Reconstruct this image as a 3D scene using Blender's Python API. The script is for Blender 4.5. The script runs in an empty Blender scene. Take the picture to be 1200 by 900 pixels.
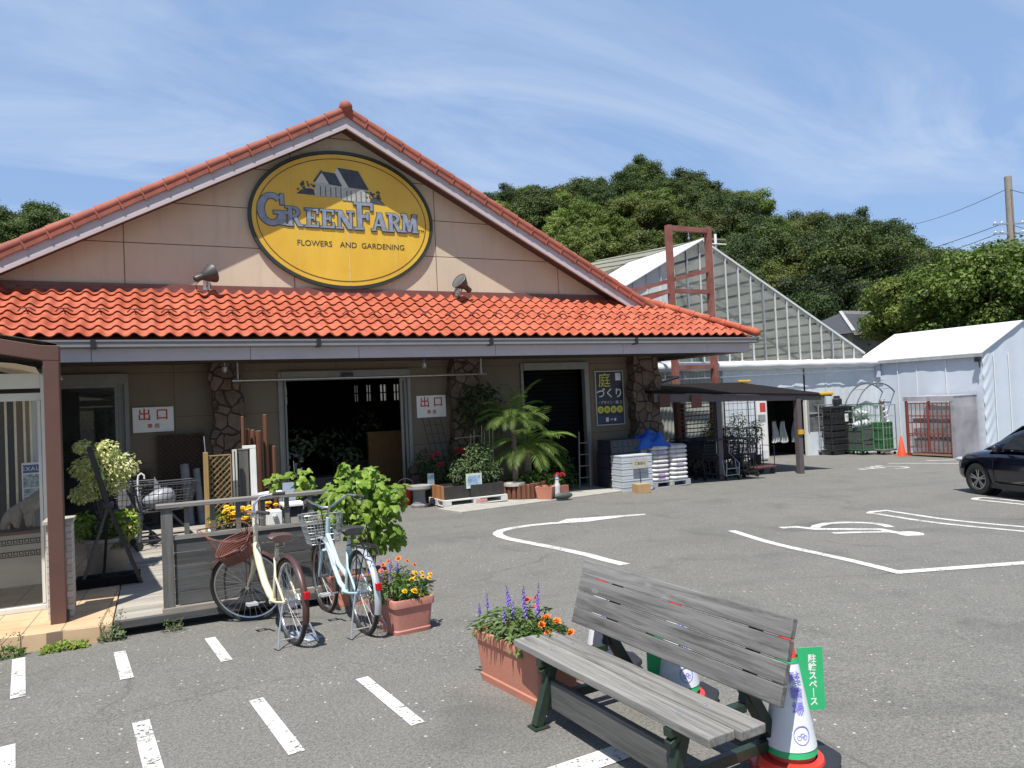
import bpy, bmesh, math, random
from mathutils import Vector, Matrix, Euler
from math import sin, cos, pi, radians, atan2, sqrt
scene = bpy.context.scene
C = scene.collection
# ------------------------------------------------------------------ camera model (survey of the place)
YAW, PITCH, ROLL, FPX, EYE = radians(25.6), radians(1.25), radians(2.52), 870.0, 1.85
_f = Vector((sin(YAW)*cos(PITCH), cos(YAW)*cos(PITCH), sin(PITCH)))
_r0 = Vector((cos(YAW), -sin(YAW), 0)); _u0 = _r0.cross(_f)
_r = cos(ROLL)*_r0 - sin(ROLL)*_u0; _u = cos(ROLL)*_u0 + sin(ROLL)*_r0
EYEP = Vector((0, 0, EYE))
def ray(u, v): return _f + _r*((u-600)/FPX) - _u*((v-450)/FPX)
def ss(t):
    t = min(1., max(0., t)); return t*t*(3-2*t)
def gz(x, y):
    """height of the parking ground: it drains gently to the right and away"""
    gx = 0. if x <= 3 else (-.028*(x-3)**2/4 if x < 5 else -.028*(min(x, 32)-4))
    return gx - .12*ss((y-5)/3)
def PZ(u, v, z=0.): d = ray(u, v); return EYEP + d*((z-EYE)/d.z)
def PY(u, v, y): d = ray(u, v); return EYEP + d*(y/d.y)
def PX(u, v, x): d = ray(u, v); return EYEP + d*(x/d.x)
def PG(u, v):
    z = 0.
    for _ in range(80):
        P = PZ(u, v, z); z = .5*z + .5*gz(P.x, P.y)
    return P
# ------------------------------------------------------------------ mesh builder
class MB:
    def __init__(s): s.v = []; s.f = []; s.mi = []
    def add(s, vs, fs, mi=0, M=None):
        n = len(s.v)
        s.v += [tuple(M @ Vector(p)) for p in vs] if M else [tuple(p) for p in vs]
        s.f += [tuple(i+n for i in f) for f in fs]; s.mi += [mi]*len(fs); return s
    def box(s, x0, x1, y0, y1, z0, z1, mi=0, M=None):
        return s.add([(x0,y0,z0),(x1,y0,z0),(x1,y1,z0),(x0,y1,z0),(x0,y0,z1),(x1,y0,z1),(x1,y1,z1),(x0,y1,z1)],
              [(0,3,2,1),(4,5,6,7),(0,1,5,4),(1,2,6,5),(2,3,7,6),(3,0,4,7)], mi, M)
    def bar(s, a, b, w, h, up=(0,0,1), mi=0):
        a, b = Vector(a), Vector(b); d = (b-a).normalized(); up = Vector(up)
        if abs(d.dot(up)) > .98: up = Vector((0,1,0))
        sx = d.cross(up).normalized(); sz = sx.cross(d)
        vs = [p + sx*(w/2*i) + sz*(h/2*j) for p in (a, b) for (i, j) in ((-1,-1),(1,-1),(1,1),(-1,1))]
        return s.add(vs, [(0,3,2,1),(4,5,6,7),(0,1,5,4),(1,2,6,5),(2,3,7,6),(3,0,4,7)], mi)
    def tube(s, pts, r, n=8, closed=False, mi=0):
        pts = [Vector(p) for p in pts]; N = len(pts)
        rs = r if isinstance(r, (list, tuple)) else [r]*N
        up = None; rings = []
        for i, p in enumerate(pts):
            if closed: t = pts[(i+1) % N]-pts[i-1]
            else: t = pts[min(i+1, N-1)]-pts[max(i-1, 0)]
            if t.length < 1e-9: t = Vector((0,0,1))
            t.normalize()
            if up is None:
                up = Vector((0,0,1)) if abs(t.z) < .9 else Vector((1,0,0))
            a = t.cross(up)
            if a.length < 1e-6: a = t.cross(Vector((1,.3,.2)))
            a.normalize(); b = a.cross(t).normalized(); up = b
            rings.append([p + (a*cos(2*pi*k/n) + b*sin(2*pi*k/n))*rs[i] for k in range(n)])
        vs = [q for g in rings for q in g]; fs = []
        M_ = N if closed else N-1
        for i in range(M_):
            j = (i+1) % N
            for k in range(n): fs.append((i*n+k, i*n+(k+1) % n, j*n+(k+1) % n, j*n+k))
        if not closed: fs += [tuple(range(n-1, -1, -1)), tuple((N-1)*n+k for k in range(n))]
        return s.add(vs, fs, mi)
    def lathe(s, prof, n=24, c=(0,0,0), M=None, mi=0, cap=True):
        vs = []; fs = []
        for (r, z) in prof:
            for k in range(n): vs.append((c[0]+r*cos(2*pi*k/n), c[1]+r*sin(2*pi*k/n), c[2]+z))
        for i in range(len(prof)-1):
            for k in range(n): fs.append((i*n+k, i*n+(k+1) % n, (i+1)*n+(k+1) % n, (i+1)*n+k))
        if cap:
            fs += [tuple(range(n-1, -1, -1)), tuple((len(prof)-1)*n+k for k in range(n))]
        return s.add(vs, fs, mi, M)
    def prism(s, poly, d0, d1, plane='xz', mi=0, M=None):
        k = len(poly)
        def P(a, b, d): return (a, d, b) if plane == 'xz' else ((a, b, d) if plane == 'xy' else (d, a, b))
        vs = [P(a, b, d0) for a, b in poly] + [P(a, b, d1) for a, b in poly]
        fs = [tuple(range(k)), tuple(range(2*k-1, k-1, -1))] + [(i, k+i, k+(i+1) % k, (i+1) % k) for i in range(k)]
        return s.add(vs, fs, mi, M)
    def sphere(s, c, r, n=12, m=8, mi=0, M=None):
        rx, ry, rz = r if isinstance(r, (tuple, list)) else (r, r, r)
        vs = [(c[0], c[1], c[2]-rz)]
        for i in range(1, m):
            t = -pi/2 + pi*i/m
            for k in range(n): vs.append((c[0]+rx*cos(t)*cos(2*pi*k/n), c[1]+ry*cos(t)*sin(2*pi*k/n), c[2]+rz*sin(t)))
        vs.append((c[0], c[1], c[2]+rz)); fs = []
        for k in range(n):
            fs.append((0, 1+(k+1) % n, 1+k)); fs.append((len(vs)-1, 1+(m-2)*n+k, 1+(m-2)*n+(k+1) % n))
        for i in range(m-2):
            for k in range(n): fs.append((1+i*n+k, 1+i*n+(k+1) % n, 1+(i+1)*n+(k+1) % n, 1+(i+1)*n+k))
        return s.add(vs, fs, mi, M)
    def leaf(s, p, nrm, size, rng, asp=.5, fold=.12, tip=None, mi=0):
        p = Vector(p); nrm = Vector(nrm)
        if nrm.length < 1e-6: nrm = Vector((0,0,1))
        nrm.normalize()
        t = Vector((rng.gauss(0,1), rng.gauss(0,1), rng.gauss(0,1))) if tip is None else Vector(tip)
        t = t - nrm*t.dot(nrm)
        if t.length < 1e-5: t = nrm.orthogonal()
        t.normalize(); b = nrm.cross(t)
        L = size; w = size*asp*.5; d = nrm*(fold*size)
        n0 = len(s.v)
        s.v += [tuple(p), tuple(p+t*L*.45+b*w+d), tuple(p+t*L), tuple(p+t*L*.45-b*w+d), tuple(p+t*L*.5)]
        s.f += [(n0, n0+4, n0+1), (n0+4, n0+2, n0+1), (n0, n0+3, n0+4), (n0+4, n0+3, n0+2)]; s.mi += [mi]*4
    def quad(s, p, nrm, size, rng, asp=.7, mi=0):
        p = Vector(p); nrm = Vector(nrm).normalized()
        t = Vector((rng.gauss(0,1), rng.gauss(0,1), rng.gauss(0,1))); t = t - nrm*t.dot(nrm)
        t.normalize(); b = nrm.cross(t); L = size*.5; w = size*asp*.5
        n0 = len(s.v)
        s.v += [tuple(p-t*L), tuple(p+b*w+nrm*size*.1), tuple(p+t*L), tuple(p-b*w+nrm*size*.1)]
        s.f.append((n0, n0+1, n0+2, n0+3)); s.mi.append(mi)
    def build(s, name, mats, parent=None, smooth=False, bevel=0, fix=True, loc=None, ang=40, seg=2):
        me = bpy.data.meshes.new(name); me.from_pydata(s.v, [], s.f)
        if not isinstance(mats, (list, tuple)): mats = [mats]
        for m in mats: me.materials.append(m)
        if len(mats) > 1: me.polygons.foreach_set('material_index', s.mi)
        if fix:
            bm = bmesh.new(); bm.from_mesh(me); bmesh.ops.recalc_face_normals(bm, faces=bm.faces); bm.to_mesh(me); bm.free()
        me.update()
        if smooth:
            me.polygons.foreach_set('use_smooth', [True]*len(me.polygons)); me.set_sharp_from_angle(angle=radians(ang))
        o = bpy.data.objects.new(name, me); C.objects.link(o)
        if parent: o.parent = parent
        if loc: o.location = loc
        if bevel:
            b = o.modifiers.new('Bevel', 'BEVEL'); b.width = bevel; b.segments = seg; b.limit_method = 'ANGLE'; b.angle_limit = radians(35)
        return o
def tag(o, label=None, cat=None, group=None, kind=None):
    if label: o['label'] = label
    if cat: o['category'] = cat
    if group: o['group'] = group
    if kind: o['kind'] = kind
    return o
def thing(name, label, cat, loc=(0,0,0), rz=0, group=None):
    o = bpy.data.objects.new(name, None); C.objects.link(o); o.empty_display_size = .2
    o.location = loc; o.rotation_euler = (0, 0, rz); return tag(o, label, cat, group)
KIDS = {}
def copy_tree(o, parent=None):
    c = o.copy(); C.objects.link(c)
    if parent: c.parent = parent; c.matrix_parent_inverse = o.matrix_parent_inverse
    for ch in list(o.children): copy_tree(ch, c)
    return c
def text(body, size, mat, parent, M, name='lettering', extrude=.001, bold=0., align='CENTER', warp=None, spacing=1.0, linesp=1.0, flip=False):
    cu = bpy.data.curves.new(name, 'FONT'); cu.body = body; cu.size = size; cu.extrude = extrude; cu.offset = bold
    cu.align_x = align; cu.align_y = 'CENTER'; cu.space_character = spacing; cu.space_line = linesp; cu.resolution_u = 3
    t = bpy.data.objects.new(name, cu); C.objects.link(t)
    dg = bpy.context.evaluated_depsgraph_get(); dg.update()
    me = bpy.data.meshes.new_from_object(t.evaluated_get(dg))
    bpy.data.objects.remove(t); bpy.data.curves.remove(cu)
    if warp:
        for v in me.vertices: v.co = warp(v.co)
    else: me.transform(M)
    me.materials.clear(); me.materials.append(mat)
    o = bpy.data.objects.new(name, me); C.objects.link(o); o.parent = parent
    return o
def face_xz(x, y, z): # text standing upright, readable from -Y
    return Matrix.Translation((x, y, z)) @ Matrix.Rotation(pi/2, 4, 'X')
# ------------------------------------------------------------------ materials
def nt(name):
    m = bpy.data.materials.new(name); m.use_nodes = True; t = m.node_tree
    return m, t, t.nodes['Principled BSDF'], t.nodes, t.links
def c4(c): return (c[0], c[1], c[2], 1)
def coords(t, scale=(1,1,1), kind='Object', rot=(0,0,0)):
    tc = t.nodes.new('ShaderNodeTexCoord'); mp = t.nodes.new('ShaderNodeMapping')
    mp.inputs['Scale'].default_value = scale; mp.inputs['Rotation'].default_value = rot
    t.links.new(tc.outputs[kind], mp.inputs['Vector']); return mp.outputs['Vector']
def noise(t, vec, scale, detail=4, rough=.55, dist=0):
    n = t.nodes.new('ShaderNodeTexNoise'); n.inputs['Scale'].default_value = scale; n.inputs['Detail'].default_value = detail
    n.inputs['Roughness'].default_value = rough; n.inputs['Distortion'].default_value = dist
    if vec is not None: t.links.new(vec, n.inputs['Vector'])
    return n.outputs['Fac']
def ramp(t, fac, stops):
    r = t.nodes.new('ShaderNodeValToRGB'); e = r.color_ramp.elements
    while len(e) < len(stops): e.new(.5)
    for i, (p, c) in enumerate(stops):
        e[i].position = p; e[i].color = c4(c) if isinstance(c, (tuple, list)) else (c, c, c, 1)
    t.links.new(fac, r.inputs['Fac']); return r.outputs['Color']
def mix(t, fac, a, b, mode='MIX'):
    m = t.nodes.new('ShaderNodeMix'); m.data_type = 'RGBA'; m.blend_type = mode
    for sock, val in ((m.inputs[0], fac), (m.inputs[6], a), (m.inputs[7], b)):
        if isinstance(val, bpy.types.NodeSocket): t.links.new(val, sock)
        elif isinstance(val, (tuple, list)): sock.default_value = c4(val)
        else: sock.default_value = val
    return m.outputs[2]
def bump(t, b, fac, strength, dist=.01):
    n = t.nodes.new('ShaderNodeBump'); n.inputs['Strength'].default_value = strength; n.inputs['Distance'].default_value = dist
    t.links.new(fac, n.inputs['Height']); t.links.new(n.outputs['Normal'], b.inputs['Normal'])
def rnd_gain(t, col, amt):
    oi = t.nodes.new('ShaderNodeObjectInfo'); mr = t.nodes.new('ShaderNodeMapRange')
    mr.inputs['To Min'].default_value = 1-amt; mr.inputs['To Max'].default_value = 1+amt
    t.links.new(oi.outputs['Random'], mr.inputs['Value'])
    v = t.nodes.new('ShaderNodeVectorMath'); v.operation = 'SCALE'
    t.links.new(col, v.inputs[0]); t.links.new(mr.outputs['Result'], v.inputs['Scale']); return v.outputs['Vector']
def mat(name, col, rough=.6, var=.18, scale=6, bmp=.0, bscale=60, metal=0., spec=.5, stretch=(1,1,1), rnd=0, dirt=None, dirtamt=.4, coat=0):
    m, t, b, N, L = nt(name)
    b.inputs['Roughness'].default_value = rough; b.inputs['Metallic'].default_value = metal
    b.inputs['Specular IOR Level'].default_value = spec
    if coat: b.inputs['Coat Weight'].default_value = coat; b.inputs['Coat Roughness'].default_value = .03
    vec = coords(t, stretch)
    f = noise(t, vec, scale, 5, .6)
    lo = tuple(c*(1-var) for c in col); hi = tuple(min(1, c*(1+var)) for c in col)
    cc = ramp(t, f, [(.3, lo), (.7, hi)])
    if dirt:
        d = ramp(t, noise(t, vec, scale*.45, 6, .65), [(.45, 0.), (.7, 1.)])
        mm = N.new('ShaderNodeMath'); mm.operation = 'MULTIPLY'; mm.inputs[1].default_value = dirtamt; L.new(d, mm.inputs[0])
        cc = mix(t, mm.outputs[0], cc, dirt)
    if rnd: cc = rnd_gain(t, cc, rnd)
    L.new(cc, b.inputs['Base Color'])
    if bmp: bump(t, b, noise(t, vec, bscale, 4), bmp)
    return m
def wood(name, col, axis='x', rough=.75, contrast=.45, scale=14, knots=True, rnd=.12):
    m, t, b, N, L = nt(name); b.inputs['Roughness'].default_value = rough; b.inputs['Specular IOR Level'].default_value = .25
    oi = N.new('ShaderNodeObjectInfo'); k = .06
    sc = {'x': (k,1,1), 'y': (1,k,1), 'z': (1,1,k)}[axis]
    tc = N.new('ShaderNodeTexCoord'); ad = N.new('ShaderNodeVectorMath'); ad.operation = 'ADD'
    mul = N.new('ShaderNodeMath'); mul.operation = 'MULTIPLY'; mul.inputs[1].default_value = 37.
    L.new(oi.outputs['Random'], mul.inputs[0]); L.new(tc.outputs['Object'], ad.inputs[0]); L.new(mul.outputs[0], ad.inputs[1])
    mp = N.new('ShaderNodeMapping'); mp.inputs['Scale'].default_value = sc; L.new(ad.outputs['Vector'], mp.inputs['Vector'])
    g = noise(t, mp.outputs['Vector'], scale*3, 6, .7, .6); g2 = noise(t, mp.outputs['Vector'], scale*.5, 3, .5)
    cc = ramp(t, g, [(.36, tuple(c*(1-contrast) for c in col)), (.49, col), (.63, tuple(min(1, c*(1+contrast*.75)) for c in col))])
    cc = mix(t, .38, cc, ramp(t, g2, [(.38, tuple(c*.45 for c in col)), (.62, tuple(min(1, c*1.35) for c in col))]))
    if knots:
        mp2 = N.new('ShaderNodeMapping'); ks = {'x': (3.2,9,9), 'y': (9,3.2,9), 'z': (9,9,3.2)}[axis]
        mp2.inputs['Scale'].default_value = ks; L.new(ad.outputs['Vector'], mp2.inputs['Vector'])
        vo = N.new('ShaderNodeTexVoronoi'); vo.inputs['Scale'].default_value = 1.; L.new(mp2.outputs['Vector'], vo.inputs['Vector'])
        kf = ramp(t, vo.outputs['Distance'], [(.07, .8), (.15, .0)]); k2 = ramp(t, vo.outputs['Distance'], [(.025, 1.), (.07, 0.)])
        cc = mix(t, kf, cc, tuple(min(1, c*1.5) for c in col)); cc = mix(t, k2, cc, tuple(c*.3 for c in col))
    if rnd: cc = rnd_gain(t, cc, rnd)
    L.new(cc, b.inputs['Base Color']); bump(t, b, g, .5, .004); return m
def leafmat(name, col, col2=None, trans=.3, scale=3., rnd=.2, rough=.45, detail=2):
    m, t, b, N, L = nt(name); b.inputs['Roughness'].default_value = rough; b.inputs['Specular IOR Level'].default_value = .3
    f = noise(t, coords(t), scale, detail)
    col2 = col2 or tuple(c*1.6 for c in col)
    cc = ramp(t, f, [(.33, col), (.66, col2)])
    gi = N.new('ShaderNodeNewGeometry')
    if rnd: cc = rnd_gain(t, cc, rnd)
    rp = N.new('ShaderNodeMapRange'); rp.inputs['To Min'].default_value = .7; rp.inputs['To Max'].default_value = 1.3
    L.new(gi.outputs['Random Per Island'], rp.inputs['Value'])
    v = N.new('ShaderNodeVectorMath'); v.operation = 'SCALE'; L.new(cc, v.inputs[0]); L.new(rp.outputs['Result'], v.inputs['Scale']); cc = v.outputs['Vector']
    L.new(cc, b.inputs['Base Color'])
    tr = N.new('ShaderNodeBsdfTranslucent'); hs = mix(t, 1., cc, (1.0,1.25,.5), 'MULTIPLY'); L.new(hs, tr.inputs['Color'])
    ms = N.new('ShaderNodeMixShader'); ms.inputs['Fac'].default_value = trans
    L.new(b.outputs['BSDF'], ms.inputs[1]); L.new(tr.outputs['BSDF'], ms.inputs[2]); L.new(ms.outputs['Shader'], N['Material Output'].inputs['Surface'])
    return m
def glassmat(name, tint=(.9,.95,.93), opac=.15, rough=.02, refl=.5):
    """thin pane: transparent with a mirror reflection and a little grime"""
    m, t, b, N, L = nt(name)
    tp = N.new('ShaderNodeBsdfTransparent'); tp.inputs['Color'].default_value = c4(tint)
    gl = N.new('ShaderNodeBsdfGlossy'); gl.inputs['Roughness'].default_value = rough; gl.inputs['Color'].default_value = (.9,.95,1,1)
    fr = N.new('ShaderNodeFresnel'); fr.inputs['IOR'].default_value = 1.45
    mm = N.new('ShaderNodeMath'); mm.operation = 'MULTIPLY'; mm.inputs[1].default_value = refl*2; L.new(fr.outputs[0], mm.inputs[0])
    m1 = N.new('ShaderNodeMixShader'); L.new(mm.outputs[0], m1.inputs['Fac']); L.new(tp.outputs[0], m1.inputs[1]); L.new(gl.outputs[0], m1.inputs[2])
    df = N.new('ShaderNodeBsdfDiffuse'); df.inputs['Color'].default_value = (.45,.47,.45,1)
    g = ramp(t, noise(t, coords(t), 1.3, 6, .65), [(.3, opac*.4), (.7, opac*1.6)])
    m2 = N.new('ShaderNodeMixShader'); L.new(g, m2.inputs['Fac']); L.new(m1.outputs[0], m2.inputs[1]); L.new(df.outputs[0], m2.inputs[2])
    L.new(m2.outputs[0], N['Material Output'].inputs['Surface']); return m
m_wht = mat('white_paint', (.78,.78,.76), .5, .05)
m_black = mat('black_metal', (.018,.018,.02), .45, .2)
m_dark = mat('dark_plastic', (.02,.021,.024), .5, .3)
m_chrome = mat('chrome', (.56,.56,.56), .3, .08, metal=1.)
m_steel = mat('galvanised_steel', (.5,.52,.54), .4, .15, 12, metal=.8)
m_alu = mat('aluminium_frame', (.42,.43,.42), .4, .06, metal=.3); m_door = mat('door_frame_grey', (.22,.22,.21), .45, .1)
m_rubber = mat('rubber', (.018,.018,.018), .75, .2)
m_red = mat('red_plastic', (.62,.045,.03), .4, .1)
m_green_p = mat('green_plastic', (.03,.42,.16), .5, .06)
m_blue_ink = mat('blue_ink', (.28,.27,.72), .6, .05)
m_ink = mat('black_ink', (.03,.03,.035), .6, .05)
m_redink = mat('red_ink', (.5,.06,.06), .6, .1)
m_greenmetal = mat('dark_green_metal', (.018,.034,.022), .45, .25, 12)
m_soil = mat('soil', (.05,.035,.025), .95, .4, 30, .6, 60)
# ================================================================== WORLD, SUN, CAMERA
SUNV = Vector((.385, .42, -1.22)).normalized()
def make_world():
    w = bpy.data.worlds.new('World'); scene.world = w; w.use_nodes = True; t = w.node_tree; N = t.nodes; L = t.links
    bg = N['Background']; sky = N.new('ShaderNodeTexSky'); sky.sky_type = 'NISHITA'; sky.sun_disc = False
    sky.sun_elevation = radians(65); sky.sun_rotation = atan2(-SUNV.x, -SUNV.y); sky.air_density = 1.0; sky.dust_density = .5; sky.ozone_density = 3.0
    # thin cirrus: noise on the sky dome, stretched like wind-drawn streaks
    tc = N.new('ShaderNodeTexCoord'); sp = N.new('ShaderNodeSeparateXYZ'); L.new(tc.outputs['Generated'], sp.inputs[0])
    zz = N.new('ShaderNodeMath'); zz.operation = 'ADD'; zz.inputs[1].default_value = .12; L.new(sp.outputs['Z'], zz.inputs[0])
    dx = N.new('ShaderNodeMath'); dx.operation = 'DIVIDE'; L.new(sp.outputs['X'], dx.inputs[0]); L.new(zz.outputs[0], dx.inputs[1])
    dy = N.new('ShaderNodeMath'); dy.operation = 'DIVIDE'; L.new(sp.outputs['Y'], dy.inputs[0]); L.new(zz.outputs[0], dy.inputs[1])
    cb = N.new('ShaderNodeCombineXYZ'); L.new(dx.outputs[0], cb.inputs[0]); L.new(dy.outputs[0], cb.inputs[1])
    mp = N.new('ShaderNodeMapping'); mp.inputs['Rotation'].default_value = (0,0,radians(-38)); mp.inputs['Scale'].default_value = (.55,1.5,1); L.new(cb.outputs[0], mp.inputs[0])
    n1 = noise(t, mp.outputs[0], 1.1, 8, .62, .9); n2 = noise(t, cb.outputs[0], .55, 4, .55, .4)
    a = ramp(t, n1, [(.42, 0.), (.68, 1.)]); b = ramp(t, n2, [(.32, .12), (.7, 1.)])
    mu = N.new('ShaderNodeMath'); mu.operation = 'MULTIPLY'; L.new(a, mu.inputs[0]); L.new(b, mu.inputs[1])
    m2 = N.new('ShaderNodeMath'); m2.operation = 'MULTIPLY'; m2.inputs[1].default_value = .75; L.new(mu.outputs[0], m2.inputs[0])
    vy = N.new('ShaderNodeMapRange'); vy.interpolation_type = 'SMOOTHSTEP'; vy.inputs['From Min'].default_value = -.25; vy.inputs['From Max'].default_value = .45; vy.inputs['To Max'].default_value = .62; L.new(sp.outputs['Y'], vy.inputs['Value'])
    sky_lift = mix(t, vy.outputs['Result'], sky.outputs[0], (3.3, 5.0, 8.2))       # added blue brightening the northern sky only, so facade ambient stays low
    m3 = N.new('ShaderNodeMath'); m3.operation = 'MULTIPLY'; L.new(m2.outputs[0], m3.inputs[0]); L.new(vy.outputs['Result'], m3.inputs[1]); m4 = N.new('ShaderNodeMath'); m4.operation = 'MULTIPLY'; m4.inputs[1].default_value = 1.5; L.new(m3.outputs[0], m4.inputs[0])
    cc = mix(t, m4.outputs[0], sky_lift, (7.0, 7.6, 8.6)); L.new(cc, bg.inputs['Color']); bg.inputs['Strength'].default_value = .085
make_world()
sl = bpy.data.lights.new('sun', 'SUN'); sl.energy = 5.0; sl.angle = radians(.53); sl.color = (1, .955, .88)
so = bpy.data.objects.new('sun', sl); C.objects.link(so); so.rotation_euler = SUNV.to_track_quat('-Z', 'Y').to_euler(); so.location = (-20, -10, 40)
cd = bpy.data.cameras.new('camera'); cam = bpy.data.objects.new('camera', cd); C.objects.link(cam); scene.camera = cam
cd.sensor_width = 36; cd.lens = 36*FPX/1200; cd.clip_end = 2000; cd.clip_start = .05
R3 = Matrix((_r, _u, -_f)).transposed(); cam.matrix_world = Matrix.Translation(EYEP) @ R3.to_4x4()
scene.view_settings.view_transform = 'Standard'; scene.view_settings.look = 'None'; scene.view_settings.exposure = 0.45; scene.view_settings.gamma = 1
scene.cycles.use_denoising = True; scene.cycles.max_bounces = 8; scene.cycles.transparent_max_bounces = 16
scene.cycles.sample_clamp_indirect = 6
# ================================================================== GROUND
def asphalt():
    m, t, b, N, L = nt('asphalt'); b.inputs['Roughness'].default_value = .88; b.inputs['Specular IOR Level'].default_value = .3
    v = coords(t)
    big = noise(t, v, .35, 6, .6, .4); mid = noise(t, v, 2.2, 5, .65); fine = noise(t, v, 95, 3, .7); agg = noise(t, v, 42, 2, .6)
    cc = ramp(t, big, [(.28, (.125,.125,.116)), (.5, (.17,.168,.155)), (.75, (.225,.22,.20))])
    cc = mix(t, .55, cc, ramp(t, mid, [(.3, (.13,.13,.12)), (.7, (.25,.245,.228))]))
    cc = mix(t, .5, cc, ramp(t, fine, [(.36, (.028,.028,.026)), (.5, (.14,.138,.125)), (.66, (.36,.35,.325))]), 'MIX')
    cc = mix(t, .3, cc, ramp(t, agg, [(.35, (.06,.06,.055)), (.65, (.25,.24,.22))]))
    # pale stone chips worn clean
    vo = N.new('ShaderNodeTexVoronoi'); vo.inputs['Scale'].default_value = 20; L.new(v, vo.inputs['Vector'])
    dd = ramp(t, vo.outputs['Distance'], [(.12, 1.), (.19, 0.)])
    sep = N.new('ShaderNodeSeparateColor'); L.new(vo.outputs['Color'], sep.inputs[0])
    gt = N.new('ShaderNodeMath'); gt.operation = 'GREATER_THAN'; gt.inputs[1].default_value = .88; L.new(sep.outputs[0], gt.inputs[0])
    mu = N.new('ShaderNodeMath'); mu.operation = 'MULTIPLY'; L.new(dd, mu.inputs[0]); L.new(gt.outputs[0], mu.inputs[1])
    cc = mix(t, mu.outputs[0], cc, (.52,.5,.46))
    # brown grime along the deck foot, oil patches in the bays
    oil = ramp(t, noise(t, v, .8, 5, .6, .6), [(.56, 0.), (.74, .55)])
    cc = mix(t, oil, cc, (.07,.07,.066))
    # hairline cracks that come and go, and a few darker relaid patches
    nz = N.new('ShaderNodeTexNoise'); nz.inputs['Scale'].default_value = 1.7; nz.inputs['Detail'].default_value = 5; L.new(v, nz.inputs['Vector']); wv = mix(t, .25, v, nz.outputs['Color'])
    vc = N.new('ShaderNodeTexVoronoi'); vc.feature = 'DISTANCE_TO_EDGE'; vc.inputs['Scale'].default_value = .42; L.new(wv, vc.inputs['Vector'])
    ck = ramp(t, vc.outputs['Distance'], [(.002, .45), (.005, 0.)]); cm = N.new('ShaderNodeMath'); cm.operation = 'MULTIPLY'; L.new(ck, cm.inputs[0]); L.new(ramp(t, noise(t, v, .3, 3), [(.5, 0.), (.6, 1.)]), cm.inputs[1])
    cc = mix(t, cm.outputs[0], cc, (.05,.05,.047))
    cc = mix(t, ramp(t, noise(t, coords(t, (.35,1.6,1), rot=(0,0,radians(15))), .5, 4, .55), [(.56, 0.), (.62, .22)]), cc, (.10,.10,.095))
    L.new(cc, b.inputs['Base Color']); bump(t, b, fine, .7, .008)
    return m
M_ASPH = asphalt()
def make_ground():
    xs = sorted(set([-260,-160,-90,-50,-30,-20] + [-14+.5*i for i in range(97)] + [36,42,50,60,80,110,160,260,420]))
    ys = sorted(set([-120,-60,-30,-15,-8] + [-4+.5*i for i in range(61)] + [28,32,38,46,56,70,90,130,200,320,520]))
    b = MB(); nx = len(xs)
    for y in ys:
        for x in xs: b.v.append((x, y, gz(x, y)))
    for j in range(len(ys)-1):
        for i in range(nx-1): b.f.append((j*nx+i, j*nx+i+1, (j+1)*nx+i+1, (j+1)*nx+i)); b.mi.append(0)
    tag(b.build('ground', M_ASPH, fix=False, smooth=True), kind='structure')
make_ground()
def paintmat():
    m, t, b, N, L = nt('road_paint'); b.inputs['Roughness'].default_value = .7
    v = coords(t); w = noise(t, v, 38, 5, .75); p = noise(t, v, 4, 4, .6)
    cc = ramp(t, p, [(.3, (.50,.50,.47)), (.7, (.68,.68,.65))]); L.new(cc, b.inputs['Base Color'])
    tp = N.new('ShaderNodeBsdfTransparent'); ms = N.new('ShaderNodeMixShader')
    ad = N.new('ShaderNodeMath'); ad.operation = 'MULTIPLY_ADD'; ad.inputs[1].default_value = .35; L.new(p, ad.inputs[0]); L.new(w, ad.inputs[2])
    L.new(ramp(t, ad.outputs[0], [(.555, 0.), (.60, 1.)]), ms.inputs['Fac']); L.new(tp.outputs[0], ms.inputs[1]); L.new(b.outputs[0], ms.inputs[2])
    L.new(ms.outputs[0], N['Material Output'].inputs['Surface']); bump(t, b, w, .3, .005); return m
M_PAINT = paintmat()
def strip(b, pts, w, closed=False):
    """a painted line of width w draped on the ground 4 mm up"""
    P = []
    pts = [Vector((p[0], p[1])) for p in pts]
    for a, c in zip(pts[:-1], pts[1:]):
        n = max(1, int((c-a).length/.25))
        for i in range(n): P.append(a.lerp(c, i/n))
    P.append(pts[-1]); n0 = len(b.v)
    for i, p in enumerate(P):
        d = (P[min(i+1, len(P)-1)]-P[max(i-1, 0)]).normalized(); s = Vector((-d.y, d.x))*w/2
        for q in (p+s, p-s): b.v.append((q.x, q.y, gz(q.x, q.y)+.005))
    for i in range(len(P)-1): b.f.append((n0+2*i, n0+2*i+1, n0+2*i+3, n0+2*i+2)); b.mi.append(0)
def mark(name, lines, w):
    b = MB()
    for l in lines: strip(b, l, w)
    return tag(b.build(name, M_PAINT), kind='structure')
def gp(*uv): return [PG(*q).xy for q in uv]
for a, c, w in (((22,772),(21,818),.09), ((140,764),(149,796),.088), ((246,748),(266,775),.085), ((165,846),(181,905),.095), ((300,820),(348,883),.09), ((424,795),(490,849),.088), ((2,876),(0,930),.13)):
    mark('bicycle_bay_line', [gp(a, c)], w)
q = gp((762,870), (640,912)); mark('bicycle_bay_line', [q], .15)
mark('parking_line', [gp((857,622), (1052,671))+[PG(1052,671).xy+Vector((.02,-.05))], gp((1046,671.5), (1200,660))+[PG(1200,660).xy+Vector((6,-1.4))]], .13)
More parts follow.
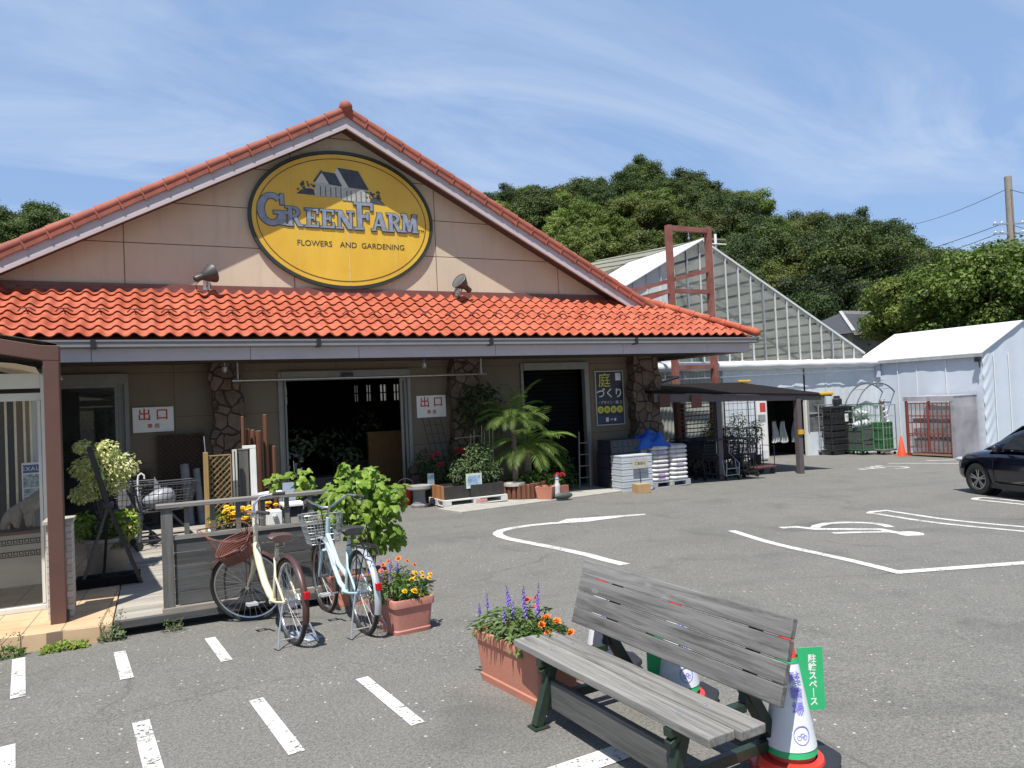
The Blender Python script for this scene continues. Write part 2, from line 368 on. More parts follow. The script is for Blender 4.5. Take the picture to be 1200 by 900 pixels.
for up, tip, lo, ru, rl in (((1039,598.5),(1019,600.8),(1029,602.6),(1200,617.7),(1200,627.5)), ((1152,583.2),(1142,584.6),(1147,586),(1200,588),(1200,592.3))):
    U, T_, L_, RU, RL = [PG(*q).xy for q in (up, tip, lo, ru, rl)]; d = (RU-U).normalized()
    mark('parking_line', [[U+d*4.6, U, (U+T_)/2+(T_-(U+L_)/2)*.35, T_, (L_+T_)/2+(T_-(U+L_)/2)*.35, L_, L_+d*4.6]], .11)
b = MB()
def road_arrow():
    pts = gp((733,662),(688,650.3),(644.5,641),(609,634.3),(596,631.6),(588,629.2),(583.5,626.6),(583.5,624.4),(588,621.8),(600.6,619),(621,616),(650,613),(680,610.4),(756,603))
    strip(b, pts[:12], .15); strip(b, pts[11:], .08)
    hd = gp((648,614.5),(664,608.6),(757,602.4),(690,611.6)); n0 = len(b.v)
    for p in hd: b.v.append((p.x, p.y, gz(p.x, p.y)+.007))
    b.f.append((n0, n0+1, n0+2, n0+3)); b.mi.append(0)
road_arrow(); tag(b.build('road_arrow', M_PAINT), kind='structure')
def wheelchair(o, dx, dy, name='wheelchair_symbol'):
    """seated figure over an open wheel; o origin, dx/dy ground axes"""
    b = MB()
    def T(l): return [o+dx*x+dy*y for x, y in l]
    strip(b, T([(.55*cos(a)+.05, .55*sin(a)-.15) for a in [radians(150+i*15) for i in range(19)]]), .10)
    strip(b, T([(-.12,1.0),(-.02,.15),(.5,.12)]), .12); strip(b, T([(-.1,.55),(.42,.55)]), .10); strip(b, T([(.46,.15),(.72,-.45),(.92,-.38)]), .11)
    n0 = len(b.v)
    for i in range(14):
        p = o+dx*(-.14+.15*cos(i*pi/7))+dy*(1.2+.15*sin(i*pi/7)); b.v.append((p.x, p.y, gz(p.x, p.y)+.0055))
    b.f.append(tuple(range(n0, n0+14))); b.mi.append(0)
    tag(b.build(name, M_PAINT), kind='structure')
def sym():
    b = MB()
    strip(b, gp((914.8,618.8),(934,617.8),(955,620.2),(1000,620.4),(1032,620.5),(1046,623.7),(1062,625.8)), .15)
    strip(b, gp((955,619),(957,616.5),(969,613.7),(983,612.8),(997,612.5),(1012,612.8),(1025,613.6),(1037,615.6),(1043,618)), .14); strip(b, gp((976,625),(1010,624),(1046,623.4)), .14)
    n0 = len(b.v); c_ = PG(1067,626).xy
    for i in range(16): a = 2*pi*i/16; b.v.append((c_.x+.17*cos(a), c_.y+.17*sin(a), gz(c_.x, c_.y)+.009))
    b.f.append(tuple(range(n0, n0+16))); b.mi.append(0); tag(b.build('wheelchair_symbol', M_PAINT), kind='structure')
sym()
wheelchair(PG(1040,548).xy, Vector((.0,.75)), Vector((-.8,.12)), 'wheelchair_symbol')
mark('parking_line', [gp((1041,543), (1130,543.2)), gp((1086,540), (1122,539))], .12)
# ================================================================== SHOP BUILDING
YW = 15.1; YF = 13.12; YR = 14.66
def W(u, v): return PY(u, v, YW)
m_wall = None
def panelmat(name, col, w, h, offx=0, offz=0, joint=(.16,.1,.07), msize=.010):
    m, t, b, N, L = nt(name); b.inputs['Roughness'].default_value = .85; b.inputs['Specular IOR Level'].default_value = .2
    v = coords(t); sp = N.new('ShaderNodeSeparateXYZ'); L.new(v, sp.inputs[0]); cb = N.new('ShaderNodeCombineXYZ')
    for ax_, off, i in (('X', offx, 0), ('Z', offz, 1)):
        a = N.new('ShaderNodeMath'); a.operation = 'ADD'; a.inputs[1].default_value = off; L.new(sp.outputs[ax_], a.inputs[0]); L.new(a.outputs[0], cb.inputs[i])
    br = N.new('ShaderNodeTexBrick'); br.offset = 0; br.inputs['Scale'].default_value = 1; br.inputs['Mortar Size'].default_value = msize; br.inputs['Mortar Smooth'].default_value = .3
    br.inputs['Brick Width'].default_value = w; br.inputs['Row Height'].default_value = h; L.new(cb.outputs[0], br.inputs['Vector'])
    f = noise(t, v, .9, 6, .65); g = noise(t, coords(t, (1,1,.12)), 5, 5, .65)
    cc = ramp(t, f, [(.3, tuple(c*.92 for c in col)), (.7, tuple(c*1.05 for c in col))])
    cc = mix(t, ramp(t, g, [(.52, 0.), (.78, .5)]), cc, tuple(c*.70 for c in col))
    cc = mix(t, br.outputs['Fac'], cc, joint); L.new(cc, b.inputs['Base Color'])
    bump(t, b, noise(t, v, 55, 3), .15, .01); return m
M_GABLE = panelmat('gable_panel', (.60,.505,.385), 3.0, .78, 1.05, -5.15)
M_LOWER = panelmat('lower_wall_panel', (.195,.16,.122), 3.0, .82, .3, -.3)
def tilemat():
    m, t, b, N, L = nt('clay_tile'); b.inputs['Roughness'].default_value = .75; b.inputs['Specular IOR Level'].default_value = .15
    v = coords(t); f = noise(t, v, 2.2, 6, .65)
    cc = ramp(t, f, [(.3, (.36,.085,.047)), (.55, (.44,.122,.068)), (.75, (.52,.17,.10))])
    sp = N.new('ShaderNodeTexVoronoi'); sp.inputs['Scale'].default_value = 3.4; L.new(v, sp.inputs['Vector'])
    se = N.new('ShaderNodeSeparateColor'); L.new(sp.outputs['Color'], se.inputs[0])
    cc = mix(t, .35, cc, ramp(t, se.outputs[0], [(0., (.24,.05,.03)), (1., (.52,.16,.10))]))
    cc = mix(t, ramp(t, noise(t, v, 9, 5, .7), [(.54, 0.), (.74, .6)]), cc, (.20,.075,.05))
    L.new(cc, b.inputs['Base Color']); bump(t, b, noise(t, v, 40, 3), .1, .01); return m
M_TILE = tilemat(); M_RAKE = mat('shaded_rake_tile', (.31,.088,.058), .75, .22, 5, .1, 40, dirt=(.20,.075,.055), dirtamt=.5)  # rake tile colour carries the shade of its upright faces
M_LAV = mat('lavender_fascia', (.50,.44,.46), .5, .06, 2, dirt=(.3,.26,.25), dirtamt=.25)
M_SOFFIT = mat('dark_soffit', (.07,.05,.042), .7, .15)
M_GUT = mat('grey_gutter', (.21,.20,.21), .35, .08)
M_REDFLASH = mat('maroon_flashing', (.19,.07,.06), .5, .15)
def stonemat():
    m, t, b, N, L = nt('rubble_stone'); b.inputs['Roughness'].default_value = .85
    v = coords(t); nz = N.new('ShaderNodeTexNoise'); nz.inputs['Scale'].default_value = 3; L.new(v, nz.inputs['Vector'])
    va = mix(t, .12, v, nz.outputs['Color'])
    vo = N.new('ShaderNodeTexVoronoi'); vo.inputs['Scale'].default_value = 4.2; L.new(va, vo.inputs['Vector'])
    ve = N.new('ShaderNodeTexVoronoi'); ve.feature = 'DISTANCE_TO_EDGE'; ve.inputs['Scale'].default_value = 4.2; L.new(va, ve.inputs['Vector'])
    se = N.new('ShaderNodeSeparateColor'); L.new(vo.outputs['Color'], se.inputs[0])
    cc = ramp(t, se.outputs[0], [(0., (.075,.047,.036)), (.5, (.115,.077,.058)), (1., (.17,.12,.09))])
    cc = mix(t, .4, cc, ramp(t, noise(t, v, 14, 5, .7), [(.3, (.07,.045,.035)), (.7, (.22,.16,.12))]))
    e = ramp(t, ve.outputs['Distance'], [(.008, 0.), (.055, 1.)]); cc = mix(t, e, (.06,.042,.034), cc)
    L.new(cc, b.inputs['Base Color']); bump(t, b, e, 1., .06); return m
M_STONE = stonemat()
apex = PY(405, 126, YR); footR = PY(765, 358, YR)
AX = apex.x; SL = (apex.z-footR.z)/(footR.x-AX)            # ridge line and roof pitch
EAVEZ = PY(886, 393, YF).z; EX = PY(886, 393, YF).x         # front eave height and right end
GZ0 = PY(440, 346, YW).z                                    # top of the front lean-to roof at the wall
HW = EX-AX; LX = AX-HW; RX = EX
shop = thing('shop_building', 'beige garden shop with orange tiled gable roof, tiled eave and stone pillars', 'shop', (AX, YW, gz(AX, YW)))
SO = Vector(shop.location)
def sbuild(mb, name, m, parent=None, **k):
    par = parent or shop
    mb.v = [(x-SO.x, y-SO.y, z-SO.z) for x, y, z in mb.v]
    return mb.build(name, m, par, **k)
# --- openings of the front wall (x0, x1, top)
d0 = (W(60,440).x-1.35, W(150,440).x, W(150,438).z); d1 = (W(325,437).x, W(480,433).x, W(325,436).z); d2 = (W(609,430).x, W(688,428).x, W(609,426).z)
WALLX0, WALLX1 = LX+1.1, W(747,430).x+.25
BOT = -.75
b = MB(); top = EAVEZ+.15
xs = [WALLX0, d0[0], d0[1], d1[0], d1[1], d2[0], d2[1], WALLX1]
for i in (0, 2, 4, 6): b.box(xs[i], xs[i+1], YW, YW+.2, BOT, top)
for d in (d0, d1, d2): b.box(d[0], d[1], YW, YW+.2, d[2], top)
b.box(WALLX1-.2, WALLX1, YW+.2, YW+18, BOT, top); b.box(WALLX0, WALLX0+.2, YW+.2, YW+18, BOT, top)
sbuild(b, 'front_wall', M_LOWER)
# interior floor and back wall with high windows
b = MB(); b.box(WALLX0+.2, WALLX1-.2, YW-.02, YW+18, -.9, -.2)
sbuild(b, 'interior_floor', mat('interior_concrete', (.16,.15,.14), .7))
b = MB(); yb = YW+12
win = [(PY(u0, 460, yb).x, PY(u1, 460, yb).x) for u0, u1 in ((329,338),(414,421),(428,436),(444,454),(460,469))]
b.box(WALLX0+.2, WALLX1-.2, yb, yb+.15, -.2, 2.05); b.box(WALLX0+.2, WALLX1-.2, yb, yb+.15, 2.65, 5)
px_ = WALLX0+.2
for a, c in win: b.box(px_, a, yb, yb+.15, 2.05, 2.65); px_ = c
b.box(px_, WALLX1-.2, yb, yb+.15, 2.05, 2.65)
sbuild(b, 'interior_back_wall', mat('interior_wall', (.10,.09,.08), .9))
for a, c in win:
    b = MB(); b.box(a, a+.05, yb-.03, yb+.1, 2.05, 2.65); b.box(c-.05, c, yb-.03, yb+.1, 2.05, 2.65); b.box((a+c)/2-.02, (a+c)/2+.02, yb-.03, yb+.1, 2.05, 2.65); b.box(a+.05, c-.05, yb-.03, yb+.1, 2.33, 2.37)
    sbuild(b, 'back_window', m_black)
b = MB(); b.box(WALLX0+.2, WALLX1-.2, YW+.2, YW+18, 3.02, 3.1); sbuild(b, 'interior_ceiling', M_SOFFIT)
rng = random.Random(12)
for k, (u, v0, y, w, col, nm, lab) in enumerate(((455,505,YW+1.6,.95,(.20,.11,.035),'tan_partition','tan brown board partition inside the middle doorway at the right'),(415,540,YW+2.4,.8,(.10,.09,.08),'display_counter','dim grey display counter inside the middle doorway'),(372,560,YW+1.3,.7,(.12,.11,.10),'display_counter','low dim counter just inside the middle doorway'),(105,560,YW+1.5,.9,(.10,.09,.08),'display_counter','dim counter behind the left glass door'))):
    p = PY(u, v0, y); t = thing(nm, lab, 'counter' if k else 'partition', (p.x, y, -.2)); h = p.z+.2; mm_ = mat('counter'+str(k), col, .7)
    b = MB(); b.box(-w/2,w/2,0,.5 if k else .08,0,h-.04); b.build('panel', mm_, t); b = MB(); b.box(-w/2-.03,w/2+.03,-.03,.53 if k else .11,h-.0395,h); b.build('top', mm_, t)
for k, (u, v, y, r) in enumerate(((338,545,YW+.9,.28),(350,520,YW+1.6,.35),(390,520,YW+2.8,.4),(430,500,YW+3.2,.45),(410,535,YW+1.9,.25),(92,520,YW+1.6,.35),(115,500,YW+2.2,.4))):
    p = PY(u, v, y); t = thing('indoor_plant', ['pale leafed plant just inside the middle door at its left','plant behind the pale one inside the middle door','bushy plant deep in the middle doorway','tall plant deep in the middle doorway at the right','small plant on the inner counter of the middle doorway','plant behind the left glass door','taller plant deeper behind the left glass door'][k], 'plant', (p.x, y, -.2)); b = MB()
    for _ in range(90): d = Vector((rng.gauss(0,1), rng.gauss(0,1), rng.gauss(0,1))).normalized(); b.leaf(Vector((d.x*r,d.y*r,p.z+.2+d.z*r*.9)), d+Vector((0,-.4,.5)), .14, rng, .5)
    b.build('foliage', mat('indoor_leaf'+str(k), (.30,.32,.30) if k == 0 else (.07,.11,.05), .5), t, fix=False); b = MB(); b.lathe([(.12,0),(.16,.25),(0,.25)], 12); b.tube([(0,0,.2),(0,0,p.z+.2)], .015, 5); b.build('pot', mat('indoor_pot', (.15,.1,.08), .7), t)
# --- gable wall
def roofz(x): return apex.z-.16-SL*abs(x-AX)
b = MB(); gb = EAVEZ+.6
hx = (apex.z-.3-gb)/SL
b.prism([(AX-hx, gb), (AX+hx, gb), (AX, apex.z-.3)], YW-.004, YW+.25, 'xz'); sbuild(b, 'gable_wall', M_GABLE)
# --- main roof slabs
for sgn in (-1, 1):
    b = MB(); t = .1
    p = [(AX, apex.z-.1), (AX+sgn*(HW+.0), apex.z-.1-SL*HW), (AX+sgn*HW, apex.z-.1-SL*HW-t), (AX, apex.z-.1-t)]
    b.prism(p, YR+.1, YW+18, 'xz'); r_ = sbuild(b, 'roof_slope', M_TILE)
# --- rakes: stepped lavender barge boards, dark soffit, barrel tiles along the edge
for sgn in (-1, 1):
    L_ = footR.x-AX+.05
    def rake(y0, y1, top_, bot, x0=0., x1=L_):
        return [(AX+sgn*x0, apex.z-top_-SL*x0), (AX+sgn*x1, apex.z-top_-SL*x1), (AX+sgn*x1, apex.z-bot-SL*x1), (AX+sgn*x0, apex.z-bot-SL*x0)], y0, y1
    b = MB()
    for args in ((YR, YR+.05, .12, .42), (YR-.02, YR-.001, .34, .425), (YR-.035, YR-.021, .37, .43)):
        p, y0, y1 = rake(*args); b.prism(p, y0, y1, 'xz')
    bb = sbuild(b, 'barge_board', M_LAV)
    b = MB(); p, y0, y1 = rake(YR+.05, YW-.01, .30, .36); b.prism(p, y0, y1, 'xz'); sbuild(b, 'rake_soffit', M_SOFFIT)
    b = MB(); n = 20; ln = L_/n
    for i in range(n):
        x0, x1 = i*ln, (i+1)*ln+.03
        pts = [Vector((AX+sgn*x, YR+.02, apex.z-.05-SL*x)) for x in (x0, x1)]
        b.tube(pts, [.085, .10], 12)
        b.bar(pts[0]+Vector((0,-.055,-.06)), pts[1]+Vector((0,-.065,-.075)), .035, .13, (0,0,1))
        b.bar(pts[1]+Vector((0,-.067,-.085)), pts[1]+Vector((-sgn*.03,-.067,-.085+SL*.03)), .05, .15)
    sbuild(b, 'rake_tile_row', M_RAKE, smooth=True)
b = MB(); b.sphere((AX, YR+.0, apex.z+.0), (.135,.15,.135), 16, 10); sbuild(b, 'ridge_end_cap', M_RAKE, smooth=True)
b = MB()
for i in range(30): b.tube([(AX, YR+.1+i*.55, apex.z-.02), (AX, YR+.1+(i+1)*.55+.03, apex.z-.02)], [.13,.15], 10)
sbuild(b, 'ridge_tile_row', M_TILE, smooth=True)
# --- front lean-to roof of S-tiles with hipped ends
def lean_to():
    b = MB(); col = .252; crs = 7; run = (YW-.03)-YF; rise = GZ0-EAVEZ; sl = sqrt(run**2+rise**2); ny = -rise/sl; nz = run/sl
    x0, x1 = LX, RX; ncol = int((x1-x0)/col); col = (x1-x0)/ncol; seg = 8
    def prof(q):   # q in 0..1 across one S tile
        return .050*(sin(pi*min(q/.56, 1.)) if q < .56 else -.40*sin(pi*(q-.56)/.44))
    for c_ in range(crs):
        s0, s1 = c_/crs, (c_+1)/crs
        for k in range(ncol):
            vs = []; fs = []
            for (s_, lift) in ((s0, .032), (s0, .012), (s1+.012, -.004)):
                s2 = s0+.012 if lift == .012 else s_
                for i in range(seg+1):
                    q = i/seg; x = x0+(k+q)*col; h = prof(q)+lift
                    if lift == .012: h -= .012
                    vs.append((x, YF+run*s2+ny*h, EAVEZ+rise*s2+nz*h))
            # order: lower lip underside, front lip, top end
            lip = vs[seg+1:2*seg+2]; fr = vs[:seg+1]; bk = vs[2*seg+2:]
            allv = lip+fr+bk; n = seg+1
            for i in range(seg):
                fs.append((i, i+1, n+i+1, n+i)); fs.append((n+i, n+i+1, 2*n+i+1, 2*n+i))
            # trim to the hips (45 degrees in plan)
            yc = YF+run*(s0+s1)/2 - YF
            xc = x0+(k+.5)*col
            if xc < LX+yc+.0 or xc > RX-yc: continue
            b.add(allv, fs)
    o = sbuild(b, 'eave_roof', M_TILE, smooth=True, ang=50, fix=False)
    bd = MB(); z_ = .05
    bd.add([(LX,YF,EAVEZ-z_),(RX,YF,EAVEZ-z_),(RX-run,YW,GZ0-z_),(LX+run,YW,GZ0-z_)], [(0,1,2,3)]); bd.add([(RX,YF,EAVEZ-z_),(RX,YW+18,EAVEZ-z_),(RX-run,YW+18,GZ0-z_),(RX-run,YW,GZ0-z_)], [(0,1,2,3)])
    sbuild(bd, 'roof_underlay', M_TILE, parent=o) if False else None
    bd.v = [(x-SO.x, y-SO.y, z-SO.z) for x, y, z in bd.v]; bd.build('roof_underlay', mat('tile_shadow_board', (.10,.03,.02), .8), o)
    for sx, ex in ((RX, -1), (LX, 1)):
        h = MB(); n = 8; P0 = Vector((sx, YF, EAVEZ+.07)); P1 = Vector((sx+ex*run, YW, GZ0+.07))
        for i in range(n):
            a = P0.lerp(P1, i/n); c = P0.lerp(P1, (i+1)/n+.02); h.tube([a, c], [.10,.08], 10)
        h.sphere(tuple(P0), (.11,.11,.10), 10, 8)
        h.v = [(x-SO.x, y-SO.y, z-SO.z) for x, y, z in h.v]; h.build('hip_tile_row', M_TILE, o, smooth=True)
    k = 0
    for i in range(2, ncol-2, 2):      # snow guards: small iron loops on every other tile
        x = x0+(i+.28)*col; s_ = 2.62/crs if (i//2) % 1 == 0 else 0
        y = YF+run*s_; z = EAVEZ+rise*s_+.085
        if i == 2:
            h = MB(); h.tube([(-.11,-.03,0), (-.06,-.06,.05), (.05,-.06,.055), (.13,-.02,.01)], .013, 5); h.tube([(.0,-.06,.05), (.0,.14,.02)], .011, 5)
            g0 = h.build('snow_guard', M_REDFLASH, o, loc=(x-SO.x, y-SO.y, z-SO.z))
        else:
            g = g0.copy(); C.objects.link(g); g.parent = o; g.location = (x-SO.x, y-SO.y, z-SO.z)
    return run
RUN = lean_to()
b = MB(); b.box(AX-hx+.3, AX+hx-.3, YW-.06, YW-.006, GZ0-.02, GZ0+.11); b.box(AX-hx+.2, AX+hx-.2, YW-.10, YW-.02, GZ0-.04, GZ0+.02); sbuild(b, 'flashing', M_REDFLASH)
# fascia, gutter, soffit
fb = PY(885, 412, YF).z; gt_ = EAVEZ-.055
b = MB()
jx = [LX+.12]+[W_ for W_ in [PY(u, 405, YF).x for u in (106, 294, 422, 583, 733, 832)]]+[RX-.12]
for a, c in zip(jx[:-1], jx[1:]): b.box(a+.004, c-.004, YF+.10, YF+.14, fb, gt_-.08)
b.box(RX-.16, RX-.12, YF+.142, YW+18, fb, gt_-.08); b.box(LX+.12, LX+.16, YF+.142, YW+18, fb, gt_-.08)
sbuild(b, 'fascia', M_LAV)
b = MB()
b.prism([(YF-.02, gt_), (YF-.02, gt_-.10), (YF+.095, gt_-.12), (YF+.095, gt_)], LX-.02, RX+.06, 'yz'); b.box(LX-.02, RX+.06, YF-.035, YF-.021, gt_-.02, gt_+.008)
g_ = sbuild(b, 'gutter', M_GUT)
for u in (109, 373, 575, 745):
    p = PY(u, 400, YF); h = MB(); h.box(p.x-.035, p.x+.035, YF-.045, YF+.098, gt_-.13, gt_+.015); h.v = [(x-SO.x, y-SO.y, z-SO.z) for x, y, z in h.v]; h.build('gutter_joint', m_black, g_)
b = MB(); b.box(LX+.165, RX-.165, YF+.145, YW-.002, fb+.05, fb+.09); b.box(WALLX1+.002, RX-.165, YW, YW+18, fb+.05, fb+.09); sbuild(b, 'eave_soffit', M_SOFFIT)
# --- doors
m_glass_dark = glassmat('door_glass', (.55,.58,.55), .06, .01, .55)
def door(name, d, panes, transom=.18, label=None):
    x0, x1, zt = d; f = MB(); w = .07; y0, y1 = YW-.03, YW+.12; zb = gz((x0+x1)/2, YW)
    f.box(x0, x0+w, y0, y1, zb, zt); f.box(x1-w, x1, y0, y1, zb, zt); f.box(x0+w, x1-w, y0-.03, y1, zt-transom, zt)
    o = sbuild(f, name, m_door)
    for a, c in panes:
        g = MB(); st = .05
        g.box(a, a+st, YW+.03, YW+.07, zb, zt-transom); g.box(c-st, c, YW+.03, YW+.07, zb, zt-transom); g.box(a+st, c-st, YW+.03, YW+.07, zb, zb+.09); g.box(a+st, c-st, YW+.03, YW+.07, zt-transom-.06, zt-transom)
        h = sbuild(g, 'door_leaf', m_door, parent=o)
        q = MB(); q.add([(a+st,YW+.05,zb+.09),(c-st,YW+.05,zb+.09),(c-st,YW+.05,zt-transom-.06),(a+st,YW+.05,zt-transom-.06)], [(0,1,2,3)])
        q.v = [(x-SO.x, y-SO.y, z-SO.z) for x, y, z in q.v]; q.build('pane', m_glass_dark, o)
    s = MB(); xm = (x0+x1)/2; s.box(xm-.12, xm+.12, y0-.075, y0-.031, zt-.13, zt-.05); s.v = [(x-SO.x, y-SO.y, z-SO.z) for x, y, z in s.v]; s.build('door_sensor', m_black, o)
    return o
xi = W(135,446).x
door('entrance_door', d0, [(d0[0]+.07, (d0[0]+xi)/2), ((d0[0]+xi)/2+.01, xi+.03), (xi+.035, d0[1]-.075)])
door('entrance_door', d1, [(d1[0]+.075, d1[0]+.16), (d1[1]-.22, d1[1]-.075)])
# shutter bay: near-black slats stand in for its dark open interior
b = MB(); x0, x1, zt = d2; w = .11
b.box(x0-.0, x0+.06, YW-.05, YW+.1, gz(x0, YW), zt); b.box(x1-w, x1, YW-.05, YW+.1, gz(x1, YW), zt); b.box(x0+.06, x1-w, YW-.07, YW+.1, zt-.16, zt)
shf = sbuild(b, 'shutter_frame', m_door)
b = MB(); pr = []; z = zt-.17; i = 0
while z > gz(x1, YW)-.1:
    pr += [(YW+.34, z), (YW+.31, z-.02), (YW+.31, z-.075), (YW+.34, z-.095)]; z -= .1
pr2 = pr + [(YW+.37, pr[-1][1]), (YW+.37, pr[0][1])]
b.prism(pr2, x0+.06, x1-w, 'yz'); b.v = [(x-SO.x, y-SO.y, z-SO.z) for x, y, z in b.v]; b.build('dark_bay_slats', mat('bay_darkness', (.007,.007,.008), .95, spec=.1), shf)
# --- stone pillars
rng = random.Random(5)
def pillar(x0, x1, y0=YW-.30):
    b = MB(); nz = 22; zb = gz((x0+x1)/2, YW)-.1; zt = fb+.06; nx = 7
    def wob(x, z, a): return .035*sin(7*x+5.1*z+a)+.03*sin(11*z-4*x+a*2)
    per = [(x0+(x1-x0)*i/nx, y0) for i in range(nx+1)] + [(x1, y0+.1*i) for i in range(1, 4)]
    per = [(x0, y0+.1*i) for i in range(3, 0, -1)] + per; n = len(per); vs = []
    for j in range(nz+1):
        z = zb+(zt-zb)*j/nz
        for k, (x, y) in enumerate(per):
            w_ = wob(x, z, 1.3); vs.append((x+(w_ if k < 4 or k > n-5 else 0)*(-1 if k < 4 else 1), y-abs(w_)*.8, z))
    fs = [(j*n+k, j*n+k+1, (j+1)*n+k+1, (j+1)*n+k) for j in range(nz) for k in range(n-1)]
    b.add(vs, fs); sbuild(b, 'stone_pillar', M_STONE, fix=False)
pillar(W(246,430).x, W(282,430).x); pillar(W(523,425).x, W(553,425).x); pillar(W(733,425).x, W(763,425).x)
# low rubble-faced plinths beside the doors
for (u0, u1, hh) in ((478,492,.75), (700,712,.95)):
    b = MB(); xa, xb = W(u0,560).x, W(u1,560).x; zb = gz(xa, YW)
    b.prism([(xa,zb),(xb,zb),(xb,zb+hh*.8),((xa+xb)/2,zb+hh),(xa,zb+hh*.85)], YW-.16, YW-.012, 'xz'); sbuild(b, 'stone_plinth', M_STONE)
# handrail-like bar and small lamps under the eave
b = MB(); pL, pR = PY(272, 446, YW-.35), PY(570, 438, YW-.35); b.tube([pL, pR], .022, 8); b.tube([pR+Vector((-.12,0,0)), pR+Vector((-.12,0,.42))], .018, 6); b.tube([pL+Vector((.1,0,0)), pL+Vector((.1,0,.42))], .018, 6)
sbuild(b, 'awning_rail', m_steel, smooth=True)
for u in (263, 497):
    p = PY(u, 425, YW-.5); b = MB(); b.lathe([(.012,.16),(.012,.1),(.05,.08),(.05,.0),(.02,-.03)], 10, (p.x, p.y, fb-.12)); sbuild(b, 'eave_spotlight', m_steel, smooth=True)
# ---------------------------------------------------------------- floodlights on the gable
m_lens = mat('lens_glass', (.10,.11,.12), .08, .1, spec=.8)
def floodlight(u, v, aim, label):
    p = PY(u, v, YW-.42); t = thing('floodlight', label, 'floodlight', (p.x, YW-.06, p.z-.12), 0, 'floodlights under the oval sign')
    b = MB(); b.box(-.06,.06,-.02,.05,-.16,.04); b.tube([(0,0,-.06),(0,-.18,-.10),(0,-.28,.0)], .018, 8); b.build('bracket', m_steel, t)
    d = Vector(aim).normalized(); o = Vector((0,-.30,.08)); M = Matrix.Translation(o) @ d.to_track_quat('Z', 'Y').to_matrix().to_4x4()
    b = MB(); b.lathe([(.045,-.26),(.06,-.24),(.06,-.10),(.085,-.08),(.17,.08),(.185,.12),(.178,.125)], 18, M=M, cap=False); b.lathe([(.045,-.26),(.0,-.262)], 18, M=M, cap=False); b.build('housing', mat('floodlight_grey', (.05,.052,.05), .45), t, smooth=True)
    b = MB(); b.lathe([(.176,.115),(.12,.128),(.0,.133)], 18, M=M, cap=False); b.build('lens', m_lens, t, smooth=True)
    b = MB(); b.tube([o+Vector((-.12,0,-.1)), o+Vector((-.2,.02,-.18)), o+Vector((-.18,.1,-.28)), o+Vector((-.05,.28,-.3))], .008, 5); b.build('cable', m_black, t)
floodlight(243, 319, (.9,.35,.42), 'dark grey floodlight at the left of the gable, aimed at the oval sign')
floodlight(543, 330, (-.8,-.3,.55), 'smaller-looking dark floodlight at the right of the gable')
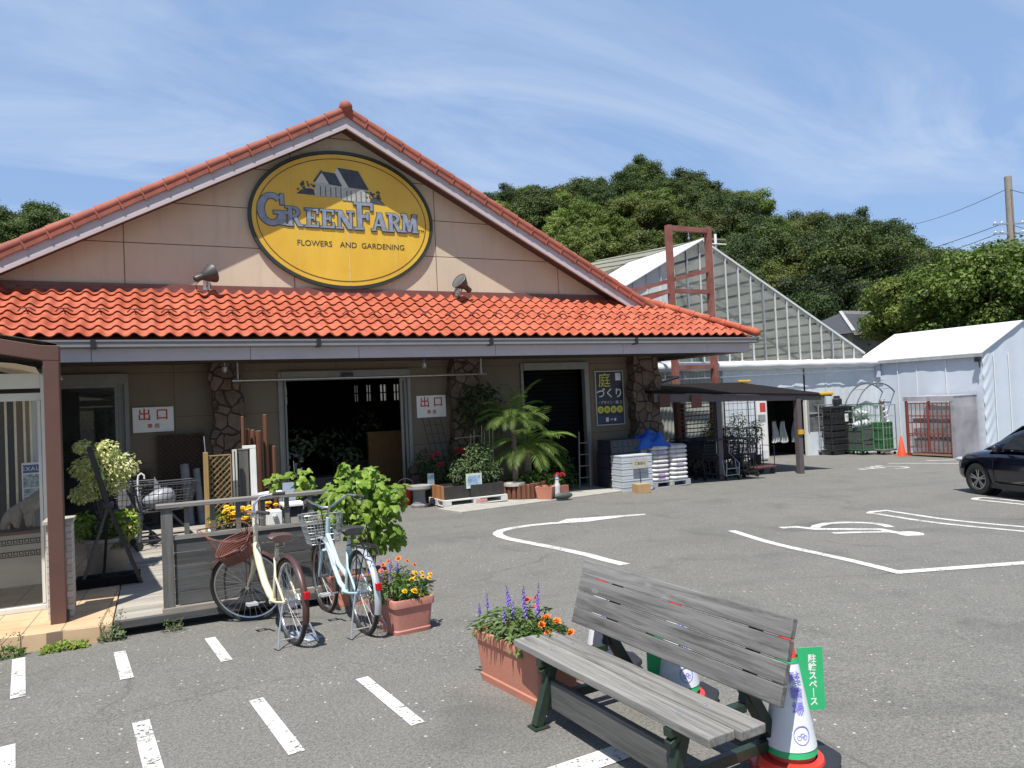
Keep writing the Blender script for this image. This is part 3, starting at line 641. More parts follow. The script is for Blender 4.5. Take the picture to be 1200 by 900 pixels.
# ---------------------------------------------------------------- oval sign
def oval_sign():
    cl, cr, ct, cbm = PY(290,247,YW-.07), PY(507,271,YW-.07), PY(402,178,YW-.07), PY(400,339,YW-.07)
    cx, cz = (cl.x+cr.x)/2, (ct.z+cbm.z)/2; a, h = (cr.x-cl.x)/2, (ct.z-cbm.z)/2
    t = thing('oval_sign', 'large yellow oval shop sign on the gable reading Green Farm with a house emblem', 'sign', (cx, YW-.07, cz))
    def ell(a_, h_, n=72): return [(a_*cos(2*pi*i/n), h_*sin(2*pi*i/n)) for i in range(n)]
    b = MB(); b.prism(ell(a-.07, h-.07), -.012, .06, 'xz')
    m, nt_, bs, N, L = nt('sign_yellow'); bs.inputs['Roughness'].default_value = .35
    v = coords(nt_, (1,1,.08)); st = noise(nt_, v, 9, 6, .7); f = noise(nt_, coords(nt_), 1.2, 4)
    cc = ramp(nt_, f, [(.3, (.66,.40,.035)), (.7, (.76,.50,.055))]); cc = mix(nt_, ramp(nt_, st, [(.55, 0.), (.8, .4)]), cc, (.46,.26,.05)); L.new(cc, bs.inputs['Base Color'])
    b.build('board', m, t)
    b = MB(); n = 72; o_ = ell(a, h); i_ = ell(a-.058, h-.058)
    vs = [(x, -.03, z) for x, z in o_]+[(x, -.03, z) for x, z in i_]+[(x, .06, z) for x, z in o_]+[(x, .06, z) for x, z in i_]
    fs = []
    for k in range(n):
        j = (k+1) % n; fs += [(k, j, n+j, n+k), (k, 2*n+k, 2*n+j, j), (n+k, n+j, 3*n+j, 3*n+k)]
    b.add(vs, fs); b.build('rim', mat('sign_rim', (.028,.04,.035), .45), t)
    def ring(a_, h_, w, m_, nm):
        b = MB(); o_ = ell(a_, h_); i_ = ell(a_-w, h_-w)
        b.add([(x, -.017, z) for x, z in o_]+[(x, -.017, z) for x, z in i_], [(k, (k+1) % n, n+(k+1) % n, n+k) for k in range(n)]); b.build(nm, m_, t)
    ring(a-.155, h-.155, .016, mat('sign_line', (.10,.05,.02), .5), 'border_line')
    for k, xx_ in enumerate((-.5*a, .06, .55*a)):    # sheet seams of the board
        hh = (h-.09)*sqrt(1-(xx_/(a-.08))**2); b = MB(); wd = .008 if k == 1 else .004
        b.box(xx_-wd, xx_+wd, -.0145, -.0125, -hh, hh if k == 1 else -.1); b.build('seam', mat('seam_pale', (.62,.52,.25), .5), t)
    blue = mat('letter_blue', (.25,.29,.36), .4, .22, 9); dk = mat('letter_edge', (.06,.08,.12), .5)
    # slab-serif letters drawn as strokes; each stroke 0.4 mm higher than the last
    def letters():
        lay = [0]
        def stroke(mb, poly, grow):
            lay[0] += 1; y = -.020-.0002*(lay[0] % 64)-(0 if grow else .012)
            mb.prism([(x, z) for x, z in poly], y, y+.006, 'xz')
        def rect(x0, z0, x1, z1, g): return [(x0-g,z0-g),(x1+g,z0-g),(x1+g,z1+g),(x0-g,z1+g)]
        def diag(x0, z0, x1, z1, w, g):
            return [(x0-w/2-g,z0-g*.5),(x0+w/2+g,z0-g*.5),(x1+w/2+g,z1+g*.5),(x1-w/2-g,z1+g*.5)]
        def arc(cx_, cz_, rx, rz, w, a0, a1, g, k=16):
            o_ = [(cx_+(rx+g)*cos(radians(a0+(a1-a0)*i/k)), cz_+(rz+g)*sin(radians(a0+(a1-a0)*i/k))) for i in range(k+1)]
            i__ = [(cx_+(rx-w-g)*cos(radians(a0+(a1-a0)*i/k)), cz_+(rz-w*.8-g)*sin(radians(a0+(a1-a0)*i/k))) for i in range(k, -1, -1)]
            return o_+i__
        def glyph(ch, x, z, w, H, g):
            T = .205*w+.018; S = .10*H; P = []
            def serif(cx_, zz_, hw): P.append(rect(x+cx_-hw, zz_, x+cx_+hw, zz_+S*.9, g))
            if ch == 'G':
                P.append(arc(x+w*.5, z+H*.5, w*.5, H*.52, T, 48, 335, g, 24)); P.append(rect(x+w*.74, z+H*.02, x+w*.98, z+H*.42, g)); P.append(rect(x+w*.56, z+H*.36, x+w*1.06, z+H*.46, g)); P.append(rect(x+w*.80, z+H*.66, x+w*.93, z+H*1.0, g))
            if ch in 'REFB':
                P.append(rect(x+w*.12, z, x+w*.12+T, z+H, g)); serif(w*.2, z, w*.24); serif(w*.2, z+H-S*.9, w*.24)
            if ch == 'E' or ch == 'F':
                P.append(rect(x+w*.2, z+H-S*1.1, x+w*.92, z+H, g)); P.append(rect(x+w*.82, z+H*.72, x+w*.95, z+H, g)); P.append(rect(x+w*.3, z+H*.44, x+w*.7, z+H*.56, g)); P.append(rect(x+w*.6, z+H*.36, x+w*.72, z+H*.64, g))
                if ch == 'E': P.append(rect(x+w*.2, z, x+w*.94, z+S*1.1, g)); P.append(rect(x+w*.84, z, x+w*.98, z+H*.3, g))
            if ch == 'R':
                P.append(arc(x+w*.46, z+H*.73, w*.42, H*.27, T*.85, -90, 90, g)); P.append(rect(x+w*.3, z+H*.90, x+w*.48, z+H, g)); P.append(rect(x+w*.3, z+H*.46, x+w*.48, z+H*.56, g))
                P.append(diag(x+w*.86, z, x+w*.52, z+H*.5, T*1.0, g)); serif(w*.9, z, w*.16)
            if ch == 'N':
                P.append(rect(x+w*.12, z, x+w*.26, z+H, g)); P.append(rect(x+w*.76, z, x+w*.90, z+H, g)); P.append(diag(x+w*.80, z, x+w*.2, z+H, T*1.15, g)); serif(w*.19, z, w*.2); serif(w*.14, z+H-S*.9, w*.18); serif(w*.83, z+H-S*.9, w*.2)
            if ch == 'A':
                P.append(diag(x+w*.12, z, x+w*.5, z+H, T*.6, g)); P.append(diag(x+w*.84, z, x+w*.5, z+H, T*1.2, g)); P.append(rect(x+w*.25, z+H*.26, x+w*.7, z+H*.36, g)); serif(w*.1, z, w*.17); serif(w*.87, z, w*.2)
            if ch == 'M':
                P.append(diag(x+w*.12, z, x+w*.16, z+H, T*.6, g)); P.append(diag(x+w*.88, z, x+w*.84, z+H, T*.95, g)); P.append(diag(x+w*.5, z+H*.05, x+w*.2, z+H, T*.85, g)); P.append(diag(x+w*.5, z+H*.05, x+w*.8, z+H, T*.6, g)); serif(w*.12, z, w*.16); serif(w*.88, z, w*.19); serif(w*.13, z+H-S*.9, w*.17); serif(w*.87, z+H-S*.9, w*.17)
            return P
        sx = 2*a/1050.; bx = -a  # image strip of the sign: 50..1140 px wide
        items = [('G',92,250,172,.0),('R',250,338,108,0),('E',358,436,104,0),('E',447,526,104,0),('N',535,640,104,0),('F',648,765,158,0),('A',752,842,108,0),('R',846,934,108,0),('M',938,1034,108,0)]
        base = .0
        for nm, mb_grow, m_ in (('letter_outline', .016, dk), ('letter', 0, blue)):  # dark enlarged copy behind each letter is its outline
            lay[0] = 0
            for ch, u0, u1, hpx, _ in items:
                mb = MB(); x0 = (u0-590)/550.*a; w_ = (u1-u0)/550.*a; H_ = hpx/400.*h*1.02; z0 = -.13*h
                for pl in glyph(ch, x0, z0, w_, H_, mb_grow): stroke(mb, pl, mb_grow)
                o = mb.build(nm, m_, t)
    letters()
    [text(w_, .16, m_ink, t, face_xz(.05+x_*a, -.0165, -.36*h), 'lettering') for w_, x_ in (('FLOWERS',-.36),('AND',.0),('GARDENING',.385))]
    text('TM', .10, m_ink, t, face_xz(.86*a, -.0165, -.1*h), 'lettering')
    # house emblem with clapboard walls, dark roofs and bushes
    ex, ez = -.02*a, .34*h; k_ = a/550.*1.0
    def E(l): return [((u-600)*k_+ex, -(v-330)*a/550.*.93+ez-.02) for u, v in l]
    wh = mat('emblem_white', (.55,.56,.50), .5, .1); rf = mat('emblem_roof', (.05,.06,.075), .5, .3, 8)
    b = MB(); b.prism(E([(440,330),(440,238),(480,172),(600,250),(600,335)]), -.018, -.012, 'xz'); b.prism(E([(600,345),(600,250),(556,178),(575,140),(640,262),(760,266),(760,352)]), -.020, -.012, 'xz'); b.build('emblem_house', wh, t)
    b = MB(); b.prism(E([(480,172),(562,178),(600,258),(525,252)]), -.024, -.012, 'xz'); b.prism(E([(575,140),(700,150),(762,268),(640,262)]), -.026, -.012, 'xz')
    b.prism(E([(432,240),(478,166),(488,170),(442,244)]), -.0265, -.012, 'xz'); b.build('emblem_roof', rf, t)
    b = MB()
    for i in range(11): b.prism(E([(442,250+i*8),(598,250+i*8),(598,251.6+i*8),(442,251.6+i*8)]), -.0192, -.012, 'xz'); b.prism(E([(602,268+i*8),(758,270+i*8),(758,271.6+i*8),(602,269.6+i*8)]), -.0212, -.012, 'xz')
    for u in (470, 500, 530, 560, 590): b.prism(E([(u,268),(u+5,268),(u+5,330),(u,330)]), -.0196, -.012, 'xz')
    for u in (625, 650, 680, 710, 740): b.prism(E([(u,282),(u+5,282),(u+5,346),(u,346)]), -.0216, -.012, 'xz')
    b.build('emblem_clapboard', rf, t)
    b = MB(); r2 = random.Random(3)
    b.prism(E([(334,324),(360,300),(400,286),(432,290),(440,328)]), -.018, -.012, 'xz'); b.prism(E([(765,352),(770,318),(810,310),(840,336),(862,360)]), -.018, -.012, 'xz')
    for (cu, cv) in ((398,274),(792,300)):
        for i in range(26):
            u, v = cu+r2.uniform(-55,44), cv+r2.uniform(-28,26); b.prism(E([(u+r2.uniform(4,8)*cos(j*pi/3), v+6*sin(j*pi/3)) for j in range(6)]), -.019-.0002*i, -.012, 'xz')
    b.build('emblem_bush', rf, t)
oval_sign()
# ---------------------------------------------------------------- exit signs and garden poster
def exit_sign(u0, v0, u1, v1, label):
    A, B = PY(u0, v0, YW-.03), PY(u1, v1, YW-.03); w, h = B.x-A.x, A.z-B.z; cx, cz = (A.x+B.x)/2, (A.z+B.z)/2
    t = thing('exit_sign', label, 'sign', (cx, YW-.03, cz), 0, 'white exit signs on the shop wall')
    b = MB(); b.box(-w/2, w/2, -.004, .027, -h/2, h/2); b.build('board', m_wht, t, bevel=.004)
    text('出 口', h*.50, m_redink, t, face_xz(0, -.006, h*.17), bold=.004); text('専 用', h*.20, m_redink, t, face_xz(0, -.006, -h*.27), bold=.002)
exit_sign(155, 478, 204, 505, 'white exit sign with red characters beside the left glass door')
exit_sign(488, 464, 523, 488, 'white exit sign with red characters between middle door and stone pillar')
def garden_poster():
    A, B = PY(697.5, 436, YW-.04), PY(731.5, 496, YW-.04); w, h = B.x-A.x, A.z-B.z; cx, cz = (A.x+B.x)/2, (A.z+B.z)/2
    t = thing('garden_poster', 'tall dark framed poster with yellow and white Japanese writing by the shutter', 'poster', (cx, YW-.04, cz))
    b = MB(); b.box(-w/2, w/2, 0, .037, -h/2, h/2); b.build('board', mat('poster_navy', (.012,.012,.03), .35), t)
    f = MB(); q = .022; f.box(-w/2-q, -w/2, -.012, .036, -h/2-q, h/2+q); f.box(w/2, w/2+q, -.012, .036, -h/2-q, h/2+q); f.box(-w/2, w/2, -.012, .036, h/2, h/2+q); f.box(-w/2, w/2, -.012, .036, -h/2-q, -h/2); f.build('frame', m_alu, t)
    ye = mat('poster_yellow', (.62,.58,.06), .5, .05); ws = mat('poster_white', (.7,.7,.7), .5)
    text('庭', .36, ye, t, face_xz(-w*.18, -.003, h*.32)); text('づくり', .25, ws, t, face_xz(0, -.003, h*.08), bold=.004); text('・デザイン・施 工', .085, ws, t, face_xz(0, -.003, -h*.09))
    for i in range(4):
        b = MB(); x = (-.36+.24*i)*w; b.prism([(x+.085*cos(k*pi/10), -h*.22+.085*sin(k*pi/10)) for k in range(20)], -.004, 0, 'xz'); o = b.build('yellow_disc', ye, t)
        b = MB(); b.box(x-.045, x+.045, -.006, -.0045, -h*.22-.008, -h*.22+.006); b.box(x-.03, x+.035, -.006, -.0045, -h*.22+.02, -h*.22+.034); b.box(x-.035, x+.03, -.006, -.0045, -h*.22-.036, -h*.22-.022); b.build('disc_writing', m_ink, o)
    b = MB(); b.box(-w*.47, w*.47, -.003, 0, -h*.47, -h*.345); b.build('footer_band', mat('poster_blue', (.03,.03,.10), .4), t)
    b = MB(); b = None
    for q in ((-w*.18,-w*.08,-.005,-.0032,-h*.45,-h*.37),(0,w*.06,-.005,-.0032,-h*.42,-h*.395),(w*.12,w*.2,-.005,-.0032,-h*.44,-h*.39),(w*.24,w*.44,-.003,-.001,h*.33,h*.47)): b = MB(); b.box(*q); b.build('poster_mark', ws, t)
garden_poster()
# ================================================================== PORCH (left), DECK, FENCE
DZ = .03
m_brown = mat('brown_steel_post', (.115,.055,.042), .45, .1, 3)
m_cream = mat('cream_frame', (.62,.62,.57), .45, .05)
m_beige = mat('beige_panel', (.40,.37,.32), .6, .06)
W_GREY = wood('weathered_wood', (.20,.19,.175), 'x'); W_GREYD = wood('weathered_fence_wood', (.085,.085,.085), 'x', contrast=.3)
W_GREYZ = wood('weathered_post_wood', (.14,.137,.13), 'z', contrast=.3, knots=False)
def tilefloor():
    m, t, b, N, L = nt('porch_tile'); b.inputs['Roughness'].default_value = .6
    v = coords(t, rot=(0,0,radians(3))); br = N.new('ShaderNodeTexBrick'); br.offset = 0; br.inputs['Scale'].default_value = 1
    br.inputs['Brick Width'].default_value = .30; br.inputs['Row Height'].default_value = .30; br.inputs['Mortar Size'].default_value = .005; L.new(v, br.inputs['Vector'])
    cc = ramp(t, noise(t, v, 3, 5, .6), [(.3, (.50,.34,.20)), (.7, (.62,.44,.27))]); cc = mix(t, br.outputs['Fac'], cc, (.22,.15,.10)); L.new(cc, b.inputs['Base Color']); return m
b = MB(); PXR = -.44
e0, e1 = PZ(0,748,DZ), PZ(131,732,DZ); PXR = e1.x; b.prism([(e0.x-8*(e1.x-e0.x),e0.y-8*(e1.y-e0.y)),(e0.x,e0.y),(PXR,e1.y),(PXR,15),(e0.x-8*(e1.x-e0.x),15)], -.4, DZ, 'xy'); tag(b.build('porch_floor', tilefloor(), bevel=.006), kind='structure')
# wooden deck: boards run along the shop front
deck = thing('wood_deck', 'low weathered grey plank deck in front of the left doors', 'deck', (.55, 9.9, -.12))
b = MB(); y = 7.62
while y < 13.2:
    b.box(PXR+.012-.55, 1.62-.55, y-9.9, y+.138-9.9, .115, .15); y += .145
b.build('deck_boards', wood('deck_wood', (.36,.335,.29), 'x', contrast=.3), deck)
b = MB(); b.box(PXR+.02-.55, 1.60-.55, 7.56-9.9, 7.615-9.9, .085, .148); b.build('front_board', W_GREYD, deck); b = MB(); b.box(PXR+.06-.55, 1.56-.55, 7.75-9.9, 7.79-9.9, -.03, .11); b.build('gap_shadow_board', m_black, deck)  # black board set back as the shadow in the gap below the deck
# ---- deck fence
fx0, fx1, fy = .02, 1.56, 7.66
fn = thing('deck_fence', 'grey weathered wooden fence with top rail along the deck edge behind the bicycles', 'fence', (fx0, fy, DZ))
H_ = PY(193,591,fy).z-DZ; Wd = fx1-fx0
b = MB(); b.box(-.06, Wd+.06, -.07, .07, H_-.035, H_); b.build('top_rail', W_GREY, fn, bevel=.004)
zb = H_*.66
for x in (.03, Wd-.03): b = MB(); b.box(x-.05, x+.05, -.05, .05, .0, H_-.036); b.build('post', W_GREYZ, fn, bevel=.004)
nb = 5; bh = (zb-.05)/nb
for i in range(nb):
    b = MB(); b.box(.082, Wd-.082, -.02, .012, .05+i*bh+.003, .05+(i+1)*bh-.003); b.build('board', W_GREYD, fn, bevel=.003)
b = MB(); b.box(.082, Wd-.082, -.035, .03, zb+.002, zb+.04); b.build('middle_rail', W_GREY, fn)
for i in range(6):
    x = .2+i*(Wd-.4)/5; b = MB(); b.box(x-.022, x+.022, -.015, .015, zb+.042, H_-.037); b.build('baluster', W_GREYZ, fn)
b = MB(); b.box(-.03, Wd+.06, -.075, -.02, -.03, .045); b.build('bottom_rail', wood('pale_rail_wood', (.30,.27,.23), 'x', contrast=.3), fn)
# ---- porch canopy on a brown post
pp = PZ(78, 728, DZ); ptz = PY(66, 405, pp.y).z; py_ = pp.y; px0 = pp.x-.055
por = thing('porch', 'brown framed glazed display porch with cream window frame at the left edge', 'porch', (px0, py_, DZ))
ph = ptz-DZ; sl_ = (PY(0,393,py_).z-PY(70,404,py_).z)/(PY(70,404,py_).x-PY(0,393,py_).x)
b = MB(); b.box(-.062,.062,-.062,.062,0,ph-.13); b.build('post', m_brown, por, bevel=.006)
b = MB(); b.box(.0625,.08,-.03,.03,.02,.10); b.build('post_foot_cap', m_black, por)
LB = 4.5
b = MB(); b.prism([(.065,ph-.005),(.065,ph-.14),(-.07,ph-.135),(-LB,ph-.135+sl_*LB),(-LB,ph+sl_*LB),(-.07,ph-.001)], -.065, .065, 'xz'); b.build('front_rafter', m_brown, por, bevel=.004)
bd = Vector((-.109,.994)); BL = 6.3
b = MB(); b.bar((bd.x*.07,bd.y*.07,ph-.075),(bd.x*BL,bd.y*BL,ph-.075), .12, .13); b.build('side_beam', m_brown, por)
b = MB(); q = [(.05,-.05),(.05+bd.x*BL,bd.y*BL),(-LB,bd.y*BL),(-LB,-.05)]
b.add([(x,y,ph+.012+max(0,-x)*sl_) for x,y in q]+[(x,y,ph+.02+max(0,-x)*sl_) for x,y in q], [(0,1,2,3),(7,6,5,4),(0,4,5,1),(1,5,6,2),(2,6,7,3),(3,7,4,0)])
b.build('roof_sheet', mat('bronze_roof_sheet', (.10,.085,.07), .3, .1), por)
b = MB(); n = 26
for j in range(n+1):
    for i in range(n+1):
        x = -LB+.1+(LB-.25)*i/n; y = .22+2.2*j/n; b.v.append((x, y, ph-.16+max(0,-x)*sl_-.10*abs(sin(y*3.0))-.02*sin(7*x+2*y)))
for j in range(n):
    for i in range(n): b.f.append((j*(n+1)+i, j*(n+1)+i+1, (j+1)*(n+1)+i+1, (j+1)*(n+1)+i)); b.mi.append(0)
b.build('shade_cloth', mat('beige_cloth', (.55,.49,.38), .9, .08), por, smooth=True, fix=False)
# cream sliding window frame
jp = PZ(61, 712, DZ); jy = jp.y-py_; jx = jp.x-px0
zt0, zt1 = PY(63,437,jp.y).z-DZ, PY(40,455,jp.y).z-DZ
b = MB(); wj = .075
b.box(jx-wj/2, jx+wj/2, jy-.05, jy+.05, 0, zt0); b.box(-LB, jx-wj/2, jy-.05, jy+.05, zt1, zt0-.002); b.box(jx-.02, jx+.035, jy-.04, jy+.04, zt0, ph-.14)
b.box(-LB, jx-wj/2, jy-.05, jy+.05, 0, .05); b.box(-LB, jx-wj/2, jy-.012, jy+.012, zt1-.12, zt1-.045); b.build('window_frame', m_cream, por, bevel=.004)
b = MB(); b.box(jx-wj/2-.035, jx-wj/2-.008, jy-.02, jy+.02, .06, zt1-.122); b.build('window_sash', m_cream, por)
b = MB(); b.add([(-LB,jy,.05),(jx-wj/2-.04,jy,.05),(jx-wj/2-.04,jy,zt1-.12),(-LB,jy,zt1-.12)], [(0,1,2,3)]); b.build('window_pane', glassmat('porch_glass', (.93,.95,.93), .04, .01, .35), por)
# inner plinth with two meander bands, ledge on top
iy = jy+.35; zl = PY(30,622,jp.y+.35).z-DZ; zpb = PY(0,690,jp.y+.35).z-DZ
b = MB(); b.box(-LB, jx+.02, iy, iy+.04, zpb, zl-.03); b.build('plinth_panel', m_beige, por)
b = MB(); b.box(-LB, jx+.02, iy-.03, iy+.5, zl-.029, zl); b.build('plinth_ledge', m_brown, por)
b = MB(); kk = .048
for zc in (zl-.105, zl-.225):
    x = jx-.03
    while x > -LB+.1:
        for (a0,a1,c0,c1) in ((0,.9,.82,1),(0,.16,.16,.82),(0,.9,0,.16),(.62,.78,.3,.82),(.32,.62,.3,.46)):
            b.box(x-kk*a1, x-kk*a0, iy-.004, iy-.0005, zc-kk/2*1.2+kk*1.2*c0, zc-kk/2*1.2+kk*1.2*c1)
        x -= kk
b.build('meander_band', mat('meander_brown', (.07,.05,.045), .6), por, fix=False)
def brickmat(name, c1, c2, mortar, w, h):
    m, t, bs, N, L = nt(name); bs.inputs['Roughness'].default_value = .8; v = coords(t); sp = N.new('ShaderNodeSeparateXYZ'); L.new(v, sp.inputs[0]); cb = N.new('ShaderNodeCombineXYZ')
    ad = N.new('ShaderNodeMath'); ad.operation = 'ADD'; L.new(sp.outputs['X'], ad.inputs[0]); L.new(sp.outputs['Y'], ad.inputs[1]); L.new(ad.outputs[0], cb.inputs[0]); L.new(sp.outputs['Z'], cb.inputs[1])
    br = N.new('ShaderNodeTexBrick'); br.inputs['Scale'].default_value = 1; br.inputs['Brick Width'].default_value = w; br.inputs['Row Height'].default_value = h; br.inputs['Mortar Size'].default_value = .006
    br.inputs['Color1'].default_value = c4(c1); br.inputs['Color2'].default_value = c4(c2); br.inputs['Mortar'].default_value = c4(mortar); L.new(cb.outputs[0], br.inputs['Vector'])
    L.new(mix(t, .3, br.outputs['Color'], ramp(t, noise(t, v, 18, 4), [(.3, tuple(c*.7 for c in c1)), (.7, c1)])), bs.inputs['Base Color']); bump(t, bs, br.outputs['Fac'], -.6, .01); return m
b = MB(); zc = PY(75,608,py_+.2).z-DZ; b.box(-.10,.10,.14,.40,0,zc-.04); b.build('brick_pillar', brickmat('white_brick', (.62,.60,.56), (.48,.40,.34), (.25,.22,.2), .13, .06), por)
b = MB(); b.box(-.125,.118,.115,.425,zc-.039,zc); b.build('pillar_cap', m_beige, por, bevel=.006)
b = MB(); b.box(-LB, -.62, 4.4, 4.5, 0, ph+.3); b.build('porch_back_wall', mat('dark_interior_wall', (.035,.03,.028), .8), por)
# blue strip sign on the jamb
s0, s1 = PY(59.5,527,jp.y-.06), PY(68,560,jp.y-.06)
t = thing('strip_sign', 'narrow blue sign with white writing on the cream jamb behind the brown post', 'sign', (s0.x, jp.y-.055, s1.z))
b = MB(); b.box(0, .085, -.006, .004, 0, s0.z-s1.z); b.build('board', mat('sign_blue', (.03,.11,.36), .4, .05), t)
text('展示場', .055, m_wht, t, face_xz(.062, -.0075, (s0.z-s1.z)/2) , linesp=.9) if False else text('展\n示\n場', .05, m_wht, t, face_xz(.062, -.0075, (s0.z-s1.z)/2), linesp=.9)
# display boards standing inside the porch
disp = ((12,(.02,.022,.03),14),(23,(.13,.08,.055),14),(32,(.20,.15,.10),9),(40,(.5,.51,.5),10),(49,(.24,.17,.12),9),(57,(.14,.10,.08),9))
dy = jp.y+.62
names = ('black','dark brown','olive brown','pale grey','walnut brown','narrow dark brown')
for (u, col, wpx), nm in zip(disp, names):
    A = PY(u-wpx*.33, 463, dy); B_ = PY(u+wpx*.33, 463, dy); x0, x1 = A.x, B_.x; z0 = zl+DZ+.001; z1 = PY(u, 464, dy).z
    t = thing('display_plank', nm+' upright plank among the fence samples behind the porch window', 'plank', ((x0+x1)/2, dy, z0), 0, 'sample planks in the porch')
    b = MB(); w2 = (x1-x0)/2; b.box(-w2, w2, 0, .09, 0, z1-z0); b.build('plank', wood('plank_'+nm.replace(' ','_'), col, 'z', contrast=.25, knots=False), t)
    b = MB(); b.box(-w2-.022, -w2-.001, -.004, .02, 0, z1-z0); b.build('edge_strip', mat('pale_edge', (.75,.64,.48), .6), t)
# blue and white poster stand inside
A, B_ = PY(25,543,dy-.12), PY(52.5,591,dy-.12); w, h = B_.x-A.x, A.z-B_.z
t = thing('poster_board', 'framed poster with blue header reading EXALT and house pictures behind the porch window', 'poster', ((A.x+B_.x)/2, dy-.12, zl+DZ+.001))
o_ = B_.z-(zl+DZ); b = MB(); b.box(-w/2, w/2, 0, .03, o_, o_+h); b.build('board', m_wht, t, bevel=.003)
b = MB(); b.box(-w*.44, w*.44, -.003, -.0005, o_+h*.76, o_+h*.95); b.build('header', mat('poster_header_blue', (.02,.07,.22), .4), t)
text('EXALT', h*.13, m_wht, t, face_xz(0, -.0045, o_+h*.855), spacing=1.2)
def photo_m(name, s, c1, c2):
    m, tt, bs, N, L = nt(name); bs.inputs['Roughness'].default_value = .4
    cc = ramp(tt, noise(tt, coords(tt), s, 5, .7), [(.35, c1), (.5, tuple((a+b_)/2 for a, b_ in zip(c1, c2))), (.65, c2)]); L.new(cc, bs.inputs['Base Color']); return m
mp_ = photo_m('picture_print', 22, (.03,.05,.07), (.55,.62,.66))
for i, (z0, z1) in enumerate(((.42,.73),(.23,.40),(.05,.21))):
    for j in range(2 if i else 1):
        b = MB(); xa = -w*.44+(w*.45*j if i else 0); xb = xa+(w*.43 if i else w*.88); b.box(xa, xb, -.003, -.0005, o_+h*z0, o_+h*z1); b.build('picture', mp_, t)
b = MB()
for sx in (-1, 1): b.box(sx*w*.4-.01, sx*w*.4+.01, .005, .025, 0, o_)
b.build('stand_leg', m_black, t) if False else None
for sx in (-1, 1): b = MB(); b.box(sx*w*.4-.01, sx*w*.4+.01, .005, .025, 0, o_); b.build('leg', m_black, t)
# plush animal draped over the ledge
A = PY(36, 600, jp.y+.40)
t = thing('stuffed_animal', 'tan stuffed animal lying on the ledge behind the porch window, seen from its rump', 'soft toy', (A.x-.14, jp.y+.42, zl+DZ+.001)); t.scale = (.75,.85,.85)
mball = MB(); mfur = mat('tan_plush', (.27,.22,.18), .95, .2, 20, .3, 90)
def skin(name, verts, edges, mats, parent, sub=2):
    me = bpy.data.meshes.new(name); me.from_pydata([v[:3] for v in verts], edges, []); me.materials.append(mats)
    o = bpy.data.objects.new(name, me); C.objects.link(o); o.parent = parent
    sk = o.modifiers.new('Skin', 'SKIN'); me.skin_vertices if me.skin_vertices else None
    sd = o.modifiers.new('Sub', 'SUBSURF'); sd.levels = sub; sd.render_levels = sub
    bpy.context.view_layer.update()
    if not me.skin_vertices:
        bm = bmesh.new(); bm.from_mesh(me); bm.verts.layers.skin.verify(); bm.to_mesh(me); bm.free()
    for i, v in enumerate(verts): me.skin_vertices[0].data[i].radius = (v[3], v[3])
    me.skin_vertices[0].data[0].use_root = True
    dg = bpy.context.evaluated_depsgraph_get(); dg.update(); m2 = bpy.data.meshes.new_from_object(o.evaluated_get(dg))
    o.modifiers.clear(); o.data = m2
    for p in m2.polygons: p.use_smooth = True
    return o
skin('body', [(0,.05,.20,.10),(.12,.06,.26,.10),(.26,.07,.34,.095),(.36,.08,.44,.07),(.40,.06,.52,.08),(-.09,.02,.15,.075),(-.12,-.02,.08,.05),(-.13,-.05,.02,.035),(.03,-.02,.10,.06),(.02,-.06,.035,.045),(.16,-.03,.13,.05),(.17,-.06,.04,.045)],
     [(0,1),(1,2),(2,3),(3,4),(0,5),(5,6),(6,7),(0,8),(8,9),(1,10),(10,11)], mfur, t)
# ================================================================== DECK ITEMS
m_tar = mat('matt_black', (.008,.008,.009), .8, .2, spec=.2)
# black A-frame sign easel
ez_ = PZ(130, 685, DZ)
t = thing('sign_easel', 'black tubular A frame easel with a leaning mast and black weights on the deck', 'easel', (ez_.x, ez_.y, DZ))
def rel(p, o): return tuple(Vector(p)-Vector(o))
O = (ez_.x, ez_.y, DZ); yb = ez_.y
ap = PY(127,592,yb); fl = PY(95,690,yb-.05); fr = PY(168,688,yb-.12); mt = PY(105,526,yb-.1)
m_mast = mat('easel_metal', (.07,.07,.075), .35, .1, metal=.6)
for q in (fl, fr): b = MB(); b.bar(rel(ap, O), rel(q, O), .035, .03); b.build('leg', m_mast, t)
bl = Vector((ap.x-.1, yb+.55, DZ)); b = MB(); b.bar(rel(ap,O), rel(bl,O), .025, .025); b.build('leg', m_black, t)
b = MB(); b.bar(rel(ap+Vector((0,0,-.03)),O), rel(mt,O), .03, .05); b.box(*[v for k in range(3) for v in (rel(mt,O)[k]-.025, rel(mt,O)[k]+.025)]); b.build('mast', m_black, t)
b = MB(); b.tube([rel(ap+Vector((-.05,0,0)),O), rel(ap+Vector((.05,0,.0)),O)], .035, 8); b.build('hinge', m_mast, t)
for x in (-.17, .14): b = MB(); b.box(x-.16, x+.15, -.10, .18, .0, .10); b.box(x-.06, x+.06, -.02, .10, .1005, .115); b.build('weight', m_tar, t, bevel=.015)
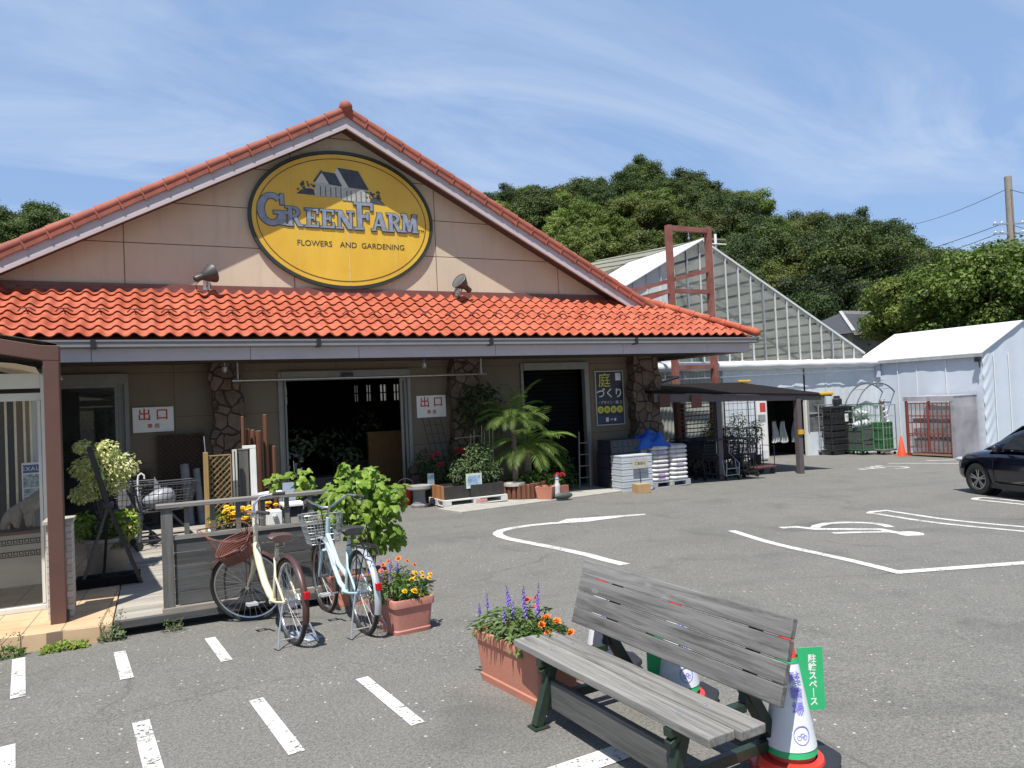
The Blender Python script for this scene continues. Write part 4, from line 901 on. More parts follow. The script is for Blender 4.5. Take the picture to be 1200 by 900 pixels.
# potted variegated shrub
pt = PZ(124, 672, DZ); pt = Vector((pt.x+.02, pt.y+.12, DZ))
t = thing('stone_pot', 'rough grey stone plant pot on the deck behind the black easel', 'pot', pt)
b = MB(); b.lathe([(.19,0),(.21,.05),(.235,.36),(.255,.37),(.25,.41),(.225,.41),(.21,.36),(.0,.35)], 28); b.build('pot', mat('pot_stone', (.30,.27,.23), .9, .3, 5, .5, 30, dirt=(.12,.1,.08), dirtamt=.6), t, smooth=True)
b = MB(); b.lathe([(.20,.36),(.0,.385)], 20, cap=False); b.build('soil', m_soil, t)
def bush(b, rng, c, r, n, size, asp=.55, shell=.55, fold=.12, up=.5, mi=0, squash=None):
    for _ in range(n):
        d = Vector((rng.gauss(0,1), rng.gauss(0,1), rng.gauss(0,1))).normalized(); k = shell+(1-shell)*rng.random()
        p = Vector(c)+Vector((d.x*r[0]*k, d.y*r[1]*k, d.z*r[2]*k)); nn = d*.7+Vector((0,0,up))+Vector((rng.gauss(0,.4),)*1+(rng.gauss(0,.4), rng.gauss(0,.4)))
        b.leaf(p, nn, size*rng.uniform(.65,1.3), rng, asp, fold, tip=d+Vector((rng.gauss(0,.5), rng.gauss(0,.5), rng.gauss(-.2,.5))), mi=mi)
lf_lime = leafmat('lime_leaf', (.16,.26,.03), (.30,.38,.05)); lf_cream = leafmat('variegated_leaf', (.42,.44,.20), (.66,.62,.36), scale=12)
lf_dark = leafmat('dark_leaf', (.025,.055,.018), (.06,.11,.03)); lf_mid = leafmat('mid_leaf', (.05,.11,.02), (.12,.20,.045)); lf_grey = leafmat('grey_green_leaf', (.10,.14,.07), (.20,.24,.12))
rng = random.Random(11)
q = PY(115, 550, pt.y); zc_ = q.z-DZ
t = thing('variegated_shrub', 'shrub with pale cream and yellow leaves growing above the stone pot', 'shrub', (pt.x-.03, pt.y, DZ+.38))
hh = zc_-.38; b = MB()
for (dx, dz, r) in ((-.02,0,.24),(-.18,.02,.16),(.2,.03,.2),(-.12,-.22,.17),(.12,-.18,.16),(-.2,.28,.09),(.05,.22,.15),(-.22,-.28,.12)):
    bush(b, rng, (dx, rng.uniform(-.06,.06), hh+dz), (r, r, r*.85), int(2300*r), .044, .62)
b.build('foliage', lf_cream, t, fix=False)
for i in range(5):
    a = i*1.3; b = MB(); b.tube([(0,0,0),(.03*cos(a),.03*sin(a),hh*.5),(.14*cos(a),.12*sin(a),hh+.05)], [.012,.009,.005], 5); b.build('stem', mat('stem_brown', (.10,.07,.045), .9), t)
t = thing('potted_herbs', 'low mound of lime and dark green plants filling the stone pot', 'plant', (pt.x, pt.y, DZ+.385)); b = MB()
bush(b, rng, (.19,-.05,.16), (.16,.16,.19), 420, .055, .6); bush(b, rng, (-.24,-.02,.18), (.12,.14,.17), 260, .055, .6); b.build('lime_foliage', lf_lime, t, fix=False)
b = MB(); bush(b, rng, (0,-.02,.08), (.25,.22,.18), 420, .07, .35); b.build('dark_foliage', lf_dark, t, fix=False)
b = MB()
for i in range(40):
    x = rng.uniform(-.0,.2); b.leaf((x,-.2,.06), (0,-1,.2), .18, rng, .1, .02, tip=(rng.uniform(-.4,.4),-.4,-.6))
b.build('trailing_grass', lf_grey, t, fix=False)
# wire shopping cart (also used under the cart shelter)
CART = []
def make_cart(label, group):
    t = thing('shopping_cart', label, 'shopping cart', (0,0,0), 0, group)
    m = CARTM
    fr = MB()
    for s in (-.24, .24):
        fr.tube([(-.38,s,.12),(.38,s*.8,.12)], .013, 6); fr.tube([(-.38,s,.12),(-.30,s,.45),(-.42,s,.98),(-.50,s,1.0)], .013, 6); fr.tube([(.36,s*.8,.12),(.05,s*.85,.48)], .011, 6)
    fr.tube([(-.38,-.24,.16),(-.38,.24,.16)], .011, 6); fr.build('frame', m, t, smooth=True)
    h = MB(); h.tube([(-.50,-.27,1.0),(-.50,.27,1.0)], .017, 8); h.build('handle', m_red if False else m_dark, t)
    k = MB()
    def ringz(z, e): return [(-.40-e,-.24-e,z),(.40+e*2,-.19-e,z),(.40+e*2,.19+e,z),(-.40-e,.24+e,z)]
    for z, e in ((.50,-.04),(.58,-.03),(.66,-.02),(.74,-.01),(.82,.0),(.88,.01)): k.tube(ringz(z, e), .006 if z < .85 else .010, 4, closed=True)
    lo, hi = ringz(.50,-.04), ringz(.88,.01)
    for i in range(4):
        a0, a1, c0, c1 = Vector(lo[i]), Vector(lo[(i+1)%4]), Vector(hi[i]), Vector(hi[(i+1)%4]); n = 13 if i % 2 == 0 else 7
        for j in range(n): k.tube([a0.lerp(a1, j/n), c0.lerp(c1, j/n)], .004, 4)
    for j in range(1, 8): k.tube([Vector(lo[0]).lerp(Vector(lo[3]), j/8), Vector(lo[1]).lerp(Vector(lo[2]), j/8)], .004, 4)
    k.build('basket', m, t)
    w0 = None
    for (x, s) in ((-.36,.24),(-.36,-.24),(.36,.19),(.36,-.19)):
        if w0 is None:
            w_ = MB(); w_.tube([(0,-.015,0),(0,.015,0)], .06, 12); w0 = w_.build('wheel', m_rubber, t, loc=(x,s,.06))
        else:
            c = w0.copy(); C.objects.link(c); c.parent = t; c.location = (x,s,.06)
    return t
CARTM = mat('cart_wire', (.06,.062,.068), .4, .1, metal=.6)
g1 = 'wire carts by the left shop door'
c0 = make_cart('wire cart with a white plastic bag by the left door, partly behind the fence', g1)
p = PY(192, 595, 11.6); c0.location = (p.x, 11.6, gz(p.x, 11.6)+.0); c0.rotation_euler = (0,0,radians(8)); c0.location.z = DZ if p.x < 1.6 and 11.6 < 13.2 else c0.location.z
c1 = copy_tree(c0); p = PY(146, 595, 11.9); c1.location = (p.x, 11.95, DZ); c1.rotation_euler = (0,0,radians(5)); c1['label'] = 'wire cart directly behind the variegated shrub, nearer the left door'
# plastic bag, umbrella in the cart
p = PY(188, 583, 11.6); rng = random.Random(4)
t = thing('plastic_bag', 'crumpled white plastic bag lying in the wire cart', 'bag', (p.x-.02, 11.6, DZ+.515))
b = MB(); b.sphere((0,0,.14), (.2,.15,.14), 16, 12)
b.v = [(x*(1+.12*sin(9*z+5*x)), y, z*(1+.25*sin(6*x)) ) for x, y, z in b.v]; b.add([(-.06,0,.24),(.05,.02,.26),(-.05,0,.46)], [(0,1,2)]); b.build('bag', mat('bag_white', (.30,.31,.34), .4, .1, 4, .6, 12), t, smooth=True)
p = PY(162, 580, 11.75)
t = thing('umbrella', 'closed umbrella with a white hooked handle standing beside the wire cart', 'umbrella', (p.x, 11.72, DZ))
b = MB(); b.lathe([(.005,.0),(.03,.12),(.055,.5),(.035,.72),(.012,.75)], 10); b.build('cloth', mat('grey_cloth', (.2,.21,.23), .7), t, smooth=True)
b = MB(); b.tube([(0,0,.74),(0,0,.93),(.01,0,.99),(.045,0,1.02),(.08,0,.99),(.085,0,.94)], .012, 8); b.build('handle', m_wht, t, smooth=True)
p = PY(148, 570, 12.1); t = thing('cardboard_box', 'pale grey box on the wire cart behind the shrub', 'box', (p.x+.05, 11.95, DZ+.52)); b = MB(); b.box(-.16,.16,-.12,.12,0,.28); b.build('carton', mat('grey_board', (.2,.205,.22), .7), t, bevel=.01); b = MB(); b.box(-.163,.163,-.03,.03,.2805,.284); b.build('tape', m_beige, t)
# dark lattice panels leaning on the wall
def lattice(name, label, u0, v0, u1, v1, y, col, cat='lattice', step=.085, th=.022, frame=.05, group=None, zbot=None):
    A, B_ = PY(u0, v0, y), PY(u1, v1, y); w, h = B_.x-A.x, A.z-B_.z
    t = thing(name, label, cat, (A.x+w/2, y, B_.z if zbot is None else zbot), 0, group)
    if zbot is not None: h = A.z-zbot
    m = wood('wood_'+name+str(int(u0)), col, 'z', contrast=.25, knots=False)
    b = MB(); b.box(-w/2,-w/2+frame,0,.035,0,h); b.box(w/2-frame,w/2,0,.035,0,h); b.box(-w/2+frame,w/2-frame,0,.035,h-frame,h); b.box(-w/2+frame,w/2-frame,0,.035,0,frame); b.build('frame', m, t)
    b = MB(); x0, x1, z0, z1 = -w/2+frame, w/2-frame, frame, h-frame
    for sgn, yy_ in ((1,.009),(-1,.0225)):
        c = -(z1-z0)-(x1-x0)
        while c < (x1-x0)+(z1-z0):
            # line z = z0 + sgn*(x - x0 - c)
            pts = []
            for x in (x0, x1):
                z = z0+sgn*(x-x0-c) if sgn > 0 else z1-(x-x0-c)
                if z0-1e-6 <= z <= z1+1e-6: pts.append((x, z))
            for z in (z0, z1):
                x = x0+c+(z-z0)*sgn if sgn > 0 else x0+c+(z1-z)
                if x0 < x < x1: pts.append((x, z))
            if len(pts) >= 2: b.bar((pts[0][0],yy_,pts[0][1]), (pts[1][0],yy_,pts[1][1]), th, .012, (0,1,0)) if (Vector(pts[0])-Vector(pts[1])).length > .03 else None
            c += step
    b.build('lattice_slats', m, t); return t
lattice('lattice_panel', 'tall dark brown lattice panel leaning on the wall beside the stone pillar', 184, 510, 243, 620, YW-.12, (.055,.032,.025), zbot=-.1)
lattice('lattice_panel', 'small brown lattice panel with a curved top below the left exit sign', 155, 552, 182, 625, YW-.16, (.10,.06,.04), zbot=-.1)
for (u, v, dx, lab) in ((217, 545, .03, 'thicker rolled white sheet leaning on the dark lattice'), (231, 550, .02, 'thinner rolled pale sheet leaning on the dark lattice')):
    p = PY(u, v, YW-.5); t = thing('rolled_sheet', lab, 'roll', (p.x+.05, YW-.55, gz(p.x, YW-.5)), 0, 'rolled sheets'); b = MB(); b.tube([(0,-.12,0),(-.06,.18,p.z-gz(p.x, YW))], .075 if u < 220 else .06, 12); b.build('roll', mat('sheet_white', (.22,.22,.23), .6), t, smooth=True); b = MB(); b.tube([(-.061,.185,p.z-gz(p.x,YW)+.001),(-.0612,.186,p.z-gz(p.x,YW)+.004)], .03, 10); b.build('core', m_black, t)
# bamboo expanding fence, white trellis, white arbour post, stained log stakes
lattice('bamboo_trellis', 'tan bamboo expanding trellis with a stout post behind the deck fence', 243, 534, 274, 628, 9.6, (.30,.21,.09), 'trellis', .07, .014, .012, zbot=DZ)
A = PY(240.5, 530, 9.58); t = thing('trellis_post', 'tan wooden post at the left end of the bamboo trellis', 'post', (A.x, 9.56, DZ)); b = MB(); b.box(-.027,.027,-.027,.027,0,A.z-DZ); b.build('post', wood('tan_post', (.36,.24,.09), 'z', contrast=.2, knots=False), t, bevel=.004); b = MB(); b.tube([(0,0,A.z-DZ),(-.01,0,A.z-DZ+.19)], .006, 5); b.build('rod', m_steel, t)
lattice('white_trellis', 'narrow white diamond trellis between bamboo trellis and grey post', 272, 527, 281, 628, 9.75, (.62,.62,.58), 'trellis', .10, .028, .02, zbot=DZ)
A = PY(285, 527, 9.9); t = thing('grey_stake', 'weathered grey squared post beside the white trellis', 'post', (A.x, 9.9, DZ)); b = MB(); b.box(-.055,.055,-.03,.03,0,A.z-DZ); b.build('post', W_GREYZ, t, bevel=.005); b = MB(); b.box(-.06,.06,-.034,.034,A.z-DZ+.0005,A.z-DZ+.012); b.build('cap', W_GREY, t)
A = PY(296, 525, 9.7); t = thing('garden_stool', 'white painted frame with a tall post and low seat among the stakes', 'frame', (A.x, 9.7, DZ)); h = A.z-DZ; b = MB(); b.box(-.035,.035,-.03,.03,0,h); b.build('post', m_wht, t, bevel=.004); b = MB(); b.box(-.12,.034,-.032,.032,h+.0005,h+.035); b.build('head', m_wht, t); zs = PY(310,577,9.7).z-DZ; b = MB(); b.box(.037,.34,-.12,.12,zs-.06,zs); b.build('seat', m_wht, t, bevel=.006); 
for x in (.08,.31): b = MB(); b.box(x-.018,x+.018,-.02,.02,0,zs-.061); b.build('leg', m_wht, t)
logs = ((284,488,3.5,'slim, tallest at the left'),(290,503,5,'pale-topped'),(296,504,5,'second pale-topped'),(303,505,6,'thick reddish'),(310,486,4.5,'tallest with a grey wrapped top'),(317,520,4,'shorter'),(321,523,4,'shortest, at the right'),(300,506,4,'dark, behind the thick one'))
Wlog = wood('stained_log', (.13,.055,.03), 'z', contrast=.4, knots=True, rnd=.25)
for i, (u, v, wpx, lab) in enumerate(logs):
    y = 10.3+.08*(i % 3)+(.15 if i == 7 else 0); A = PY(u, v, y); t = thing('log_stake', 'brown log stake, '+lab+', in the bundle by the middle door', 'stake', (A.x, y, DZ), 0, 'brown log stakes'); r = wpx*.0065; h = A.z-DZ
    b = MB(); b.lathe([(r,0),(r*.97,h*.6),(r*.95,h-.02),(r*.8,h)], 10); b.build('log', Wlog, t, smooth=True); b = MB(); b.lathe([(r*.78,h+.001),(r*.7,h+.004)], 10); b.build('cut_end', mat('cut_wood', (.3,.2,.13), .8), t)
# yellow flowers in a white trough behind the fence
yf = 8.2; A = PY(244, 618, yf); B_ = PY(296, 618, yf)
def flower(b, c, r, rng, petals=9, layers=3, mi=0, up=(0,-.3,1)):
    n = Vector(up).normalized()
    for l in range(layers):
        for k in range(petals):
            a = 2*pi*k/petals+l*.4+rng.uniform(-.1,.1); u_ = n.orthogonal().normalized(); w_ = n.cross(u_); d = u_*cos(a)+w_*sin(a)
            e = .15+.45*l; nn = (n*(1-.3*l)+d*-.35*l+n*.1); b.leaf(Vector(c)+n*(.12*r*l), n-d*.5*l, r*(1-.22*l), rng, .62, .05, tip=d+n*e, mi=mi)
fy_m = mat('yellow_petal', (.80,.46,.012), .6, .12, 30); fo_m = mat('orange_petal', (.80,.20,.012), .6, .15, 30); fr_m = mat('red_petal', (.5,.02,.03), .55, .2, 30); fb_m = mat('violet_petal', (.16,.11,.42), .6, .25, 30)
t = thing('flower_trough', 'white trough planter standing on the deck behind the fence', 'planter', ((A.x+B_.x)/2, yf, DZ)); w = B_.x-A.x; zt_ = A.z-DZ-.03
b = MB(); b.box(-w/2,w/2,-.1,.1,zt_-.17,zt_); b.build('trough', m_wht, t, bevel=.01); b = MB(); b.box(-w/2+.02,w/2-.02,-.08,.08,zt_+.0005,zt_+.008); b.build('soil', m_soil, t)
for s in (-1,1): b = MB(); b.box(s*w*.38-.02,s*w*.38+.02,-.07,.07,0,zt_-.171); b.build('leg', m_wht, t)
t = thing('yellow_flowers', 'cluster of bright yellow marigolds seen through the fence balusters', 'flowers', ((A.x+B_.x)/2, yf, DZ+zt_+.008)); rng = random.Random(21)
b = MB(); bush(b, rng, (0,0,.09), (w*.5,.09,.1), 420, .045, .35); b.build('foliage', lf_mid, t, fix=False)
b = MB()
for i in range(64): flower(b, (rng.uniform(-.05,w*.5) if i < 52 else rng.uniform(-w*.5,w*.5), rng.uniform(-.1,.06), .05+rng.random()*.16), .034, rng, 8, 2)
b.build('blossom', fy_m, t, fix=False)
# small cards and boxes right of the stakes, behind the fence
A, B_ = PY(331,566,9.2), PY(347,586,9.2); w, h = B_.x-A.x, A.z-B_.z
t = thing('info_card', 'small pale blue-grey card on a stand right of the log stakes', 'card', ((A.x+B_.x)/2, 9.2, DZ)); z0 = B_.z-DZ; b = MB(); b.box(-w/2,w/2,0,.01,z0,z0+h); b.build('card', mat('card_blue', (.30,.36,.44), .5), t); b = MB(); b.tube([(0,.014,0),(0,.014,z0+h*.8)], .006, 6); b.build('stem', m_black, t); b = MB(); b.lathe([(.09,0),(.09,.012)], 14); b.build('foot', m_black, t)
A, B_ = PY(314,600,8.6), PY(331,613,8.6); w, h = B_.x-A.x, A.z-B_.z
t = thing('white_crate', 'small white box with a round knob behind the fence balusters', 'box', ((A.x+B_.x)/2, 8.6, DZ)); b = MB(); b.box(-w/2,w/2,0,.2,0,A.z-DZ); b.build('box', m_wht, t, bevel=.005); b = MB(); b.sphere((0,-.015,A.z-DZ-.06), .03, 10, 8); b.build('knob', m_steel, t)
A, B_ = PY(331,591,8.9), PY(357,600,8.9); t = thing('plant_table', 'small white-topped table behind the fence near the vine', 'table', ((A.x+B_.x)/2, 9.0, DZ)); w = B_.x-A.x; h = A.z-DZ; b = MB(); b.box(-w/2,w/2,-.15,.15,h-.03,h); b.build('top', m_wht, t, bevel=.004)
for x in (-1,1):
    for y in (-1,1): b = MB(); b.box(x*w*.42-.012,x*w*.42+.012,y*.12-.012,y*.12+.012,0,h-.031); b.build('leg', m_black, t)
rng = random.Random(8); t = thing('small_flowers', 'few small yellow blooms with brown stems at the foot of the log stakes', 'flowers', (PY(320,590,9.3).x, 9.3, DZ)); b = MB(); z0 = PY(320,600,9.3).z-DZ
for i in range(14): x = rng.uniform(-.1,.18); z = z0+rng.uniform(.0,.12); flower(b, (x,0,z), .03, rng, 7, 2)
b.build('blossom', fy_m, t, fix=False); b = MB()
for i in range(10): x = rng.uniform(-.1,.18); b.tube([(x*.4,0,0),(x,0,z0+.05)], .005, 4)
b.build('stem', lf_mid, t)
# ---- grape vines: one in a terracotta planter at the fence end, one climbing along the rail
lf_vine = leafmat('vine_leaf', (.11,.195,.024), (.24,.35,.05), trans=.35, scale=5)
def vine_leaf(b, p, n, s, rng):
    p = Vector(p); n = Vector(n).normalized(); tp = Vector((rng.gauss(0,.6), rng.gauss(-.2,.6), -.8+rng.gauss(0,.3))); tp -= n*tp.dot(n); tp.normalize(); sd = n.cross(tp)
    sh = [(0,0),(.42,-.10),(.50,.28),(.30,.42),(.26,.78),(0,1.05),(-.26,.78),(-.30,.42),(-.50,.28),(-.42,-.10)]
    n0 = len(b.v); b.v.append(tuple(p+tp*s*.3+n*s*.07))
    for a, c in sh: b.v.append(tuple(p+sd*(a*s)+tp*(c*s)-n*(abs(a)*s*.22)))
    for k in range(10): b.f.append((n0, n0+1+k, n0+1+(k+1) % 10)); b.mi.append(0)
def planterT(label, loc, rz, L=.64, Wd=.32, H=.33, group='terracotta planters', m=None):
    t = thing('terracotta_planter', label, 'planter', loc, rz, group); b = MB()
    def rr(l, w, z, r=.035):
        o = []
        for sx, sy, a0 in ((1,1,0),(-1,1,90),(-1,-1,180),(1,-1,270)):
            for k in range(4): a = radians(a0+k*30); o.append((sx*(l/2-r)+r*cos(a), sy*(w/2-r)+r*sin(a), z))
        return o
    rings = [rr(L*.90,Wd*.86,0), rr(L*.92,Wd*.88,.045), rr(L*.90,Wd*.85,.055), rr(L*.96,Wd*.93,H-.07), rr(L,Wd,H-.06), rr(L*1.01,Wd*1.02,H-.02), rr(L,Wd,H), rr(L*.93,Wd*.87,H), rr(L*.9,Wd*.82,H-.05)]
    n = 16; b.v = [p for r in rings for p in r]
    for i in range(len(rings)-1):
        for k in range(n): b.f.append((i*n+k, i*n+(k+1) % n, (i+1)*n+(k+1) % n, (i+1)*n+k)); b.mi.append(0)
    b.f.append(tuple(range(n-1,-1,-1))); b.mi.append(0)
    b.build('pot', m or M_TERRA, t, smooth=True, ang=30)
    s = MB(); s.add([(x,y,H-.04) for x,y,z in rr(L*.905,Wd*.83,0)], [tuple(range(16))]); s.build('soil', m_soil, t); return t
M_TERRA = mat('terracotta', (.50,.20,.13), .8, .10, 5, .15, 50, dirt=(.32,.14,.10), dirtamt=.5, rnd=.06)
vx = PG(425, 700); vb = Vector((1.9, 7.55, gz(1.9,7.55)))
planterT('terracotta planter holding the grape vine, behind the light blue bicycle', (1.78, 7.5, gz(1.78,7.5)), radians(4), .6, .3, .3)
rng = random.Random(31)
t = thing('grape_vine', 'large leafy grape vine in a planter at the right end of the deck fence', 'vine', (vb.x, vb.y, vb.z+.27)); b = MB(); ys = vb.y
def at_(u, v, y=ys): p = PY(u, v, y); return Vector((p.x-vb.x, p.y-vb.y, p.z-vb.z-.27))
for (u, v, r, n) in ((430,585,.24,150),(400,580,.17,85),(455,590,.16,80),(425,610,.2,100),(452,618,.15,80),(410,556,.06,12),(402,546,.045,10),(437,553,.055,20),(462,628,.11,50),(440,632,.12,50),(395,600,.14,50),(425,560,.12,40),(465,577,.10,34),(444,572,.13,50),(388,560,.0,0)):
    c = at_(u, v)
    for _ in range(n):
        d = Vector((rng.gauss(0,1), rng.gauss(0,1), rng.gauss(0,1))).normalized(); p = c+d*r*rng.uniform(.45,1.22)
        vine_leaf(b, p, d*.6+Vector((rng.gauss(-.1,.35), -.45+rng.gauss(0,.3), .55)), rng.uniform(.04,.11), rng)
b.build('foliage', lf_vine, t, fix=False); stm = mat('vine_stem', (.22,.20,.10), .8)
for (u, v) in ((402,548),(437,558),(425,590),(455,600),(410,610),(465,625),(395,590)):
    e = at_(u, v); b = MB(); b.tube([(rng.uniform(-.05,.05),0,0), e*.5+Vector((rng.uniform(-.05,.05),.03,.06)), e], [.009,.007,.004], 5); b.build('stem', stm, t)
t = thing('climbing_vine', 'thin grape vine shoots climbing over the fence rail left of the large vine', 'vine', (1.1, 7.85, DZ)); b = MB()
def a2(u, v): p = PY(u, v, 7.85); return Vector((p.x-1.1, 0, p.z-DZ))
for (u, v, r, n) in ((322,563,.07,16),(318,570,.06,12),(358,560,.075,20),(352,572,.06,14),(340,556,.03,5),(363,572,.05,10),(366,604,.06,10),(368,622,.05,8),(372,590,.05,6)):
    for _ in range(n): d = Vector((rng.gauss(0,1), rng.gauss(0,1), rng.gauss(0,1))).normalized(); vine_leaf(b, a2(u, v)+d*r, d*.5+Vector((0,-.5,.6)), rng.uniform(.05,.085), rng)
b.build('foliage', lf_vine, t, fix=False)
b = MB(); b.tube([(.45,0,.0), a2(371,615), a2(366,588), a2(345,565), a2(325,560)], [.008,.007,.006,.004,.003], 5); b.tube([a2(352,566), a2(345,553), a2(344,540)], .003, 4); b.tube([a2(350,560), a2(354,548)], .002, 4); b.build('stem', stm, t)
# ================================================================== BICYCLES
def bicycle(label, P, Q, steer, frame_m, basket_m, saddle_m, guard_m, rack=True, bent=False, refl_col=None, beam=True, group='bicycles parked at the deck fence'):
    P = Vector((P[0], P[1])); Q = Vector((Q[0], Q[1])); d = (Q-P).normalized(); z = gz(P.x, P.y); z2 = gz(Q.x, Q.y)
    t = thing('bicycle', label, 'bicycle', (P.x, P.y, z), atan2(d.y, d.x), group)
    pit = atan2(z-z2, 1.1); t.rotation_euler[1] = pit
    R = .338; WB = 1.10
    A0, A1 = Vector((.895,0,.88)), Vector((.975,0,.60)); axd = (A0-A1).normalized()
    MS = Matrix.Translation(A1) @ Matrix.Rotation(steer, 4, axd) @ Matrix.Translation(-A1)
    # spin so the front axle stays above ground: keep wheel contact
    def mk(b, name, m, par=t, st=False, **k):
        if st: b.v = [tuple(MS @ Vector(p)) for p in b.v]
        return b.build(name, m, par, **k)
    def wheel(cx, name, st):
        b = MB(); n = 48; b.tube([(cx+R*cos(2*pi*i/n), 0, R+R*sin(2*pi*i/n)-.0) for i in range(n)], .0185, 8, closed=True); w = mk(b, name, m_rubber, st=st, smooth=True)
        b = MB(); b.tube([(cx+(R-.024)*cos(2*pi*i/n), 0, R+(R-.024)*sin(2*pi*i/n)) for i in range(n)], .012, 6, closed=True); mk(b, 'rim', m_chrome, w, st, smooth=True)
        b = MB(); b.tube([(cx,-.045,R),(cx,.045,R)], [.018,.018], 10)
        for i in range(32):
            a = 2*pi*i/32; s = .03 if i % 2 else -.03; a2_ = a+(.35 if (i//2) % 2 else -.35); b.tube([(cx+.018*cos(a2_),s,R+.018*sin(a2_)),(cx+(R-.03)*cos(a),0,R+(R-.03)*sin(a))], .0014, 3)
        mk(b, 'spokes', m_chrome, w, st)
    wheel(0, 'rear_wheel', False); wheel(WB, 'front_wheel', True)
    def guard(cx, a0, a1, name, st):
        b = MB(); n = 22; rg = R+.035; vs = []; fs = []
        for i in range(n+1):
            a = radians(a0+(a1-a0)*i/n)
            for (y, dr) in ((-.028,-.016),(-.015,-.002),(0,.003),(.015,-.002),(.028,-.016)): vs.append((cx+(rg+dr)*cos(a), y, R+(rg+dr)*sin(a)))
        for i in range(n):
            for k in range(4): fs.append((i*5+k, i*5+k+1, (i+1)*5+k+1, (i+1)*5+k))
        b.add(vs, fs); return mk(b, name, guard_m, st=st, smooth=True, fix=False)
    gr = guard(0, 30, 200, 'rear_mudguard', False); guard(WB, 35, 165, 'front_mudguard', True)
    b = MB(); a = radians(188); b.box(-.022,.022,-.022,.022,-.03,.03, M=Matrix.Translation((-R-.052,0,R+.10))); o = mk(b, 'rear_reflector', mat('reflector_red', (.45,.01,.015), .15, .1), bevel=.006)
    # frame
    BB = Vector((.45,0,.285)); ST = Vector((.30,0,.74)); b = MB()
    b.tube([A0+(A0-A1)*.1, A1-(A0-A1)*.02], .021, 10)
    hd = A1.lerp(A0, .45); lo = A1.lerp(A0, .2)
    if beam: b.tube([hd, Vector((.84,0,.56)), Vector((.70,0,.40)), Vector((.56,0,.315)), BB], [.036,.034,.033,.032,.030], 10)
    else:
        b.tube([hd+Vector((0,0,.03)), Vector((.82,0,.66)), Vector((.64,0,.50)), Vector((.40,0,.42))], .021, 10); b.tube([lo, Vector((.78,0,.46)), Vector((.62,0,.33)), BB], .023, 10)
    b.tube([BB, ST], .018, 10)
    for s in (-.055,.055):
        b.tube([BB+Vector((0,s*.6,0)), Vector((.2,s,.31)), Vector((0,s,R))], .011, 8); b.tube([Vector((.325,s*.3,.66)), Vector((.2,s,.52)), Vector((0,s,R))], .009, 8)
    b.tube([BB+Vector((0,-.04,0)), BB+Vector((0,.04,0))], .026, 12); mk(b, 'frame', frame_m, smooth=True)
    b = MB(); b.tube([A1+Vector((0,-.055,-.005)), A1+Vector((0,.055,-.005))], .014, 8)
    for s in (-.055,.055): b.tube([A1+Vector((0,s,0)), Vector((1.02,s,.48)), Vector((WB-.02,s,R+.04)), Vector((WB,s,R))], [.013,.012,.010,.009], 8)
    mk(b, 'front_fork', frame_m, st=True, smooth=True)
    # handlebar, grips, brake levers
    T = A0+axd*.13; b = MB(); b.tube([A0, T], .012, 8)
    def hb(s): return [T+Vector((0,0,0)), T+Vector((.035,s*.05,.005)), T+Vector((.05,s*.13,.05)), T+Vector((0,s*.20,.095)), T+Vector((-.10,s*.255,.085)), T+Vector((-.17,s*.272,.072))]
    for s in (-1, 1): b.tube(hb(s), .0115, 8)
    for s in (-1, 1): b.tube([T+Vector((-.05,s*.235,.085)), T+Vector((-.03,s*.24,.055)), T+Vector((-.15,s*.285,.03))], .006, 6)
    h = mk(b, 'handlebar', m_chrome, st=True, smooth=True)
    for s in (-1, 1): g = MB(); g.tube([hb(s)[4]+Vector((.0,0,0)), hb(s)[5], hb(s)[5]+(hb(s)[5]-hb(s)[4])*.6], [.016,.017,.017], 8); mk(g, 'grip', mat('grip_black', (.04,.035,.035), .8), h, True, smooth=True)
    b = MB(); b.tube([T+Vector((.05,.06,0)), T+Vector((.12,.02,-.15)), A0+Vector((.1,0,-.2)), A1+Vector((.05,.0,0))], .004, 5); b.tube([T+Vector((.05,-.06,0)), T+Vector((.14,-.02,-.1)), A0+Vector((.06,0,-.25)), Vector((.7,0,.44))], .004, 5); mk(b, 'brake_cable', m_black, st=True)
    # basket of welded wire
    def ring(z, k, bend=0):
        x0, x1, w = .97-.0*k, .97+.20+.10*k, .14+.05*k
        return [Vector((x0,-w,z)), Vector((x1,-w*.94,z)), Vector((x1,w*.94,z)), Vector((x0,w,z))]
    def bw(p):   # the bent basket: crushed and hanging forward
        if not bent: return p
        f = (p.z-.66)/.27; q = Vector((.97+(p.x-.97)*1.0, p.y*(.72+.35*f), p.z)); return Matrix.Translation((.98,0,.80)) @ Matrix.Rotation(radians(24)*(1), 4, 'Y') @ Matrix.Rotation(radians(6), 4, 'X') @ Matrix.Translation((-.98,0,-.80)) @ q
    b = MB(); zs = [.66,.715,.77,.825,.88,.935]; hi_ = len(zs) if not bent else 4
    def arc(rg):  # rounded ring
        o = []
        for i in range(4):
            a_, c_ = rg[i], rg[(i+1) % 4]
            for k in (.12,.5,.88): o.append(a_.lerp(c_, k))
        return o
    if not bent:
        for i, z_ in enumerate(zs): b.tube(arc(ring(z_, (z_-.66)/.275)), .0028 if i < 5 else .006, 4, closed=True)
        r0, r1 = ring(.66, 0), ring(.935, 1)
        for i in range(4):
            for j in range(9): b.tube([r0[i].lerp(r0[(i+1)%4], .08+.105*j), r1[i].lerp(r1[(i+1)%4], .08+.105*j)], .0018, 4)
        for j in range(7): b.tube([r0[0].lerp(r0[3], .08+.14*j), r0[1].lerp(r0[2], .08+.14*j)], .003, 4)
    else:   # woven copper tray slumped forward, its wire rim sprung loose above it
        MT = Matrix.Translation((.99,0,.67)) @ Matrix.Rotation(radians(12), 4, 'Y') @ Matrix.Rotation(radians(-14), 4, 'X')
